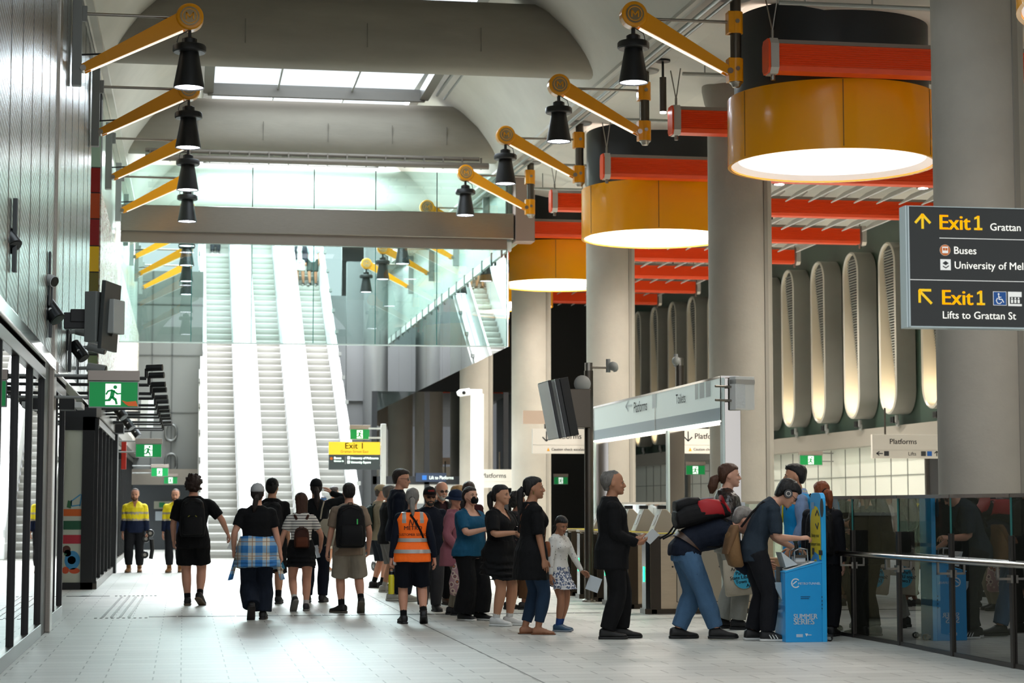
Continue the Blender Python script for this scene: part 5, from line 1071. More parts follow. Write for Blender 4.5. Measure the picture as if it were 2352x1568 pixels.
        if beard:
            part(hairm(beard))
            x.loft([sring(s.hp(0, (yf+yb)/2, z), s.HM@V((1, 0, 0)), s.HM@V((0, 1, 0)), w*hh, (yf-yb)/2*hh, 18, 2.2) for z, w, yf, yb in ((-.05, .09, .38, .16), (.0, .15, .425, .08), (.08, .20, .435, .0), (.14, .235, .425, -.02), (.17, .24, .40, -.02))])
            x.tube([s.hp(k*.11, .442-.06*k*k, .262-.05*abs(k)) for k in (-1, -.5, 0, .5, 1)], [.02*hh, .03*hh, .03*hh, .03*hh, .02*hh], 6)
            for e in (1, -1): x.tube([s.hp(e*.12, .40, .23), s.hp(e*.19, .35, .14)], .04*hh, 6); x.tube([s.hp(e*.24, .22, .16), s.hp(e*.295, .08, .3), s.hp(e*.315, .02, .42)], [.05*hh, .035*hh, .025*hh], 6)
        b = bmesh.new(); b.from_mesh(me); me2 = x.mesh('x'); b.from_mesh(me2)
        n0 = len(me.polygons); b.to_mesh(me); b.free(); bpy.data.meshes.remove(me2)
        me.polygons.foreach_set('use_smooth', [True]*len(me.polygons))
        ids = [p.material_index for p in me.polygons]
        s.bodyo = put('body', me, mats, s.root)
        s.bodyo.data.polygons.foreach_set('material_index', [max(0, min(i, len(mats)-1)) for i in ids])
    # ------------------------------------------------ clothing
    def top(s, name, c, sleeve=.42, hem=-.05, inf=.010, flare=1.0, sinf=None, wr=.006, neck=None, slotfn=None, extra=(), waist=0., collar=None, arms=True, sleeve_flare=0., lim=.336, dec=.5):
        H = s.H; m = MB(); mats = [c if not isinstance(c, str) else cloth(c)]+list(extra); inf_ = inf*H/1.7*1.6
        qs = [hem+(0-hem)*i/5 for i in range(5)] if hem < -.005 else []
        qs += [q for q in [e[0] for e in s.T] if q > max(hem, -.004)-.001 and q < lim]
        if hem >= 0: qs = [hem]+[q for q in qs if q > hem+.01]
        rings = []
        for q in qs:
            k = 1+(flare-1)*max(0, min(1, (.10-q)/(.10-hem+1e-6))); w = inf_*(1+1.0*(1-abs(q-.09)/.1 if abs(q-.09) < .1 else 0)*waist)
            if q > .3: w = inf_*.75
            rings.append(s.torso_ring(q, w, k, k))
        m.loft(rings)
        if s.fem and hem < .2:
            for e in (1, -1): _, p, r, f, u = s.at(.212); kb = math.sqrt(s.g); m.ell(p+r*e*.042*H*kb+f*.046*H*s.g-u*.004*H, (.036*H*kb+inf_, .030*H*kb+inf_, .036*H*kb+inf_))
        si = (sinf if sinf is not None else inf)*H/1.7*1.3; gg = .6+.4*s.g
        if arms and sleeve > 0:
            for i in (0, 1):
                s.limb_tube(m, s.arm[i], 0, sleeve, lambda t: interp(AR, t)[0]*H*gg*(.93 if s.fem else 1)*(.86+.14*min(1, t/.2))+si*(min(1, .5+3*t)+sleeve_flare*t/sleeve), 14); k_ = .036*H*gg+si*.8; m.ell(s.sh[i]-V((0, 0, .008*H)), (k_, k_, k_*.82))
        if collar:
            _, p, r, f, u = s.at(.325); m.loft([sring(p+f*-.006*H+u*z*H, r, f, w*H, w*H, 16) for z, w in ((-.02, .05), (.0, .043), (collar, .040))])
        me = fuse(m, s.vox*1.25*(1.4 if s.far else 1), 4, dec, wr*H/1.7, 9, seed=len(bpy.data.objects) % 97)
        if neck: drop_faces(me, lambda c: neck(*s.loc(c)))
        return put(name, me, mats, s.root, (lambda c: slotfn(*s.loc(c))) if slotfn else None)
    def pants(s, name, c, end=.97, inf=.008, hem=None, waist=.085, wr=.007, low=-.05, slotfn=None, extra=()):
        H = s.H; m = MB(); inf_ = inf*H; hem = hem if hem is not None else inf
        m.loft([s.torso_ring(q, inf_*.8) for q in (-.05, -.02, .02, .05, waist)])
        for i in (0, 1): s.limb_tube(m, s.leg[i], -.02, end, lambda t: interp(LR, t)[0]*H*(.55+.45*s.g)+(inf+(hem-inf)*max(0, min(1, (t-.25)/(end-.25+1e-6))))*H, 16, 14)
        me = fuse(m, s.vox*1.25*(1.4 if s.far else 1), 3, .5, wr*H/1.7, 8, seed=len(bpy.data.objects) % 89)
        return put(name, me, [c if not isinstance(c, str) else cloth(c)]+list(extra), s.root, (lambda c: slotfn(*s.loc(c))) if slotfn else None)
    def skirt(s, name, c, z, w=.13, d=.11, waist=.10, inf=.008, wr=.012, top=None, cy=0., folds=0, slotfn=None, extra=()):
        H = s.H; m = MB(); rings = [s.torso_ring(q, inf*H) for q in (waist, .05, .02, -.015)]
        p0 = s.hip; w0, d0, o0 = s.torso_r(-.02)
        for k in (.25, .5, .75, 1.):
            zz = .495*H+(z*H-.495*H)*k; rings.append(sring(V((s.hip.x, s.hip.y+cy*H*k+o0*(1-k), zz)), V((1, 0, 0)), V((0, 1, 0)), (w0+inf*H)*(1-k)+w*H*k, (d0+inf*H)*(1-k)+d*H*k, 26, 2.1))
        m.loft(rings); me = fuse(m, s.vox*1.25, 4, .5, wr*H/1.7, 7, (1, 1, .18), seed=len(bpy.data.objects) % 83)
        return put(name, me, [c if not isinstance(c, str) else cloth(c)]+list(extra), s.root, (lambda c: slotfn(*s.loc(c))) if slotfn else None)
    def shoes(s, c='#121212', sole='#1a1a1a', boot=0., kind='shoe', sock=None, sockh=.10):
        H = s.H; m1 = mat('shoe_'+c.strip('#'), c, .55, var=.08, vs=20); m2 = mat('sole_'+sole.strip('#'), sole, .6)
        for i in (0, 1):
            an, fd = s.feet[i]; fw = fd@V((0, 1, 0)); up = fd@V((0, 0, 1)); rt = fd@V((1, 0, 0)); b = MB()
            base = -.046
            b.loft([sring(an+fw*y*H+up*(base+.010+h/2)*H, rt, up, w*H, h/2*H, 16, 2.8) for y, w, h in ((-.046, .012, .03), (-.042, .021, .048), (-.03, .026, .056), (0, .0275, .058), (.02, .028, .053), (.045, .0285, .040), (.07, .030, .030), (.095, .0295, .025), (.112, .024, .021), (.122, .011, .015))])
            if boot: b.tube([an+up*.0*H, an+(s.leg[i][1]-an).normalized()*boot*H], [.0285*H, .029*H], 14)
            sh = b.build(kind, m1, s.root, 180)
            so = MB().loft([sring(an+fw*y*H+up*(base+.0075+lift)*H, rt, up, w*H, .0085*H, 16, 3.2) for y, w, lift in ((-.050, .014, .001), (-.044, .025, 0), (-.02, .028, 0), (.02, .028, 0), (.06, .031, 0), (.095, .031, 0), (.115, .025, .001), (.126, .012, .003))])
            so.build('sole', m2, sh, 60)
            if not s.far:
                lc = MB()
                for k in range(3): y = .024+.016*k; lc.tube([an+fw*y*H+rt*e*.014*H+up*(base+.062-.011*k-.003*abs(e))*H for e in (-1, 0, 1)], .0022*H, 5)
                lc.build('laces', mat('lace', '#3a3a3a', .8) if sole == '#1a1a1a' else m2, sh)
            if sock: MB().tube([an-(an-s.leg[i][1]).normalized()*-.02*H, an+(s.leg[i][1]-an).normalized()*sockh*H], [.025*H, .0265*H], 12).build('sock', cloth(sock), s.root, 60)
    # ------------------------------------------------ hair and headwear
    def headloft(s, rows, n=24, e=2.2):
        return MB().loft([sring(s.hp(0, (yf+yb)/2, z), s.HM@V((1, 0, 0)), s.HM@V((0, 1, 0)), w*s.hh, (yf-yb)/2*s.hh, n, e) for z, w, yf, yb in rows])
    def hair(s, style='short', c=None, wr=None):
        c = c or s.hairc; hh = s.hh; v = s.vox
        rows = {
            'short': [(.18, .2, -.2, -.38), (.32, .29, -.12, -.45), (.44, .338, -.03, -.495), (.55, .358, .06, -.515), (.64, .365, .16, -.53), (.72, .362, .27, -.535), (.79, .35, .37, -.52), (.85, .33, .43, -.5), (.92, .29, .40, -.45), (1.0, .21, .3, -.34), (1.06, .06, .09, -.14)],
            'full': [(.1, .22, -.2, -.38), (.28, .32, -.1, -.47), (.44, .372, .0, -.53), (.55, .388, .10, -.55), (.64, .392, .2, -.565), (.72, .39, .31, -.57), (.79, .378, .41, -.56), (.86, .355, .46, -.54), (.94, .32, .42, -.49), (1.04, .23, .32, -.38), (1.11, .07, .1, -.16)],
            'tied': [(.14, .18, -.2, -.37), (.3, .285, -.14, -.44), (.44, .336, -.03, -.48), (.53, .355, .09, -.495), (.6, .36, .19, -.505), (.67, .36, .28, -.51), (.74, .352, .36, -.505), (.8, .338, .405, -.495), (.86, .318, .39, -.475), (.92, .27, .33, -.42), (1.0, .19, .2, -.32), (1.04, .05, .05, -.12)],
            'receding': [(.16, .2, -.22, -.4), (.32, .3, -.12, -.48), (.44, .36, -.02, -.54), (.58, .385, .02, -.57), (.7, .38, .06, -.58), (.8, .35, .14, -.55), (.9, .29, .24, -.48), (.99, .19, .2, -.36), (1.05, .06, .04, -.16)],
            'fringe_bald': [(.2, .18, -.25, -.37), (.34, .27, -.16, -.43), (.46, .33, -.06, -.47), (.6, .345, -.06, -.49), (.68, .33, -.16, -.49), (.73, .25, -.26, -.47)],
            'long': [(-.75, .26, -.18, -.42), (-.5, .33, -.12, -.46), (-.2, .36, -.08, -.48), (.1, .365, -.06, -.5), (.36, .372, -.02, -.53), (.48, .38, .05, -.54), (.58, .384, .12, -.55), (.67, .384, .22, -.555), (.75, .376, .33, -.55), (.83, .35, .43, -.53), (.93, .29, .4, -.47), (1.02, .2, .3, -.36), (1.07, .06, .09, -.14)],
        }
        if style == 'curly':
            m = s.headloft(rows['full']); rnd = random.Random(3)
            for k in range(90):
                a = rnd.uniform(0, 2*pi); z = rnd.uniform(.25, 1.08); w = .40*math.sqrt(max(.1, 1-((z-.55)/.62)**2)); y = sin(a)*w*1.15-.06; x = cos(a)*w*1.08
                if y > .12 and z < .74: continue
                m.ell(s.hp(x, y, z), (.085*hh, .085*hh, .08*hh), n=7, k=5)
            me = fuse(m, v*.9, 1, .5, .008, 30, (1, 1, 1))
        else:
            m = s.headloft(rows[style]); me = fuse(m, v*1.0, 2, .5, .0045 if wr is None else wr, 26, (1, 1, .5), 2)
        return put('hair', me, hairm(c), s.root)
    def tail(s, pts, rad, c=None, name='ponytail', tie=None):
        # pts in head units
        P = [s.hp(*p) for p in pts]; m = MB().tube(P, [r*s.hh for r in rad], 12, flat=1.15); me = fuse(m, s.vox, 2, .6, .006, 22, (1, 1, .25), 4)
        o = put(name, me, hairm(c or s.hairc), s.root)
        if tie: MB().tube([P[0]+(P[1]-P[0])*.02, P[0]+(P[1]-P[0])*.3], rad[0]*1.12*s.hh, 12).build('hair_tie', cloth(tie), o, 60)
        return o
    def cap(s, c='#111113', brim=True, bc=None, strap=None, hat=False, back=False, name='cap'):
        m_ = cloth(c, .8)
        rows = [(.60, .372, .40, -.53), (.70, .372, .43, -.545), (.82, .345, .40, -.52), (.94, .285, .32, -.44), (1.03, .19, .2, -.32), (1.07, .05, .04, -.13)]
        o = s.headloft(rows).build(name, m_, s.root, 180)
        MB().ell(s.hp(0, -.04, 1.07), (.03*s.hh,)*3, n=8, k=5).build('button', m_, o, 180)
        if hat:
            b = MB(); n = 28; R0 = [s.hp(.375*cos(2*pi*k/n), -.06+.49*sin(2*pi*k/n), .64) for k in range(n)]; R1 = [s.hp(.56*cos(2*pi*k/n), -.04+.70*sin(2*pi*k/n), .50) for k in range(n)]; R2 = [p+s.HM@V((0, 0, -.03*s.hh)) for p in R1]; R3 = [p+s.HM@V((0, 0, -.03*s.hh)) for p in R0]
            b.loft([R0, R1, R2, R3], False, True); b.build('brim', m_, o, 60)
        elif brim:
            sg = -1 if back else 1; b = MB(); n = 11
            A = [s.hp(.33*cos(pi*k/(n-1)), sg*(.18+.22*sin(pi*k/(n-1)))-(.08 if back else 0), .635) for k in range(n)]; B = [s.hp(.31*cos(pi*k/(n-1)), sg*(.22+.52*sin(pi*k/(n-1)))-(.08 if back else 0), .64-.10*sin(pi*k/(n-1))) for k in range(n)]
            dz = s.HM@V((0, 0, .025*s.hh)); b.loft([A+B[::-1], [p+dz for p in A+B[::-1]]]); b.build('peak', cloth(bc or c, .8), o, 40)
        return o
    def glasses(s, c='#15110e', lens='#403a36', dark=False, up=0.):
        m = MB(); hh = s.hh; z = .495+up
        for e in (1, -1):
            P = [s.hp(e*.14+.10*cos(2*pi*k/14), .44-(.06 if up else 0), z+.075*sin(2*pi*k/14)) for k in range(15)]; m.tube(P, .010*hh, 5)
            m.tube([s.hp(e*.24, .43-(.06 if up else 0), z+.03), s.hp(e*.335, .2, z+.03), s.hp(e*.345, -.06, z+.0)], .011*hh, 5)
        m.tube([s.hp(-.04, .45-(.06 if up else 0), z+.02), s.hp(.04, .45-(.06 if up else 0), z+.02)], .010*hh, 5)
        o = m.build('glasses', mat('frame_'+c[1:], c, .3), s.root, 60)
        for e in (1, -1): MB().loft([[s.hp(e*.14+.095*cos(2*pi*k/14), y-(.06 if up else 0), z+.07*sin(2*pi*k/14)) for k in range(14)] for y in (.436, .440)]).build('lens', mat('lens_dark', '#15181a', .08) if dark else glass('lens_clear', '#d8dcdc', base=.1), o)
        return o
    def on_torso(s, x, q, out=.0, back=False):
        _, p, r, f, u = s.at(q); w, d, o = s.torso_r(max(q, -.02)); k = math.sqrt(max(.05, 1-min(.98, abs(x*s.H)/w)**2)); y = (d*k+out*s.H)*(-1 if back else 1)+o
        return p+r*x*s.H+f*y
    def strap(s, pts, w, parent, m, name='strap', th=.004):
        # pts: (x, q, out, back) on torso -> flat band; returned in the parent's space
        P = [s.on_torso(*p) for p in pts]; P = [s.W(p) for p in P]
        if parent: inv = parent.matrix_basis.inverted(); P = [inv@p for p in P]
        return MB().tube(P, w, 8, flat=1.0).build(name, m, parent, 60)

def place(px, py, ptop=None, H=None):
    p = at_floor(px, py)
    if ptop is not None:
        # standing height from the picture row of the crown
        d = ray(px, ptop); k = (V((p.x, p.y))-V((EYE.x, EYE.y))).length/V((d.x, d.y)).length; H = EYE.z+d.z*k
    return p, H
def backpack(man, label, c, size=(.155, .085, .27), q=.17, colors=None, trim=None, name='backpack', tilt=0.):
    # rounded pack on the back of a figure; size in body heights (width, depth, height)
    H = man.H; _, p, r, f, u = man.at(q); w, d, o = man.torso_r(q); base = man.W(p-f*(d+.012*H-o))
    M4 = man.root.matrix_basis.to_3x3(); X = M4@r; Y = M4@(-f); Z = M4@u
    t = thing(name, label, 'bag', base, group='backpacks worn by people'); t.rotation_euler = Matrix((X, -Y, Z)).transposed().to_euler()
    sx, sy, sz = [e*H for e in size]; m_ = cloth(c, .7); rows = []
    for z, kx, ky in ((-.5, .78, .55), (-.47, .93, .8), (-.3, 1, 1), (0, .98, .98), (.25, .92, .86), (.4, .8, .68), (.48, .55, .4), (.5, .3, .2)):
        rows.append(sring(V((0, -sy*.5*ky, z*sz)), V((1, 0, 0)), V((0, 1, 0)), sx*.5*kx, sy*.5*ky, 22, 3.2))
    body = put('pack_body', fuse(MB().loft(rows), .009, 2, .6, .004, 9), m_, t)
    rows = [sring(V((0, -sy*(.72+.3*ky), (z*.5-.2)*sz)), V((1, 0, 0)), V((0, 1, 0)), sx*.38*kx, sy*.28*ky, 18, 3) for z, kx, ky in ((-.5, .8, .5), (-.44, 1, .9), (0, 1, 1), (.4, .95, .8), (.5, .7, .3))]
    MB().loft(rows).build('front_pocket', cloth(trim or c, .7), t, 60)
    MB().tube([(-sx*.36, -sy*.7, sz*.2), (-sx*.3, -sy*.82, sz*.36), (0, -sy*.6, sz*.455), (sx*.3, -sy*.82, sz*.36), (sx*.36, -sy*.7, sz*.2)], .004, 6).build('zip', mat('zip_dark', '#050505', .3), t)
    MB().tube([(-.03, -sy*.12, sz*.49), (-.025, -sy*.12, sz*.54), (.025, -sy*.12, sz*.54), (.03, -sy*.12, sz*.49)], .007, 6).build('top_loop', m_, t)
    for e in (1, -1): man.strap([(e*.04, .27, .014, True), (e*.055, .30, .022, True), (e*.06, .312, .03, False), (e*.066, .28, .020, False), (e*.07, .22, .022, False), (e*.08, .15, .02, False)], .011*H, t, m_)
    return t
def plate_obj(name, label, cat, c, d, n, w, h, m_, th=.004, parent=None, parts=None, group=None):
    # small held item: box centred at c, long axis d, facing n
    d = V(d).normalized(); n = V(n); n = (n-d*n.dot(d)).normalized(); x = d.cross(n); t = thing(name, label, cat, c, group=group); t.rotation_euler = Matrix((x, n, d)).transposed().to_euler()
    MB().span((-w/2, -th/2, -h/2), (w/2, th/2, h/2)).build('cover' if parts is None else parts, m_, t, bevel=min(.002, th*.3)); return t
# ---------------------------------------------------------------- patterned cloths
def plaid():
    m = mat('cloth_plaid', '#5f86b8', .85); nt, b = nodes_of(m); tc = nt.nodes.new('ShaderNodeTexCoord'); sp = nt.nodes.new('ShaderNodeSeparateXYZ'); nt.links.new(tc.outputs['Object'], sp.inputs[0])
    def band(src, f, lo, ph):
        a = nt.nodes.new('ShaderNodeMath'); a.operation = 'MULTIPLY_ADD'; a.inputs[1].default_value = f; a.inputs[2].default_value = ph; nt.links.new(src, a.inputs[0])
        c = nt.nodes.new('ShaderNodeMath'); c.operation = 'FRACT'; nt.links.new(a.outputs[0], c.inputs[0]); d = nt.nodes.new('ShaderNodeMath'); d.operation = 'LESS_THAN'; d.inputs[1].default_value = lo; nt.links.new(c.outputs[0], d.inputs[0]); return d.outputs[0]
    cur = None
    def mix(fac, col, prev):
        x = nt.nodes.new('ShaderNodeMix'); x.data_type = 'RGBA'; nt.links.new(fac, x.inputs[0])
        if isinstance(prev, str): x.inputs[6].default_value = lin(prev)
        else: nt.links.new(prev, x.inputs[6])
        x.inputs[7].default_value = lin(col); return x.outputs[2]
    h = nt.nodes.new('ShaderNodeMath'); h.operation = 'MULTIPLY'
    bx, bz = band(sp.outputs[0], 5.6, .5, .1), band(sp.outputs[2], 5.6, .5, .3)
    nt.links.new(bx, h.inputs[0]); nt.links.new(bz, h.inputs[1])
    c = mix(bx, '#7ea4c6', '#d2ccbe'); c = mix(bz, '#86a8c4', c); c = mix(h.outputs[0], '#2f74b4', c)
    c = mix(band(sp.outputs[0], 5.6, .05, .34), '#a07a5a', c); c = mix(band(sp.outputs[2], 5.6, .05, .55), '#a07a5a', c)
    nt.links.new(c, b.inputs['Base Color']); return m
def stripes():
    m = mat('cloth_stripe', '#d8d3ca', .85); nt, b = nodes_of(m); tc = nt.nodes.new('ShaderNodeTexCoord'); sp = nt.nodes.new('ShaderNodeSeparateXYZ'); nt.links.new(tc.outputs['Object'], sp.inputs[0])
    a = nt.nodes.new('ShaderNodeMath'); a.operation = 'MULTIPLY'; a.inputs[1].default_value = 27; nt.links.new(sp.outputs[2], a.inputs[0]); c = nt.nodes.new('ShaderNodeMath'); c.operation = 'FRACT'; nt.links.new(a.outputs[0], c.inputs[0])
    r = nt.nodes.new('ShaderNodeValToRGB'); r.color_ramp.interpolation = 'CONSTANT'; r.color_ramp.elements[0].color = lin('#e0dbd2'); r.color_ramp.elements[1].position = .72; r.color_ramp.elements[1].color = lin('#3c3a3c'); nt.links.new(c.outputs[0], r.inputs[0]); nt.links.new(r.outputs[0], b.inputs['Base Color']); return m
def blotch(name, base, spots, scale, lo, rnd=1.):
    m = mat(name, base, .85); nt, b = nodes_of(m); tc = nt.nodes.new('ShaderNodeTexCoord'); v = nt.nodes.new('ShaderNodeTexVoronoi'); v.inputs['Scale'].default_value = scale; v.inputs['Randomness'].default_value = rnd; nt.links.new(tc.outputs['Object'], v.inputs['Vector'])
    r = nt.nodes.new('ShaderNodeValToRGB'); r.color_ramp.interpolation = 'CONSTANT'; e = r.color_ramp.elements; e[0].color = lin(spots[0]); e[1].position = lo; e[1].color = lin(base)
    for i, s_ in enumerate(spots[1:]): x = e.new(lo*(.35+.3*i)); x.color = lin(s_)
    nt.links.new(v.outputs['Distance'], r.inputs[0]); nt.links.new(r.outputs[0], b.inputs['Base Color']); return m
plaidm, stripem = plaid(), stripes()
dotm = blotch('cloth_dotted', '#dcd9d2', ['#5a5552'], 30, .17); florm = blotch('cloth_floral', '#d8d6d4', ['#161c26', '#566480'], 48, .55); bagfl = blotch('cloth_floral_bag', '#b48f93', ['#c07a3a', '#7c5a66', '#d8c4b4'], 13, .5); blkfl = blotch('cloth_black_floral', '#101012', ['#6a4a48'], 22, .2)
NAVY, BLK = '#0b1322', '#0a0a0c'
def vneck(w, q0): return lambda x, y, q: y > .0 and q > q0 and abs(x) < (q-q0)*w
FT = lambda rx, ry, lx, ly, rp=0, lp=0, ryw=7, lyw=-7: {'R': dict(p=(rx, ry, 0), pitch=rp, yaw=ryw), 'L': dict(p=(lx, ly, 0), pitch=lp, yaw=lyw)}
def draw_back(man, s_, size, q, m_, out, name='lettering', dx=0., sx=1., on=None):
    from mathutils.bvhtree import BVHTree
    bv = BVHTree.FromPolygons([v.co for v in on.data.vertices], [p.vertices for p in on.data.polygons])
    me = text(s_, size, (0, 0, 0), (1, 0, 0), (0, 1, 0), m_, None, 't', 'CENTER', bold=.02, sx=sx)
    for v in me.data.vertices:
        _, p, r, f, u = man.at(.15); P_ = man.hip+r*(v.co.x+dx*man.H)+u*(q*man.H+v.co.y)-f*.5; h_ = bv.ray_cast(P_, f); v.co = (h_[0] if h_[0] else P_+f*.35)-f*.004
    me.name = name; me.parent = man.root; return me

# ================================================================ 1 old man in black
p, H = place(1405, 1466, 1084)
M = Man('elderly grey haired person in black overshirt and trousers holding a white booklet', p, H, 97, g=1.18, belly=.03, head=(4, 0, 0), sk='tan', hair='#4b4845', brow='#55504c', feet=FT(.055, -.035, -.05, .065, 0, 0, 4, -2),
        arms={'R': dict(w=(.075, .145, .575), h=(.5, -1, -.5), d=(-.35, .9, .1), n=(-.6, -.1, .6), c=32), 'L': dict(w=(-.045, .155, .60), h=(-.6, -1, -.5), d=(.3, .9, -.1), n=(.3, .0, .7), c=30)})
M.hair('receding', '#6a6661', .009)
M.top('overshirt', BLK, 1., -.10, .020, 1.04, .014, .008, collar=.016); M.pants('trousers', BLK, .97, .010, .024); M.shoes('#0b0b0c', '#0e0e0e')
hp = M.hand_point(1, .075, .022)
bkl = plate_obj('booklet', 'open white booklet in the elderly person\'s hands', 'booklet', hp+V((.03, -.02, .0)), (.35, -.15, .93), (-.55, -.75, .5), .11, .15, mat('paper_white', '#dfe3e4', .6), .006)
bkl.rotation_euler = (R(25), R(40), R(10))
# ================================================================ 2 ponytail woman
p, H = place(1221, 1456, 1097)
M = Man('person in black tunic and blue jeans with long dark ponytail and tan crossbody bag', p, H, 84, fem=True, g=1.1, head=(12, -2, 0), sk='tan', hair='#14100e', smile=1, feet=FT(.05, .03, -.05, -.03, 0, 0, 22, 5), shoeless=True,
        arms={'R': dict(w=(.135, .045, .47), h=(.5, -1, 0), n=(-.9, .0, 0), c=22), 'L': dict(w=(-.15, .05, .5), h=(-.5, -1, 0))})
M.hair('tied'); M.tail([(0, -.46, .52), (0, -.62, .35), (0, -.66, -.1), (.02, -.62, -.6), (.02, -.56, -.95)], [.12, .15, .15, .12, .04], tie='#1a1a1a')
M.top('tunic', BLK, .50, -.165, .018, 1.22, .014, .009, dec=None, neck=vneck(.8, .285), sleeve_flare=.7); M.pants('jeans', cloth('#24384f', .8, .4), .93, .004, .010)
for i in (0, 1):
    an, fd = M.feet[i]; b = MB(); fw = fd@V((0, 1, 0)); rt = fd@V((1, 0, 0)); b.loft([sring(an+fw*y*H+V((0, 0, -.042*H)), rt, V((0, 0, 1)), w*H, .004*H, 14, 3) for y, w in ((-.045, .012), (-.035, .022), (.02, .024), (.07, .030), (.1, .026), (.112, .01))])
    sd = b.build('sandal', mat('sandal_tan', '#7c4a2a', .6), M.root, 60); MB().tube([an+fw*.035*H+rt*.027*H+V((0, 0, -.04*H)), an+fw*.05*H+V((0, 0, -.012*H)), an+fw*.07*H+rt*-.028*H+V((0, 0, -.04*H))], .004*H, 6).tube([an+fw*.035*H-rt*.027*H+V((0, 0, -.04*H)), an+fw*.05*H+V((0, 0, -.012*H)), an+fw*.07*H+rt*.028*H+V((0, 0, -.04*H))], .004*H, 6).build('sandal_strap', mat('sandal_tan', '#7c4a2a', .6), sd, 60)
MB().ell(M.hp(.34, -.03, .26), (.03*M.hh, .02*M.hh, .07*M.hh)).build('earring', mat('earring_gold', '#6b6a2c', .35, .7), M.root, 180)
hb = M.W(M.on_torso(-.02, .03, .045)); bg_ = thing('crossbody_bag', 'small tan leather crossbody bag at the front of the ponytail person', 'bag', hb)
MB().loft([sring(V((0, 0, z)), V((.3, .95, 0)), V((.95, -.3, 0)), w, d, 14, 3) for z, w, d in ((-.09, .05, .02), (-.08, .065, .035), (.0, .07, .04), (.07, .06, .03), (.085, .05, .015))]).build('bag_body', mat('leather_tan', '#8a4a22', .5, var=.12, vs=20), bg_, 60)
M.strap([(-.03, .06, .035, False), (.0, .16, .026, False), (.035, .25, .024, False), (.06, .30, .024, False), (.06, .31, .02, True), (.03, .24, .02, True), (-.03, .14, .02, True)], .008, bg_, mat('leather_strap', '#6d3c20', .5))
# ================================================================ 3 girl
p, H = place(1284, 1449, 1184)
M = Man('child in white dotted cardigan and floral skirt looking down', p, H, 138, fem=True, g=.98, head=(18, 24, 0), sk='tan', hair='#0f0c0b', feet=FT(.05, .03, -.05, -.03, 0, 0, -12, -14), shoeless=False,
        arms={'R': dict(w=(.16, .03, .475), h=(.6, -1, 0)), 'L': dict(w=(-.20, .11, .50), h=(-.6, -1, -.2), d=(-.55, .5, -.5), c=40)})
M.hair('tied', None, .003); M.tail([(.16, -.36, .3), (.2, -.46, .1), (.2, -.44, -.2)], [.1, .11, .04])
M.top('cardigan', dotm, .98, .0, .012, 1.06, .010, .005, neck=lambda x, y, q: q > .325); M.skirt('skirt', florm, .36, .155, .16, .05, .016, .010, cy=.02); M.shoes('#3c5a74', '#8d96a0', sock='#2c4a86', sockh=.07)
plate_obj('paper', 'white folded paper in the child\'s hand', 'paper', M.hand_point(1, .11, .02)+V((.02, 0, -.05)), (.35, 0, .94), (-.2, -.95, .2), .15, .17, mat('paper_blue', '#cfd8de', .6), .005)
# ================================================================ 4 v-neck woman
p, H = place(1146, 1436, 1115)
M = Man('person in black v-neck dress and white sneakers looking past a phone', p, H, 130, fem=True, g=1.28, belly=.02, head=(-4, 0, 0), sk='warm', hair='#130f0e', feet=FT(.075, .02, -.06, .05, 0, 0, -4, -18),
        arms={'R': dict(w=(.075, .175, .665), h=(1, -.7, -.7), d=(-.55, .75, .05), n=(-.1, .1, 1), c=40), 'L': dict(w=(-.13, .13, .62), h=(-1, -.6, -.4))})
M.hair('tied'); M.tail([(0, -.46, .6), (0, -.62, .45), (0, -.62, .0), (0, -.55, -.4)], [.12, .16, .15, .05])
M.top('bodice', BLK, .46, -.02, .014, 1.0, .016, .007, dec=None, neck=vneck(.62, .225), sleeve_flare=.8); M.skirt('dress_skirt', BLK, .325, .175, .165, .09, .018, .012, cy=.01); M.shoes('#d9d9d6', '#e2e2df', sock='#d9d9d6', sockh=.05)
plate_obj('phone', 'black phone held by the v-neck dress person', 'phone', M.hand_point(0, .055, .028), (.75, .3, .15), (-.1, -.3, 1), .075, .15, blackg, .01)
plate_obj('card', 'small white card held under the black phone', 'card', M.hand_point(0, .085, .005), (.75, .3, -.15), (-.1, -.5, 1), .06, .10, mat('paper_white', '#dfe3e4', .6), .003)
# ================================================================ 5 masked woman
p, H = place(1078, 1424, 1120)
M = Man('person in teal top, wide black trousers and black face mask', p, H, 140, fem=True, g=1.32, belly=.025, head=(10, -6, 0), sk='fair', hair='#1d1512', feet=FT(.07, .0, -.06, .05, 0, 0, 0, -10),
        arms={'R': dict(w=(.03, .19, .69), h=(1, -.5, -.8), d=(-.8, .35, .25), n=(0, -.8, .3), c=45), 'L': dict(w=(-.07, .19, .665), h=(-1, -.5, -.8), d=(.7, .4, .3), n=(0, -.8, .3), c=45)})
M.hair('tied'); M.tail([(.2, -.36, .3), (.26, -.4, .1), (.27, -.36, -.3)], [.12, .13, .05])
M.top('top', cloth('#14506e', .8), .42, -.03, .016, 1.03, .016, .008, dec=None, neck=lambda x, y, q: y > 0 and q > .272 and abs(x) < .062); M.pants('wide_trousers', BLK, .96, .012, .055, wr=.010); M.shoes('#101012', '#d8d8d4')
mk = M.headloft([(.06, .13, .44, .25), (.12, .20, .475, .2), (.22, .225, .515, .2), (.3, .225, .53, .2), (.38, .2, .5, .22), (.44, .13, .46, .25)]).build('face_mask', cloth(BLK), M.root, 180)
for e in (1, -1): MB().tube([M.hp(e*.2, .36, .36), M.hp(e*.31, .05, .46)], .008*M.hh, 5).tube([M.hp(e*.2, .36, .12), M.hp(e*.31, .03, .4)], .008*M.hh, 5).build('ear_loop', cloth(BLK), mk)
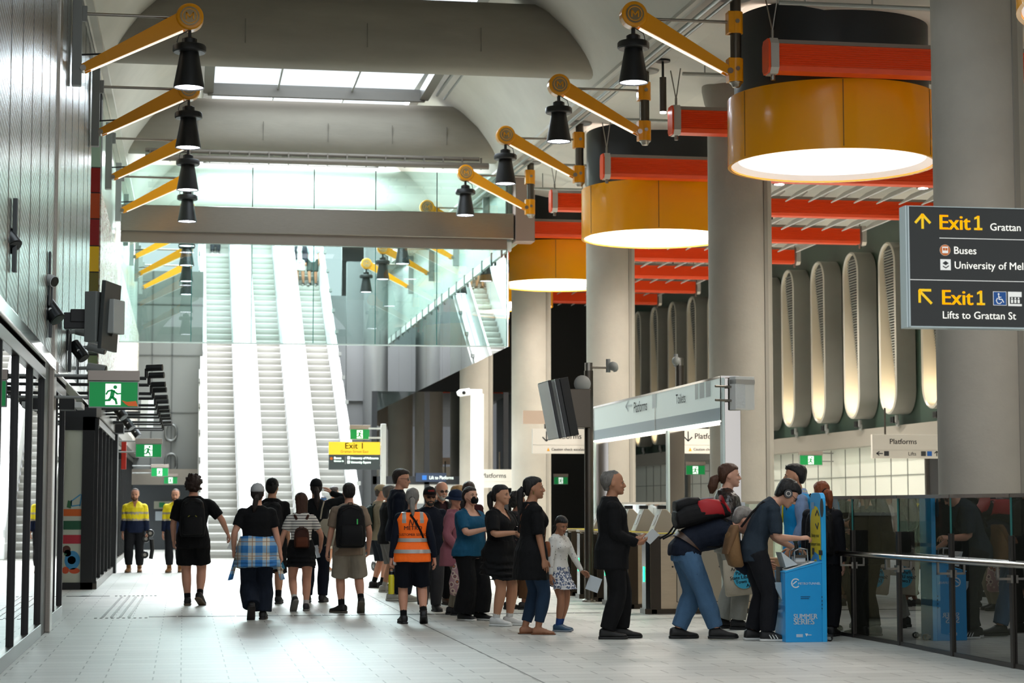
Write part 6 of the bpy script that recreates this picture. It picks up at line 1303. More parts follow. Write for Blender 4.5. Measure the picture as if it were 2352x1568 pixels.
# ================================================================ 6 customer service
p, H = place(946, 1432, 1123)
M = Man('grey haired person in orange hi-vis vest seen from behind', p, H, 2, fem=True, g=1.12, head=(6, 4, 0), sk='pink', hair='#7a756f', feet=FT(.085, -.03, -.06, .02, 22, 0, 6, -8),
        arms={'L': dict(w=(-.155, .01, .475), h=(-.5, -1, 0), c=55), 'R': dict(w=(.165, -.01, .485), h=(.5, -1, 0))})
M.hair('tied', '#77726c', .006); M.tail([(0, -.46, .42), (0, -.58, .3), (.02, -.6, -.05), (.05, -.56, -.5)], [.14, .17, .15, .05], '#8a847d', tie='#1a1a1a')
M.top('jumper', NAVY, .98, -.02, .012, 1.03, .012, .007, collar=.012); M.pants('shorts', '#0a0f1a', .50, .014, .03, .09); M.shoes('#08080a', '#0c0c0c', sock=BLK, sockh=.12)
hv, hs = mat('hivis_orange', '#ff6a0a', .7, emit=.05, bump=.2, bs=60), mat('reflective_tape', '#a9a7a2', .3, .2)
def vest(x, y, q): return 1 if (q > .235 and .052 < abs(x) < .080) else 0
V_ = M.top('vest', hv, 0, -.055, .026, 1.05, None, .004, arms=False, extra=(hs,), slotfn=vest, lim=.325, dec=None)
for q in (.108, .025): MB().loft([M.torso_ring(q+a, .0245*H+.009, 1.0+.035*(.1-q)/.15, 1.0+.035*(.1-q)/.15, 40) for a in (-.0125, .0125)], False).build('reflective_band', hs, M.root, 180)
blk = mat('print_black', '#121212', .7)
draw_back(M, 'METRO', .068, .182, blk, .026, on=V_); draw_back(M, 'CUSTOMER SERVICE', .043, .138, blk, .026, sx=.95, on=V_)
lg = MB()
for a, b in (((-.03, .215), (-.022, .255)), ((-.022, .255), (-.004, .215)), ((-.004, .215), (.006, .255)), ((.006, .255), (.022, .215)), ((.022, .215), (.03, .255))): lg.tube([M.on_torso(a[0], a[1], .031, True), M.on_torso(b[0], b[1], .031, True)], .005, 5)
lg.build('vest_logo', blk, M.root); M.strap([(-.02, .30, .03, True), (.02, .24, .032, True), (.06, .17, .032, True), (.085, .10, .034, True)], .014, None, cloth(BLK)).name = 'bag_strap'
bpy.data.objects['bag_strap'].matrix_basis = M.root.matrix_basis.inverted()@bpy.data.objects['bag_strap'].matrix_basis; bpy.data.objects['bag_strap'].parent = M.root
hp = M.hand_point(1, .05, .015); bt_ = thing('water_bottle', 'yellow water bottle carried by the orange vest person', 'bottle', hp+V((-.01, 0, -.34)))
MB().lathe([(.001, 0), (.036, 0), (.038, .01), (.038, .2), (.03, .235), (.024, .24)], n=20).build('bottle_body', mat('bottle_yellow', '#d6c92a', .35), bt_, 40); MB().lathe([(.001, .235), (.03, .235), (.03, .275), (.001, .275)], n=16).tube([(-.02, 0, .27), (-.02, 0, .31), (.02, 0, .31), (.02, 0, .27)], .006, 6).build('lid', black, bt_, 40)
plate_obj('book', 'white book under the arm of the orange vest person', 'book', hp+V((.03, -.02, .13)), (.25, .1, .95), (.8, -.5, 0), .05, .24, mat('paper_white', '#dfe3e4', .6), .03)
# ================================================================ 7 shorts and backpack
p, H = place(800, 1407, 1111)
M = Man('person in beige t-shirt and beige shorts with large black backpack', p, H, -2, g=1.08, head=(2, 4, 0), sk='pink', hair='#120e0c', feet=FT(.09, -.08, -.05, .02, 38, 0, 4, -38),
        arms={'L': dict(w=(-.165, .03, .47), h=(-.5, -1, 0), c=30), 'R': dict(w=(.16, .03, .5), h=(.5, -1, 0))})
M.hair('short', '#17110e', .003); M.top('t_shirt', '#8b7866', .42, -.07, .016, 1.04, .016, .008); M.pants('shorts', cloth('#9b9182', .85), .50, .018, .036); M.shoes('#23211f', '#5d5448', sock='#141416', sockh=.10)
b_ = backpack(M, 'large black backpack worn by the beige shorts person', '#0c0c0e', (.235, .12, .335), .155)
MB().box((.075, -.20, .06), (.016, .012, .07)).build('green_tag', mat('tag_bright', '#4fd66a', .5), b_)
# ================================================================ 8 striped girl
p, H = place(690, 1403, 1134)
M = Man('person in striped t-shirt, short black skirt and dark cap from behind', p, H, 0, fem=True, g=1.06, head=(-8, 2, 0), sk='pink', hair='#3f2415', feet=FT(.05, .03, -.055, -.08, 0, 42, 6, -10),
        arms={'L': dict(w=(-.185, .05, .5), h=(-.6, -1, 0)), 'R': dict(w=(.175, .10, .53), h=(.9, -1, -.2), d=(-.1, .6, -.4))})
M.hair('long', '#402416'); M.cap('#15171c'); M.top('t_shirt', stripem, .36, .02, .010, 1.0, .012, .005); M.skirt('skirt', '#0a0a0c', .355, .14, .125, .095, .016, .010); M.shoes('#15161a', '#77736c', sock='#c9c5c0', sockh=.045)
backpack(M, 'small brown leather backpack on the striped t-shirt person', '#3a1c12', (.135, .07, .175), .115, trim='#5a2c18')
plate_obj('bottle', 'clear bottle tucked in the striped person\'s right hand', 'bottle', M.hand_point(0, .05, .02), (.2, .1, .9), (1, 0, 0), .05, .17, mat('plastic_pale', '#b9c2c8', .15), .05)
# ================================================================ 9 tall ponytail with tote
p, H = place(724, 1383, 1102)
M = Man('tall person in black with long ponytail, dark cap and cream tote on shoulder', p, H, 12, fem=True, g=1.05, head=(-12, 0, 0), sk='fair', hair='#1f1410', feet=FT(.055, .02, -.06, -.02, 0, 0),
        arms={'R': dict(w=(.115, .10, .895), h=(1, -.2, -.2), d=(-.7, .1, .7), n=(0, 0, -1)), 'L': 'hang'})
M.hair('tied'); M.cap('#101114'); M.tail([(0, -.48, .5), (0, -.62, .3), (.02, -.66, -.3), (.04, -.62, -.8)], [.12, .17, .17, .05])
M.top('jumper', '#0e1113', 1., -.04, .016, 1.05, .014, .008); M.pants('trousers', '#0d1220', .97, .008, .018); M.shoes('#08080a', '#0c0c0c')
def tote(man, label, x, q, w, h, m_, side=1, back=True, dz=0., hd=None):
    base = man.W(man.on_torso(x, q, .035, back)); t = thing('tote_bag', label, 'bag', base, man.root.rotation_euler.z if hd is None else -R(hd))
    MB().loft([sring(V((0, 0, z)), V((1, 0, 0)), V((0, 1, 0)), w/2*k, d, 20, 3.2) for z, k, d in ((-h, .9, .012), (-h+.02, 1.0, .035), (-h*.6, 1.02, .05), (-h*.2, .98, .035), (0, .94, .018))]).build('bag_body', m_, t, 60)
    return t
tb = tote(M, 'cream tote bag hanging behind the tall ponytail person', .085, .165, .30, .40, cloth('#a59d8b', .9))
M.strap([(.05, .17, .05, True), (.06, .25, .03, True), (.07, .305, .02, True), (.075, .29, .02, False), (.09, .2, .03, False)], .012, tb, cloth('#a59d8b', .9))
# ================================================================ 10 plaid waist
p, H = place(588, 1423, 1113)
M = Man('person in black t-shirt and white cap with plaid shirt tied at waist', p, H, 2, fem=True, g=1.26, belly=.01, head=(4, 0, 0), sk='pink', hair='#20140f', feet=FT(.05, .06, -.035, -.06, 0, 46, 6, -4),
        arms={'L': dict(w=(-.17, .05, .51), h=(-.6, -1, 0), c=40), 'R': dict(w=(.18, .04, .475), h=(.6, -1, 0), c=38)})
M.hair('tied'); M.cap('#b3b3b4', back=False); M.tail([(0, -.5, .42), (-.02, -.62, .25), (-.12, -.6, -.2), (-.16, -.55, -.55)], [.11, .15, .14, .05])
M.glasses('#7a4420', '#2a1a12', True, .34); M.top('t_shirt', BLK, .36, .03, .014, 1.0, .016, .007); M.pants('trousers', cloth('#141b28', .85), .97, .012, .042, wr=.011); M.shoes('#14110f', '#1c1512')
pl = M.skirt('tied_plaid_shirt', plaidm, .365, .20, .15, .105, .030, .010, slotfn=None)
for e in (1, -1): MB().loft([sring(M.hip+V((e*(.14+.05*k)*H, (.06-.05*k)*H, (-.02-.19*k)*H)), V((.3, 1, 0)), V((1, 0, .3)), (.03+.012*k)*H, .012*H, 12, 3) for k in (0, .3, .6, .9, 1.05)]).build('sleeve_tail', plaidm, M.root, 180)
plate_obj('card', 'teal card in the right hand of the plaid shirt person', 'card', M.hand_point(0, .08, .01)+V((.01, 0, -.02)), (.4, 0, -.9), (.3, -.9, 0), .05, .09, mat('card_teal', '#1f6a86', .5), .004)
# ================================================================ 11 black cap man behind
p, H = place(622, 1386, 1101)
M = Man('person in black t-shirt, black shorts and black cap beside the plaid shirt person', p, H, 4, g=1.05, head=(10, 0, 0), sk='warm', hair='#100c0a', feet=FT(.06, -.02, -.05, .03), arms={})
M.hair('short'); M.cap('#0d0d0f'); M.top('t_shirt', BLK, .42, -.06, .016, 1.04, .018, .008); M.pants('shorts', BLK, .56, .018, .032); M.shoes('#0c0c0d', '#131313', sock=BLK, sockh=.09)
backpack(M, 'black backpack on the black cap person', '#111114', (.19, .09, .28), .165)
# ================================================================ 12 curly
p, H = place(441, 1390, 1094)
M = Man('curly haired person in black t-shirt and shorts with right arm out', p, H, 2, g=1.16, head=(0, 2, 0), sk='pink', hair='#2b1a12', feet=FT(.06, -.05, -.035, .02, 24, 0, 16, -2),
        arms={'R': dict(w=(.265, .09, .56), h=(.5, -1, 0), d=(.35, .1, -.8), c=45), 'L': dict(w=(-.15, .08, .5), h=(-.6, -1, 0))})
M.hair('curly', '#2e1b11'); M.top('t_shirt', BLK, .44, -.07, .018, 1.05, .020, .009); M.pants('shorts', '#08080a', .40, .018, .034); M.shoes('#15120f', '#6a5a4a', sock=BLK, sockh=.11)
b_ = backpack(M, 'black backpack on the curly haired person', '#0e0e10', (.2, .1, .30), .165)
for e in (1, -1): MB().tube([(e*.04, -.19, .03), (e*.075, -.2, -.005)], .006, 6).build('yellow_cord', mat('cord_yellow', '#8d8a2c', .6), b_)
MB().box((-.13, -.02, .16), (.05, .02, .06)).build('red_patch', mat('patch_red', '#a03a34', .6), b_)
plate_obj('paper', 'white folded paper in the curly haired person\'s hand', 'paper', M.hand_point(0, .10, .01), (.35, 0, .9), (.2, -.95, 0), .07, .13, mat('paper_white', '#dfe3e4', .6), .004)
# ================================================================ 13-14 workers
def worker(px, py, pt, label, hd, carry):
    p, H = place(px, py, pt)
    M = Man(label, p, H, hd, g=1.12, head=(0, 4, 0), sk='pink', hair='#3d2a1d', beard='#5a3a24', feet=FT(.06, .05, -.06, -.03, 0, 0), vox=.009, arms={'R': 'hang', 'L': dict(w=(-.155, .04, .46), h=(-.5, -1, 0), c=60)})
    M.hair('receding', '#4a3424', .002)
    hvY, hvN, tp_ = mat('hivis_yellow', '#e8d21c', .75, emit=.06, bump=.2, bs=60), cloth('#16203a', .8), mat('reflective_warm', '#b7aa96', .35, .1)
    def f(x, y, q): return 2 if (abs(q-.198) < .012 or abs(q-.118) < .010) and abs(x) < .3 else (0 if q > (.112 if abs(x) < .12 else .125) else 1)
    M.top('work_shirt', hvY, .95, -.04, .018, 1.02, .016, .009, neck=vneck(.35, .26), slotfn=f, extra=(hvN, tp_), collar=.014); M.pants('work_trousers', cloth('#16161a', .85), .90, .012, .018); M.shoes('#8a5c30', '#5d4630', .11, 'boot')
    return M
M = worker(308, 1314, 1123, 'bearded worker in yellow and navy hi-vis shirt walking toward camera', 184, True)
hp = M.hand_point(1, .06, .01); t = thing('tool_frame', 'black wheeled tool frame carried by the bearded worker', 'tool', hp+V((.04, 0, -.46)), R(5))
MB().tube([(.05, 0, 0), (.08, 0, .2), (.06, 0, .42)], .045, 10).build('frame_bar', black, t, 60); MB().tube([(-.08, 0, .44), (.0, 0, .5), (.08, 0, .47)], .02, 8).build('grip', greyp, t, 60)
for x, z in ((-.08, .02), (-.06, .36), (.03, .48)): w_ = MB().lathe([(.03, -.03), (.075, -.03), (.085, 0), (.075, .03), (.03, .03)], (x, 0, z+.07), 18, Matrix.Rotation(pi/2, 3, 'X'), True).build('wheel', black, t, 60); MB().cyl((x, -.034, z+.07), (x, .034, z+.07), .035, n=14).build('hub', steel, w_, 60)
worker(401, 1314, 1124, 'second hi-vis worker partly hidden by the curly haired person', 186, False)
# ================================================================ 15 tall man with glasses
p, H = place(914, 1380, 1079)
M = Man('tall person with glasses in navy jacket and jeans turning right', p, H, 92, g=1.12, head=(18, 6, 0), sk='pink', hair='#20140e', smile=1, feet=FT(.05, .05, -.05, -.04), arms={'R': dict(w=(.11, .06, .5), h=(.5, -1, 0)), 'L': dict(w=(-.1, .12, .55), h=(-.5, -1, 0))})
M.hair('short', '#241711'); M.glasses(); M.top('jacket', '#0a1222', 1., -.06, .022, 1.03, .02, .009, collar=.016); M.pants('jeans', '#141d2c', .97, .010, .022); M.shoes('#b9b5aa', '#c8c4ba')
# ================================================================ 16 khaki cap man
p, H = place(870, 1350, 1115)
M = Man('person in khaki cap and beige long sleeve top facing right', p, H, 82, g=1.1, belly=.02, head=(8, 6, 0), sk='pink', hair='#4a4038', feet=FT(.05, .02, -.05, -.04), arms={'R': dict(w=(.10, .14, .60), h=(.6, -1, -.3))})
M.hair('fringe_bald', '#4a4038'); M.cap('#9b8a6d'); M.top('long_sleeve_top', '#8d8069', .98, -.05, .018, 1.03, .018, .009); M.pants('shorts', '#161c24', .52, .016, .03); M.shoes('#0e0e10', '#1a1a1a', sock=BLK, sockh=.06)
backpack(M, 'dark green backpack on the khaki cap person', '#1c2a26', (.17, .09, .26), .17)
# ================================================================ 17 arms crossed
p, H = place(891, 1360, 1116)
M = Man('person in black t-shirt and grey shorts with folded arms behind the navy jacket', p, H, 86, g=1.15, belly=.02, head=(0, 0, 0), sk='warm', hair='#5a544e', feet=FT(.05, .02, -.05, -.03), arms={'R': dict(w=(.0, .16, .66), h=(1, -.4, -.8), d=(-1, .2, .1)), 'L': dict(w=(.0, .14, .64), h=(-1, -.4, -.8), d=(1, .2, .1))})
M.hair('short', '#5a544e'); M.top('t_shirt', BLK, .45, -.06, .018, 1.04, .018, .008); M.pants('shorts', '#6d6a66', .50, .016, .03); M.shoes('#a8a49c', '#b5b1a8', sock='#a8a49c', sockh=.05)
# ================================================================ 18 black cap with red letters
p, H = place(985, 1404, 1120)
M = Man('person in black cap with red letters, dark glasses and navy polo', p, H, 176, g=1.1, head=(0, 6, 0), sk='warm', hair='#2a2622', beard='#2b2724', feet=FT(.06, .05, -.06, -.02), arms={'R': 'hang', 'L': 'hang'})
M.hair('fringe_bald', '#2a2622'); M.cap('#101012', bc='#2a1410'); M.glasses('#0c0c0c', dark=True); M.top('polo_shirt', '#0c1220', .45, -.06, .018, 1.04, .02, .008, collar=.012); M.pants('trousers', '#3a3a3d', .97, .012, .022); M.shoes('#0d0d0e', '#131313')
cm = text('ZERO', .034, (0, 0, 0), (1, 0, 0), (0, 1, 0), mat('cap_red', '#c03028', .6), None, 'cap_lettering', 'CENTER', bold=.03)
for v in cm.data.vertices: v.co = M.hp(-v.co.x/M.hh*-1, .435-.55*(v.co.x/M.hh)**2, .80+v.co.y/M.hh)
cm.parent = M.root
# ================================================================ 19 bearded
p, H = place(1012, 1389, 1107)
M = Man('bald bearded person with glasses in black jacket over maroon shirt', p, H, 168, g=1.2, belly=.025, head=(0, 8, 0), sk='pink', hair='#a09a92', beard='#b5aea4', brow='#8a847c', feet=FT(.06, .03, -.06, -.03), arms={})
M.hair('fringe_bald', '#a8a199'); M.glasses('#3a2a20')
M.top('jacket', BLK, .98, -.05, .026, 1.03, .02, .009, collar=.016, neck=lambda x, y, q: y > .02 and abs(x) < .034 and q > .1); M.top('shirt', '#2a1216', .3, -.02, .012, 1.0, .01, .006, neck=vneck(.4, .3)); M.pants('trousers', BLK, .97, .012, .02); M.shoes('#4a2f1e', '#2c1d14', .08, 'boot')
# ================================================================ 20 pink coat bucket hat
p, H = place(1043, 1412, 1127)
M = Man('person in pink coat and navy bucket hat with floral bag', p, H, 108, fem=True, g=1.15, head=(28, 6, 0), sk='pink', hair='#8a847c', feet=FT(.05, .03, -.05, -.03), arms={'R': dict(w=(.13, .06, .53), h=(.6, -1, 0), c=55)})
M.hair('fringe_bald', '#8a837a'); M.cap('#16223a', hat=True, name='bucket_hat'); M.top('coat', cloth('#9b5f6a', .85), .98, -.12, .022, 1.1, .018, .010, collar=.012); M.pants('trousers', '#8f8878', .97, .008, .016); M.shoes('#14141a', '#1a1a1e')
hp = M.hand_point(0, .05, .01); t = thing('tote_bag', 'floral cloth bag carried by the pink coat person', 'bag', hp+V((-.02, -.02, -.12)), R(-12))
MB().loft([sring(V((0, 0, z)), V((1, 0, 0)), V((0, 1, 0)), w, d, 20, 2.6) for z, w, d in ((-.42, .10, .02), (-.40, .15, .05), (-.25, .165, .06), (-.05, .12, .05), (.04, .06, .03))]).build('bag_body', bagfl, t, 60); MB().tube([(-.05, 0, .02), (-.03, 0, .14), (.03, 0, .14), (.05, 0, .02)], .01, 6).build('handle', mat('handle_pale', '#b9b4b0', .7), t, 60)
# ================================================================ 21-23 heads in the crowd
p, H = place(1076, 1384, 1110)
M = Man('brown haired person at back of the crowd behind bucket hat', p, H, 15, fem=True, vox=.009, hair='#2e1c14', sk='warm'); M.hair('full', '#2f1d14'); M.top('jumper', '#3a1418', .98, -.05, .016, 1.05, .014); M.pants('trousers', '#101014', .97, .01, .02); M.shoes('#101012', '#1a1a1a')
p, H = place(1049, 1370, 1116)
M = Man('blond person in pale blue top deep in the crowd', p, H, 60, fem=True, vox=.009, hair='#9a7440', sk='pink'); M.hair('long', '#9c7746'); M.top('top', '#6f9ab0', .5, -.05, .016, 1.05, .014); M.pants('trousers', '#20242c', .97, .01, .02); M.shoes('#101012', '#1a1a1a')
p, H = place(1186, 1399, 1133)
M = Man('dark curly haired person in black floral top and brown trousers', p, H, 80, fem=True, g=1.05, sk='deep', hair='#0e0b0a', feet=FT(.05, .05, -.05, -.05)); M.hair('curly', '#100c0b'); M.top('blouse', blkfl, .95, -.05, .016, 1.05, .014, .008); M.pants('trousers', '#5a3c24', .90, .010, .03); M.shoes('#14100e', '#1a1512')
p, H = place(996, 1372, 1124)
M = Man('dark haired person half hidden behind the red lettered cap', p, H, 170, fem=True, vox=.009, hair='#17110f', sk='fair'); M.hair('long', '#17110f'); M.top('top', '#15151a', .9, -.05, .016); M.pants('jeans', '#1b2534', .97, .01, .02); M.shoes('#a8a49c', '#b5b1a8')
# ================================================================ 24 bending man
p = at_floor(1603, 1467); H = 1.85
M = Man('grey haired person in navy shirt and jeans bending forward', p, H, 94, g=1.10, belly=.01, lean=72, curve=12, hip=(0, -.07, -.012), head=(0, 30, 0), sk='pink', hair='#7d7972', feet=FT(.06, .10, -.055, -.11, 0, 0, 4, -4),
        arms={'R': dict(w=(.10, .31, .36), h=(.6, -1, .2), d=(0, .6, -.8), c=40), 'L': dict(w=(-.11, .50, .36), h=(-.6, -.8, -.3), d=(0, .9, -.3), c=40)})
M.hair('short', '#85807a', .007); M.top('shirt', '#0d1524', .85, -.02, .020, 1.03, .018, .010, collar=.014); M.pants('jeans', cloth('#4a6a8a', .85, .5), .96, .012, .026, .07, .010); M.shoes('#0e0e0f', '#101010')
MB().loft([M.torso_ring(.062, .024*H), M.torso_ring(.045, .025*H)]).build('belt', mat('belt_brown', '#3b2516', .5), M.root, 60)
b_ = backpack(M, 'red and black hiking backpack on the bending person', '#0d0c0e', (.215, .13, .33), .175, trim='#0d0c0e')
sx, sy, sz = .215*H, .13*H, .33*H; rd = mat('pack_red', '#a3121c', .6)
for x0, x1, z0, z1, k in ((-.49, -.12, -.1, .36, 1), (.12, .49, -.1, .36, 1), (-.36, .36, .36, .50, .75)): MB().loft([sring(V(((x0+x1)/2*sx, -sy*.62*kk, z*sz)), V((1, 0, 0)), V((0, 1, 0)), (x1-x0)/2*sx*kw, sy*.42*kk, 14, 3) for z, kk, kw in ((z0, .7, .7), (z0+.06, 1, 1), ((z0+z1)/2, 1.0*k, 1), (z1-.04, .85*k, .9), (z1, .5*k, .6))]).build('red_panel', rd, b_, 60)
MB().tube([(-.08, -sy*1.0, -.05), (0, -sy*1.05, .05), (.08, -sy*1.0, .16)], .012, 6).build('grey_piping', mat('pack_grey', '#9a9a9c', .6), b_); 
for e in (1, -1): MB().tube([(e*.1, -.06, -sz*.45), (e*.12, .03, -sz*.62), (e*.1, .06, -sz*.8)], .010, 6).build('hanging_strap', cloth(BLK), b_)
# ================================================================ 25 leather jacket youth
p, H = place(1672, 1444, 1067)
M = Man('long haired youth in brown leather jacket, white t-shirt and pale jeans', p, H, 96, g=.98, head=(2, 0, 0), sk='fair', hair='#4a2c1a', feet=FT(.06, .05, -.05, -.03), arms={'R': dict(w=(.11, .12, .60), h=(.6, -1, -.3)), 'L': dict(w=(-.1, .14, .62), h=(-.6, -1, -.3))})
M.hair('tied', '#4a2c1a', .004); M.tail([(0, -.46, .42), (0, -.66, .3), (.02, -.74, .0), (.0, -.78, -.3)], [.12, .2, .19, .07], '#4a2c1a')
lj = mat('leather_brown', '#1d1512', .32, var=.2, vs=8, bump=.4, bs=30, spec=.6)
M.top('t_shirt', '#b5b1ab', .2, -.03, .010, 1., .008, .004, neck=vneck(.5, .3)); M.top('leather_jacket', lj, .97, -.02, .026, 1.0, .022, .010, collar=.02, neck=lambda x, y, q: y > .01 and abs(x) < .022+.06*max(0, q-.2) and q > .06); M.pants('jeans', cloth('#8f8f88', .85, .4), .97, .012, .03); M.shoes('#0b0b0c', '#0d0d0d')
t = tote(M, 'cream tote bag printed with a blue circle and station names', .09, .06, .36, .42, cloth('#bdb3a0', .9), back=False, hd=4)
t.location = at_y(1693, 1283, p.y-.28); t.rotation_euler = (0, R(-6), R(-4))
flat([disc(.045, -.22, .125, 28)], (0, -.055, 0), (1, 0, 0), (0, 0, 1), mat('print_blue', '#3fa9c9', .8), t, 'blue_circle'); ti = mat('print_black', '#121212', .7)
for i, (s_, x) in enumerate((('Arden', -.10), ('Parkville', -.05), ('State Library', -.12), ('Town Hall', -.06), ('Anzac', .06))): text(s_, .056, (x, -.057, -.13-.05*i), (1, 0, 0), (0, 0, 1), ti, t, bold=.03)
MB().tube([(-.1, 0, -.01), (-.09, .0, .12), (.05, .0, .12), (.1, 0, -.01)], .008, 6).build('handle', cloth('#bdb3a0', .9), t, 60)
pb = plate_obj('leaflet', 'blue and white leaflet held up before the leather jacket youth', 'leaflet', at_y(1700, 1168, p.y-.1), (0, 0, 1), (-.3, -.95, 0), .115, .15, mat('paper_white', '#dfe3e4', .6), .006)
MB().span((-.058, -.005, -.075), (-.02, -.003, .075)).build('blue_cover', blue, pb); flat([disc(-.04, -.02, .022)], (0, -.005, 0), (1, 0, 0), (0, 0, 1), ky, pb, 'yellow_mark')
# ================================================================ 26 headphones
p = at_floor(1742, 1471); H = 1.80
M = Man('dark haired person in slate t-shirt and headphones stamping at kiosk', p, H, 95, g=.98, lean=14, curve=34, hip=(0, -.02, -.0), head=(4, 40, 0), sk='fair', hair='#0d0b0b', feet=FT(.055, .045, -.05, -.03, 0, 0, 4, -6),
        arms={'R': dict(w=(.085, .235, .60), h=(.4, -1, -.5), d=(-.1, 1, .1), n=(-.4, 0, -1), c=45), 'L': dict(w=(-.08, .245, .535), h=(-.5, -1, -.6), d=(.1, .9, -.35), n=(.4, 0, -1), c=50)})
M.hair('full', '#0f0d0d', .006); M.top('t_shirt', cloth('#26313c', .85), .46, -.05, .016, 1.04, .018, .009); M.pants('jeans', cloth('#16171c', .85, .4), .97, .010, .022, wr=.010); M.shoes('#0d0e10', '#cfd0ce')
for i in (0, 1):
    an, fd = M.feet[i]; fw = fd@V((0, 1, 0)); rt = fd@V((1, 0, 0)); b = MB(); e = 1 if i == 0 else -1
    for k in range(3): y = .015+.018*k; b.tube([an+fw*(y+.004)*H+rt*e*.0285*H+V((0, 0, -.03*H)), an+fw*(y-.010)*H+rt*e*.025*H+V((0, 0, -.006*H))], .0032*H, 6)
    b.build('shoe_stripes', white, M.root)
hpn = MB().tube([M.hp(.37*cos(a), -.02, .5+.62*sin(a)) for a in [pi*k/12 for k in range(13)]], .03*M.hh, 8).build('headphones', blackg, M.root, 60)
for e in (1, -1): MB().lathe([(.001, -.03), (.045, -.03), (.052, 0), (.045, .03), (.001, .03)], M.hp(e*.38, -.02, .47), 20, M.HM@Matrix.Rotation(pi/2, 3, 'Y')).build('ear_cup', blackg, hpn, 60)
MB().lathe([(.02, .032), (.028, .032), (.028, .036), (.02, .036)], M.hp(.38, -.02, .47), 20, M.HM@Matrix.Rotation(pi/2, 3, 'Y'), True).build('silver_ring', steel, hpn, 60)
M.glasses('#1a1a1a')
base = M.W(M.on_torso(.02, .06, .07, True)); t = thing('messenger_bag', 'tan canvas messenger bag on the back of the headphones person', 'bag', base+V((-.03, -.03, -.06)), R(-5))
MB().loft([sring(V((x_, 0, z)), V((1, 0, 0)), V((0, 1, 0)), w, .15*k, 20, 3) for z, w, k, x_ in ((-.22, .045, .75, .05), (-.2, .075, .95, .04), (-.05, .085, 1, .0), (.12, .065, .9, -.0), (.2, .035, .75, .03))]).build('bag_body', mat('canvas_tan', '#7a5a36', .8, var=.12, vs=10, bump=.3, bs=50), t, 60)
MB().loft([sring(V((x_, -.0, z)), V((1, 0, 0)), V((0, 1, 0)), w, .156*k, 20, 3) for z, w, k, x_ in ((-.08, .02, .98, -.075), (.08, .05, .97, -.02), (.19, .045, .85, .02), (.225, .03, .7, .03))]).build('flap', mat('canvas_dark', '#6a4c2e', .8, var=.12, vs=10), t, 60)
M.strap([(.0, .12, .05, True), (.03, .2, .03, True), (.06, .28, .024, True), (.07, .312, .024, False), (.03, .25, .02, False), (-.05, .15, .02, False)], .013, t, cloth('#1a1718'))
# ================================================================ 27 staff in blue vest
p, H = place(1836, 1447, 1069)
M = Man('staff member in bright blue vest and pale blue shirt facing left', p, H, 279, g=1.04, head=(6, 0, 0), sk='warm', hair='#0f0c0b', feet=FT(.05, .03, -.05, -.03), arms={'L': dict(w=(-.13, .06, .50), h=(-.5, -1, 0), c=55), 'R': dict(w=(.12, .25, .64), h=(.6, -1, -.4))})
M.hair('short'); M.glasses('#101012', dark=True, up=.42); M.top('shirt', cloth('#7d92b4', .8), .96, -.03, .012, 1., .018, .010, collar=.02); M.top('vest', cloth('#1590cf', .8), 0, -.085, .026, 1.08, None, .006, arms=False, lim=.325); M.pants('trousers', '#0b0b0e', .97, .01, .02); M.shoes('#0b0b0c', '#0d0d0d')
M.strap([(-.04, .325, .02, True), (-.05, .33, .03, False), (-.02, .25, .032, False), (.0, .14, .034, False)], .012, None, mat('lanyard_yellow', '#d9c21c', .6)).name = 'lanyard'
o = bpy.data.objects['lanyard']; o.matrix_basis = M.root.matrix_basis.inverted()@o.matrix_basis; o.parent = M.root
backpack(M, 'black backpack on the blue vest staff member', '#0b0b0d', (.18, .09, .27), .17)
# ================================================================ 28 red haired person
p, H = place(1893, 1461, 1107)
M = Man('auburn haired person with black backpack behind the kiosk backboard', p, H, 28, fem=True, g=1.05, head=(-30, 4, 0), sk='fair', hair='#7a3c1a', feet=FT(.05, .02, -.05, -.02)); M.hair('tied', '#7c3d1a', .006); M.tail([(.0, -.44, .5), (.1, -.6, .4), (.16, -.62, .1), (.2, -.58, -.3)], [.16, .2, .16, .05], '#7c3d1a', tie='#1a1a1a')
M.top('jacket', '#15161b', .98, -.05, .018, 1.05, .016); M.pants('trousers', '#17171b', .97, .01, .02); M.shoes('#101012', '#1a1a1a'); backpack(M, 'black backpack on the auburn haired person', '#09090b', (.19, .11, .30), .16)
# ================================================================ people at and on the escalators
def on_slope(px, py):
    lo, hi = 56., 80.
    for _ in range(50):
        m_ = (lo+hi)/2
        if at_y(px, py, m_).z > (m_-EY)*.5775: lo = m_
        else: hi = m_
    q = at_y(px, py, lo); k = int((q.y-EY)/.4); return V((q.x, EY+.4*k+.22, .231*k+.231))
def simple(label, p, H, hd, topc, legc, hairc='#2a1d16', fem=False, end=.97, sleeve=.45, shoe='#22201e', cap=None, style='short', arms=None, sk='warm'):
    M = Man(label, p, H, hd, fem=fem, vox=.012, far=True, hair=hairc, sk=sk, feet=FT(.055, .03, -.055, -.03), arms=arms or {}); M.hair(style, hairc)
    if cap: M.cap(cap)
    M.top('top', topc, sleeve, -.05, .018, 1.04, .016); M.pants('trousers' if end > .8 else 'shorts', legc, end, .012, .022); M.shoes(shoe, '#b0aca4'); return M
simple('rider in dark jacket and white shirt near top of right escalator', on_slope(690, 662), 1.72, 200, '#c9c8c4', '#c4c2bc', fem=True, end=.45, sleeve=.3, style='long').top('jacket', '#2c3038', .98, .02, .028, 1., .024, neck=lambda x, y, q: y > .01 and abs(x) < .05)
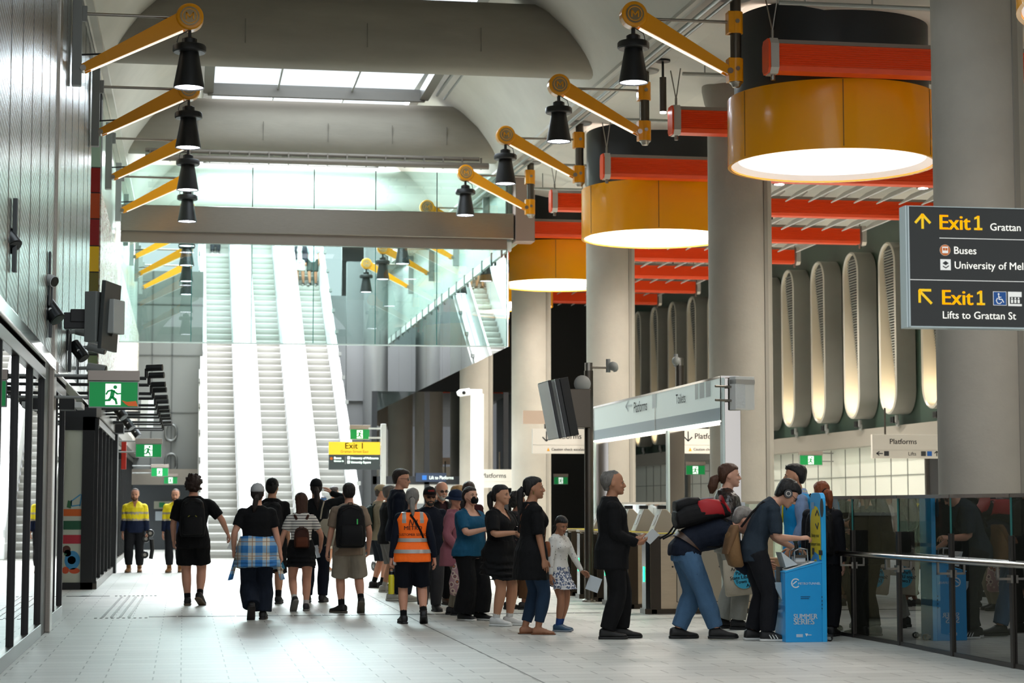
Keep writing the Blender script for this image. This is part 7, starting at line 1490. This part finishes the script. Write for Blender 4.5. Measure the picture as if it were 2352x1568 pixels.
simple('rider in pale top and dark shorts beside the rail near escalator top', on_slope(719, 668), 1.80, 195, '#b9c2c6', '#3c4440', end=.5)
simple('tiny rider at the very top of the left escalator', on_slope(494, 592), 1.7, 10, '#2a2e34', '#23262c')
p = at_floor(742, 1288); simple('person in patterned blue cap at foot of right escalator', p, 1.66, 190, '#7d8a84', '#3c4048', cap='#24405e')
p = at_floor(786, 1290); simple('short haired person in white top at foot of right escalator', p, 1.72, 150, '#d5d2cb', '#8a8578', end=.5, style='full')
p, H = place(765, 1312, 1118); simple('person in white shirt, beige shorts and brown boots behind backpacker', p, H, 30, '#cfcabd', '#b3aa98', end=.5, sleeve=.9, shoe='#8a5228')
# ================================================================ pram
p = at_floor(848, 1312); t = thing('pram', 'dark folding pram beside the khaki cap person', 'pram', p, R(20))
pm = mat('pram_fabric', '#14161a', .8)
for x in (-.24, .24):
    for y in (-.25, .28):
        w_ = MB().lathe([(.06, -.02), (.1, -.02), (.11, 0), (.1, .02), (.06, .02)], (x, y, .11), 20, Matrix.Rotation(pi/2, 3, 'Y'), True).build('wheel', black, t, 60); MB().cyl((x-.02, y, .11), (x+.02, y, .11), .03, n=12).build('hub', greyp, w_, 60)
    MB().tube([(x, .28, .12), (x, -.05, .5), (x, -.4, 1.0)], .016, 8).tube([(x, -.25, .12), (x, .1, .5), (x, .2, .75)], .016, 8).build('frame_tube', steel, t, 60)
MB().tube([(-.24, -.4, 1.0), (-.2, -.44, 1.04), (.2, -.44, 1.04), (.24, -.4, 1.0)], .02, 8).build('handle', black, t, 60)
MB().loft([sring(V((0, y, z)), V((1, 0, 0)), V((0, .5, 1)), .2, h, 16, 3) for y, z, h in ((-.2, .62, .06), (-.1, .5, .1), (.1, .45, .1), (.25, .5, .05))]).build('seat', pm, t, 60); MB().loft([sring(V((0, -.12+.22*math.sin(a), .62+.3*cos(a))), V((1, 0, 0)), V((0, cos(a), -sin(a))), .22, .02, 16, 3) for a in (-1.2, -.6, 0, .6, 1.1)]).build('canopy', pm, t, 60)

bpy.data.scenes.remove(LAB)
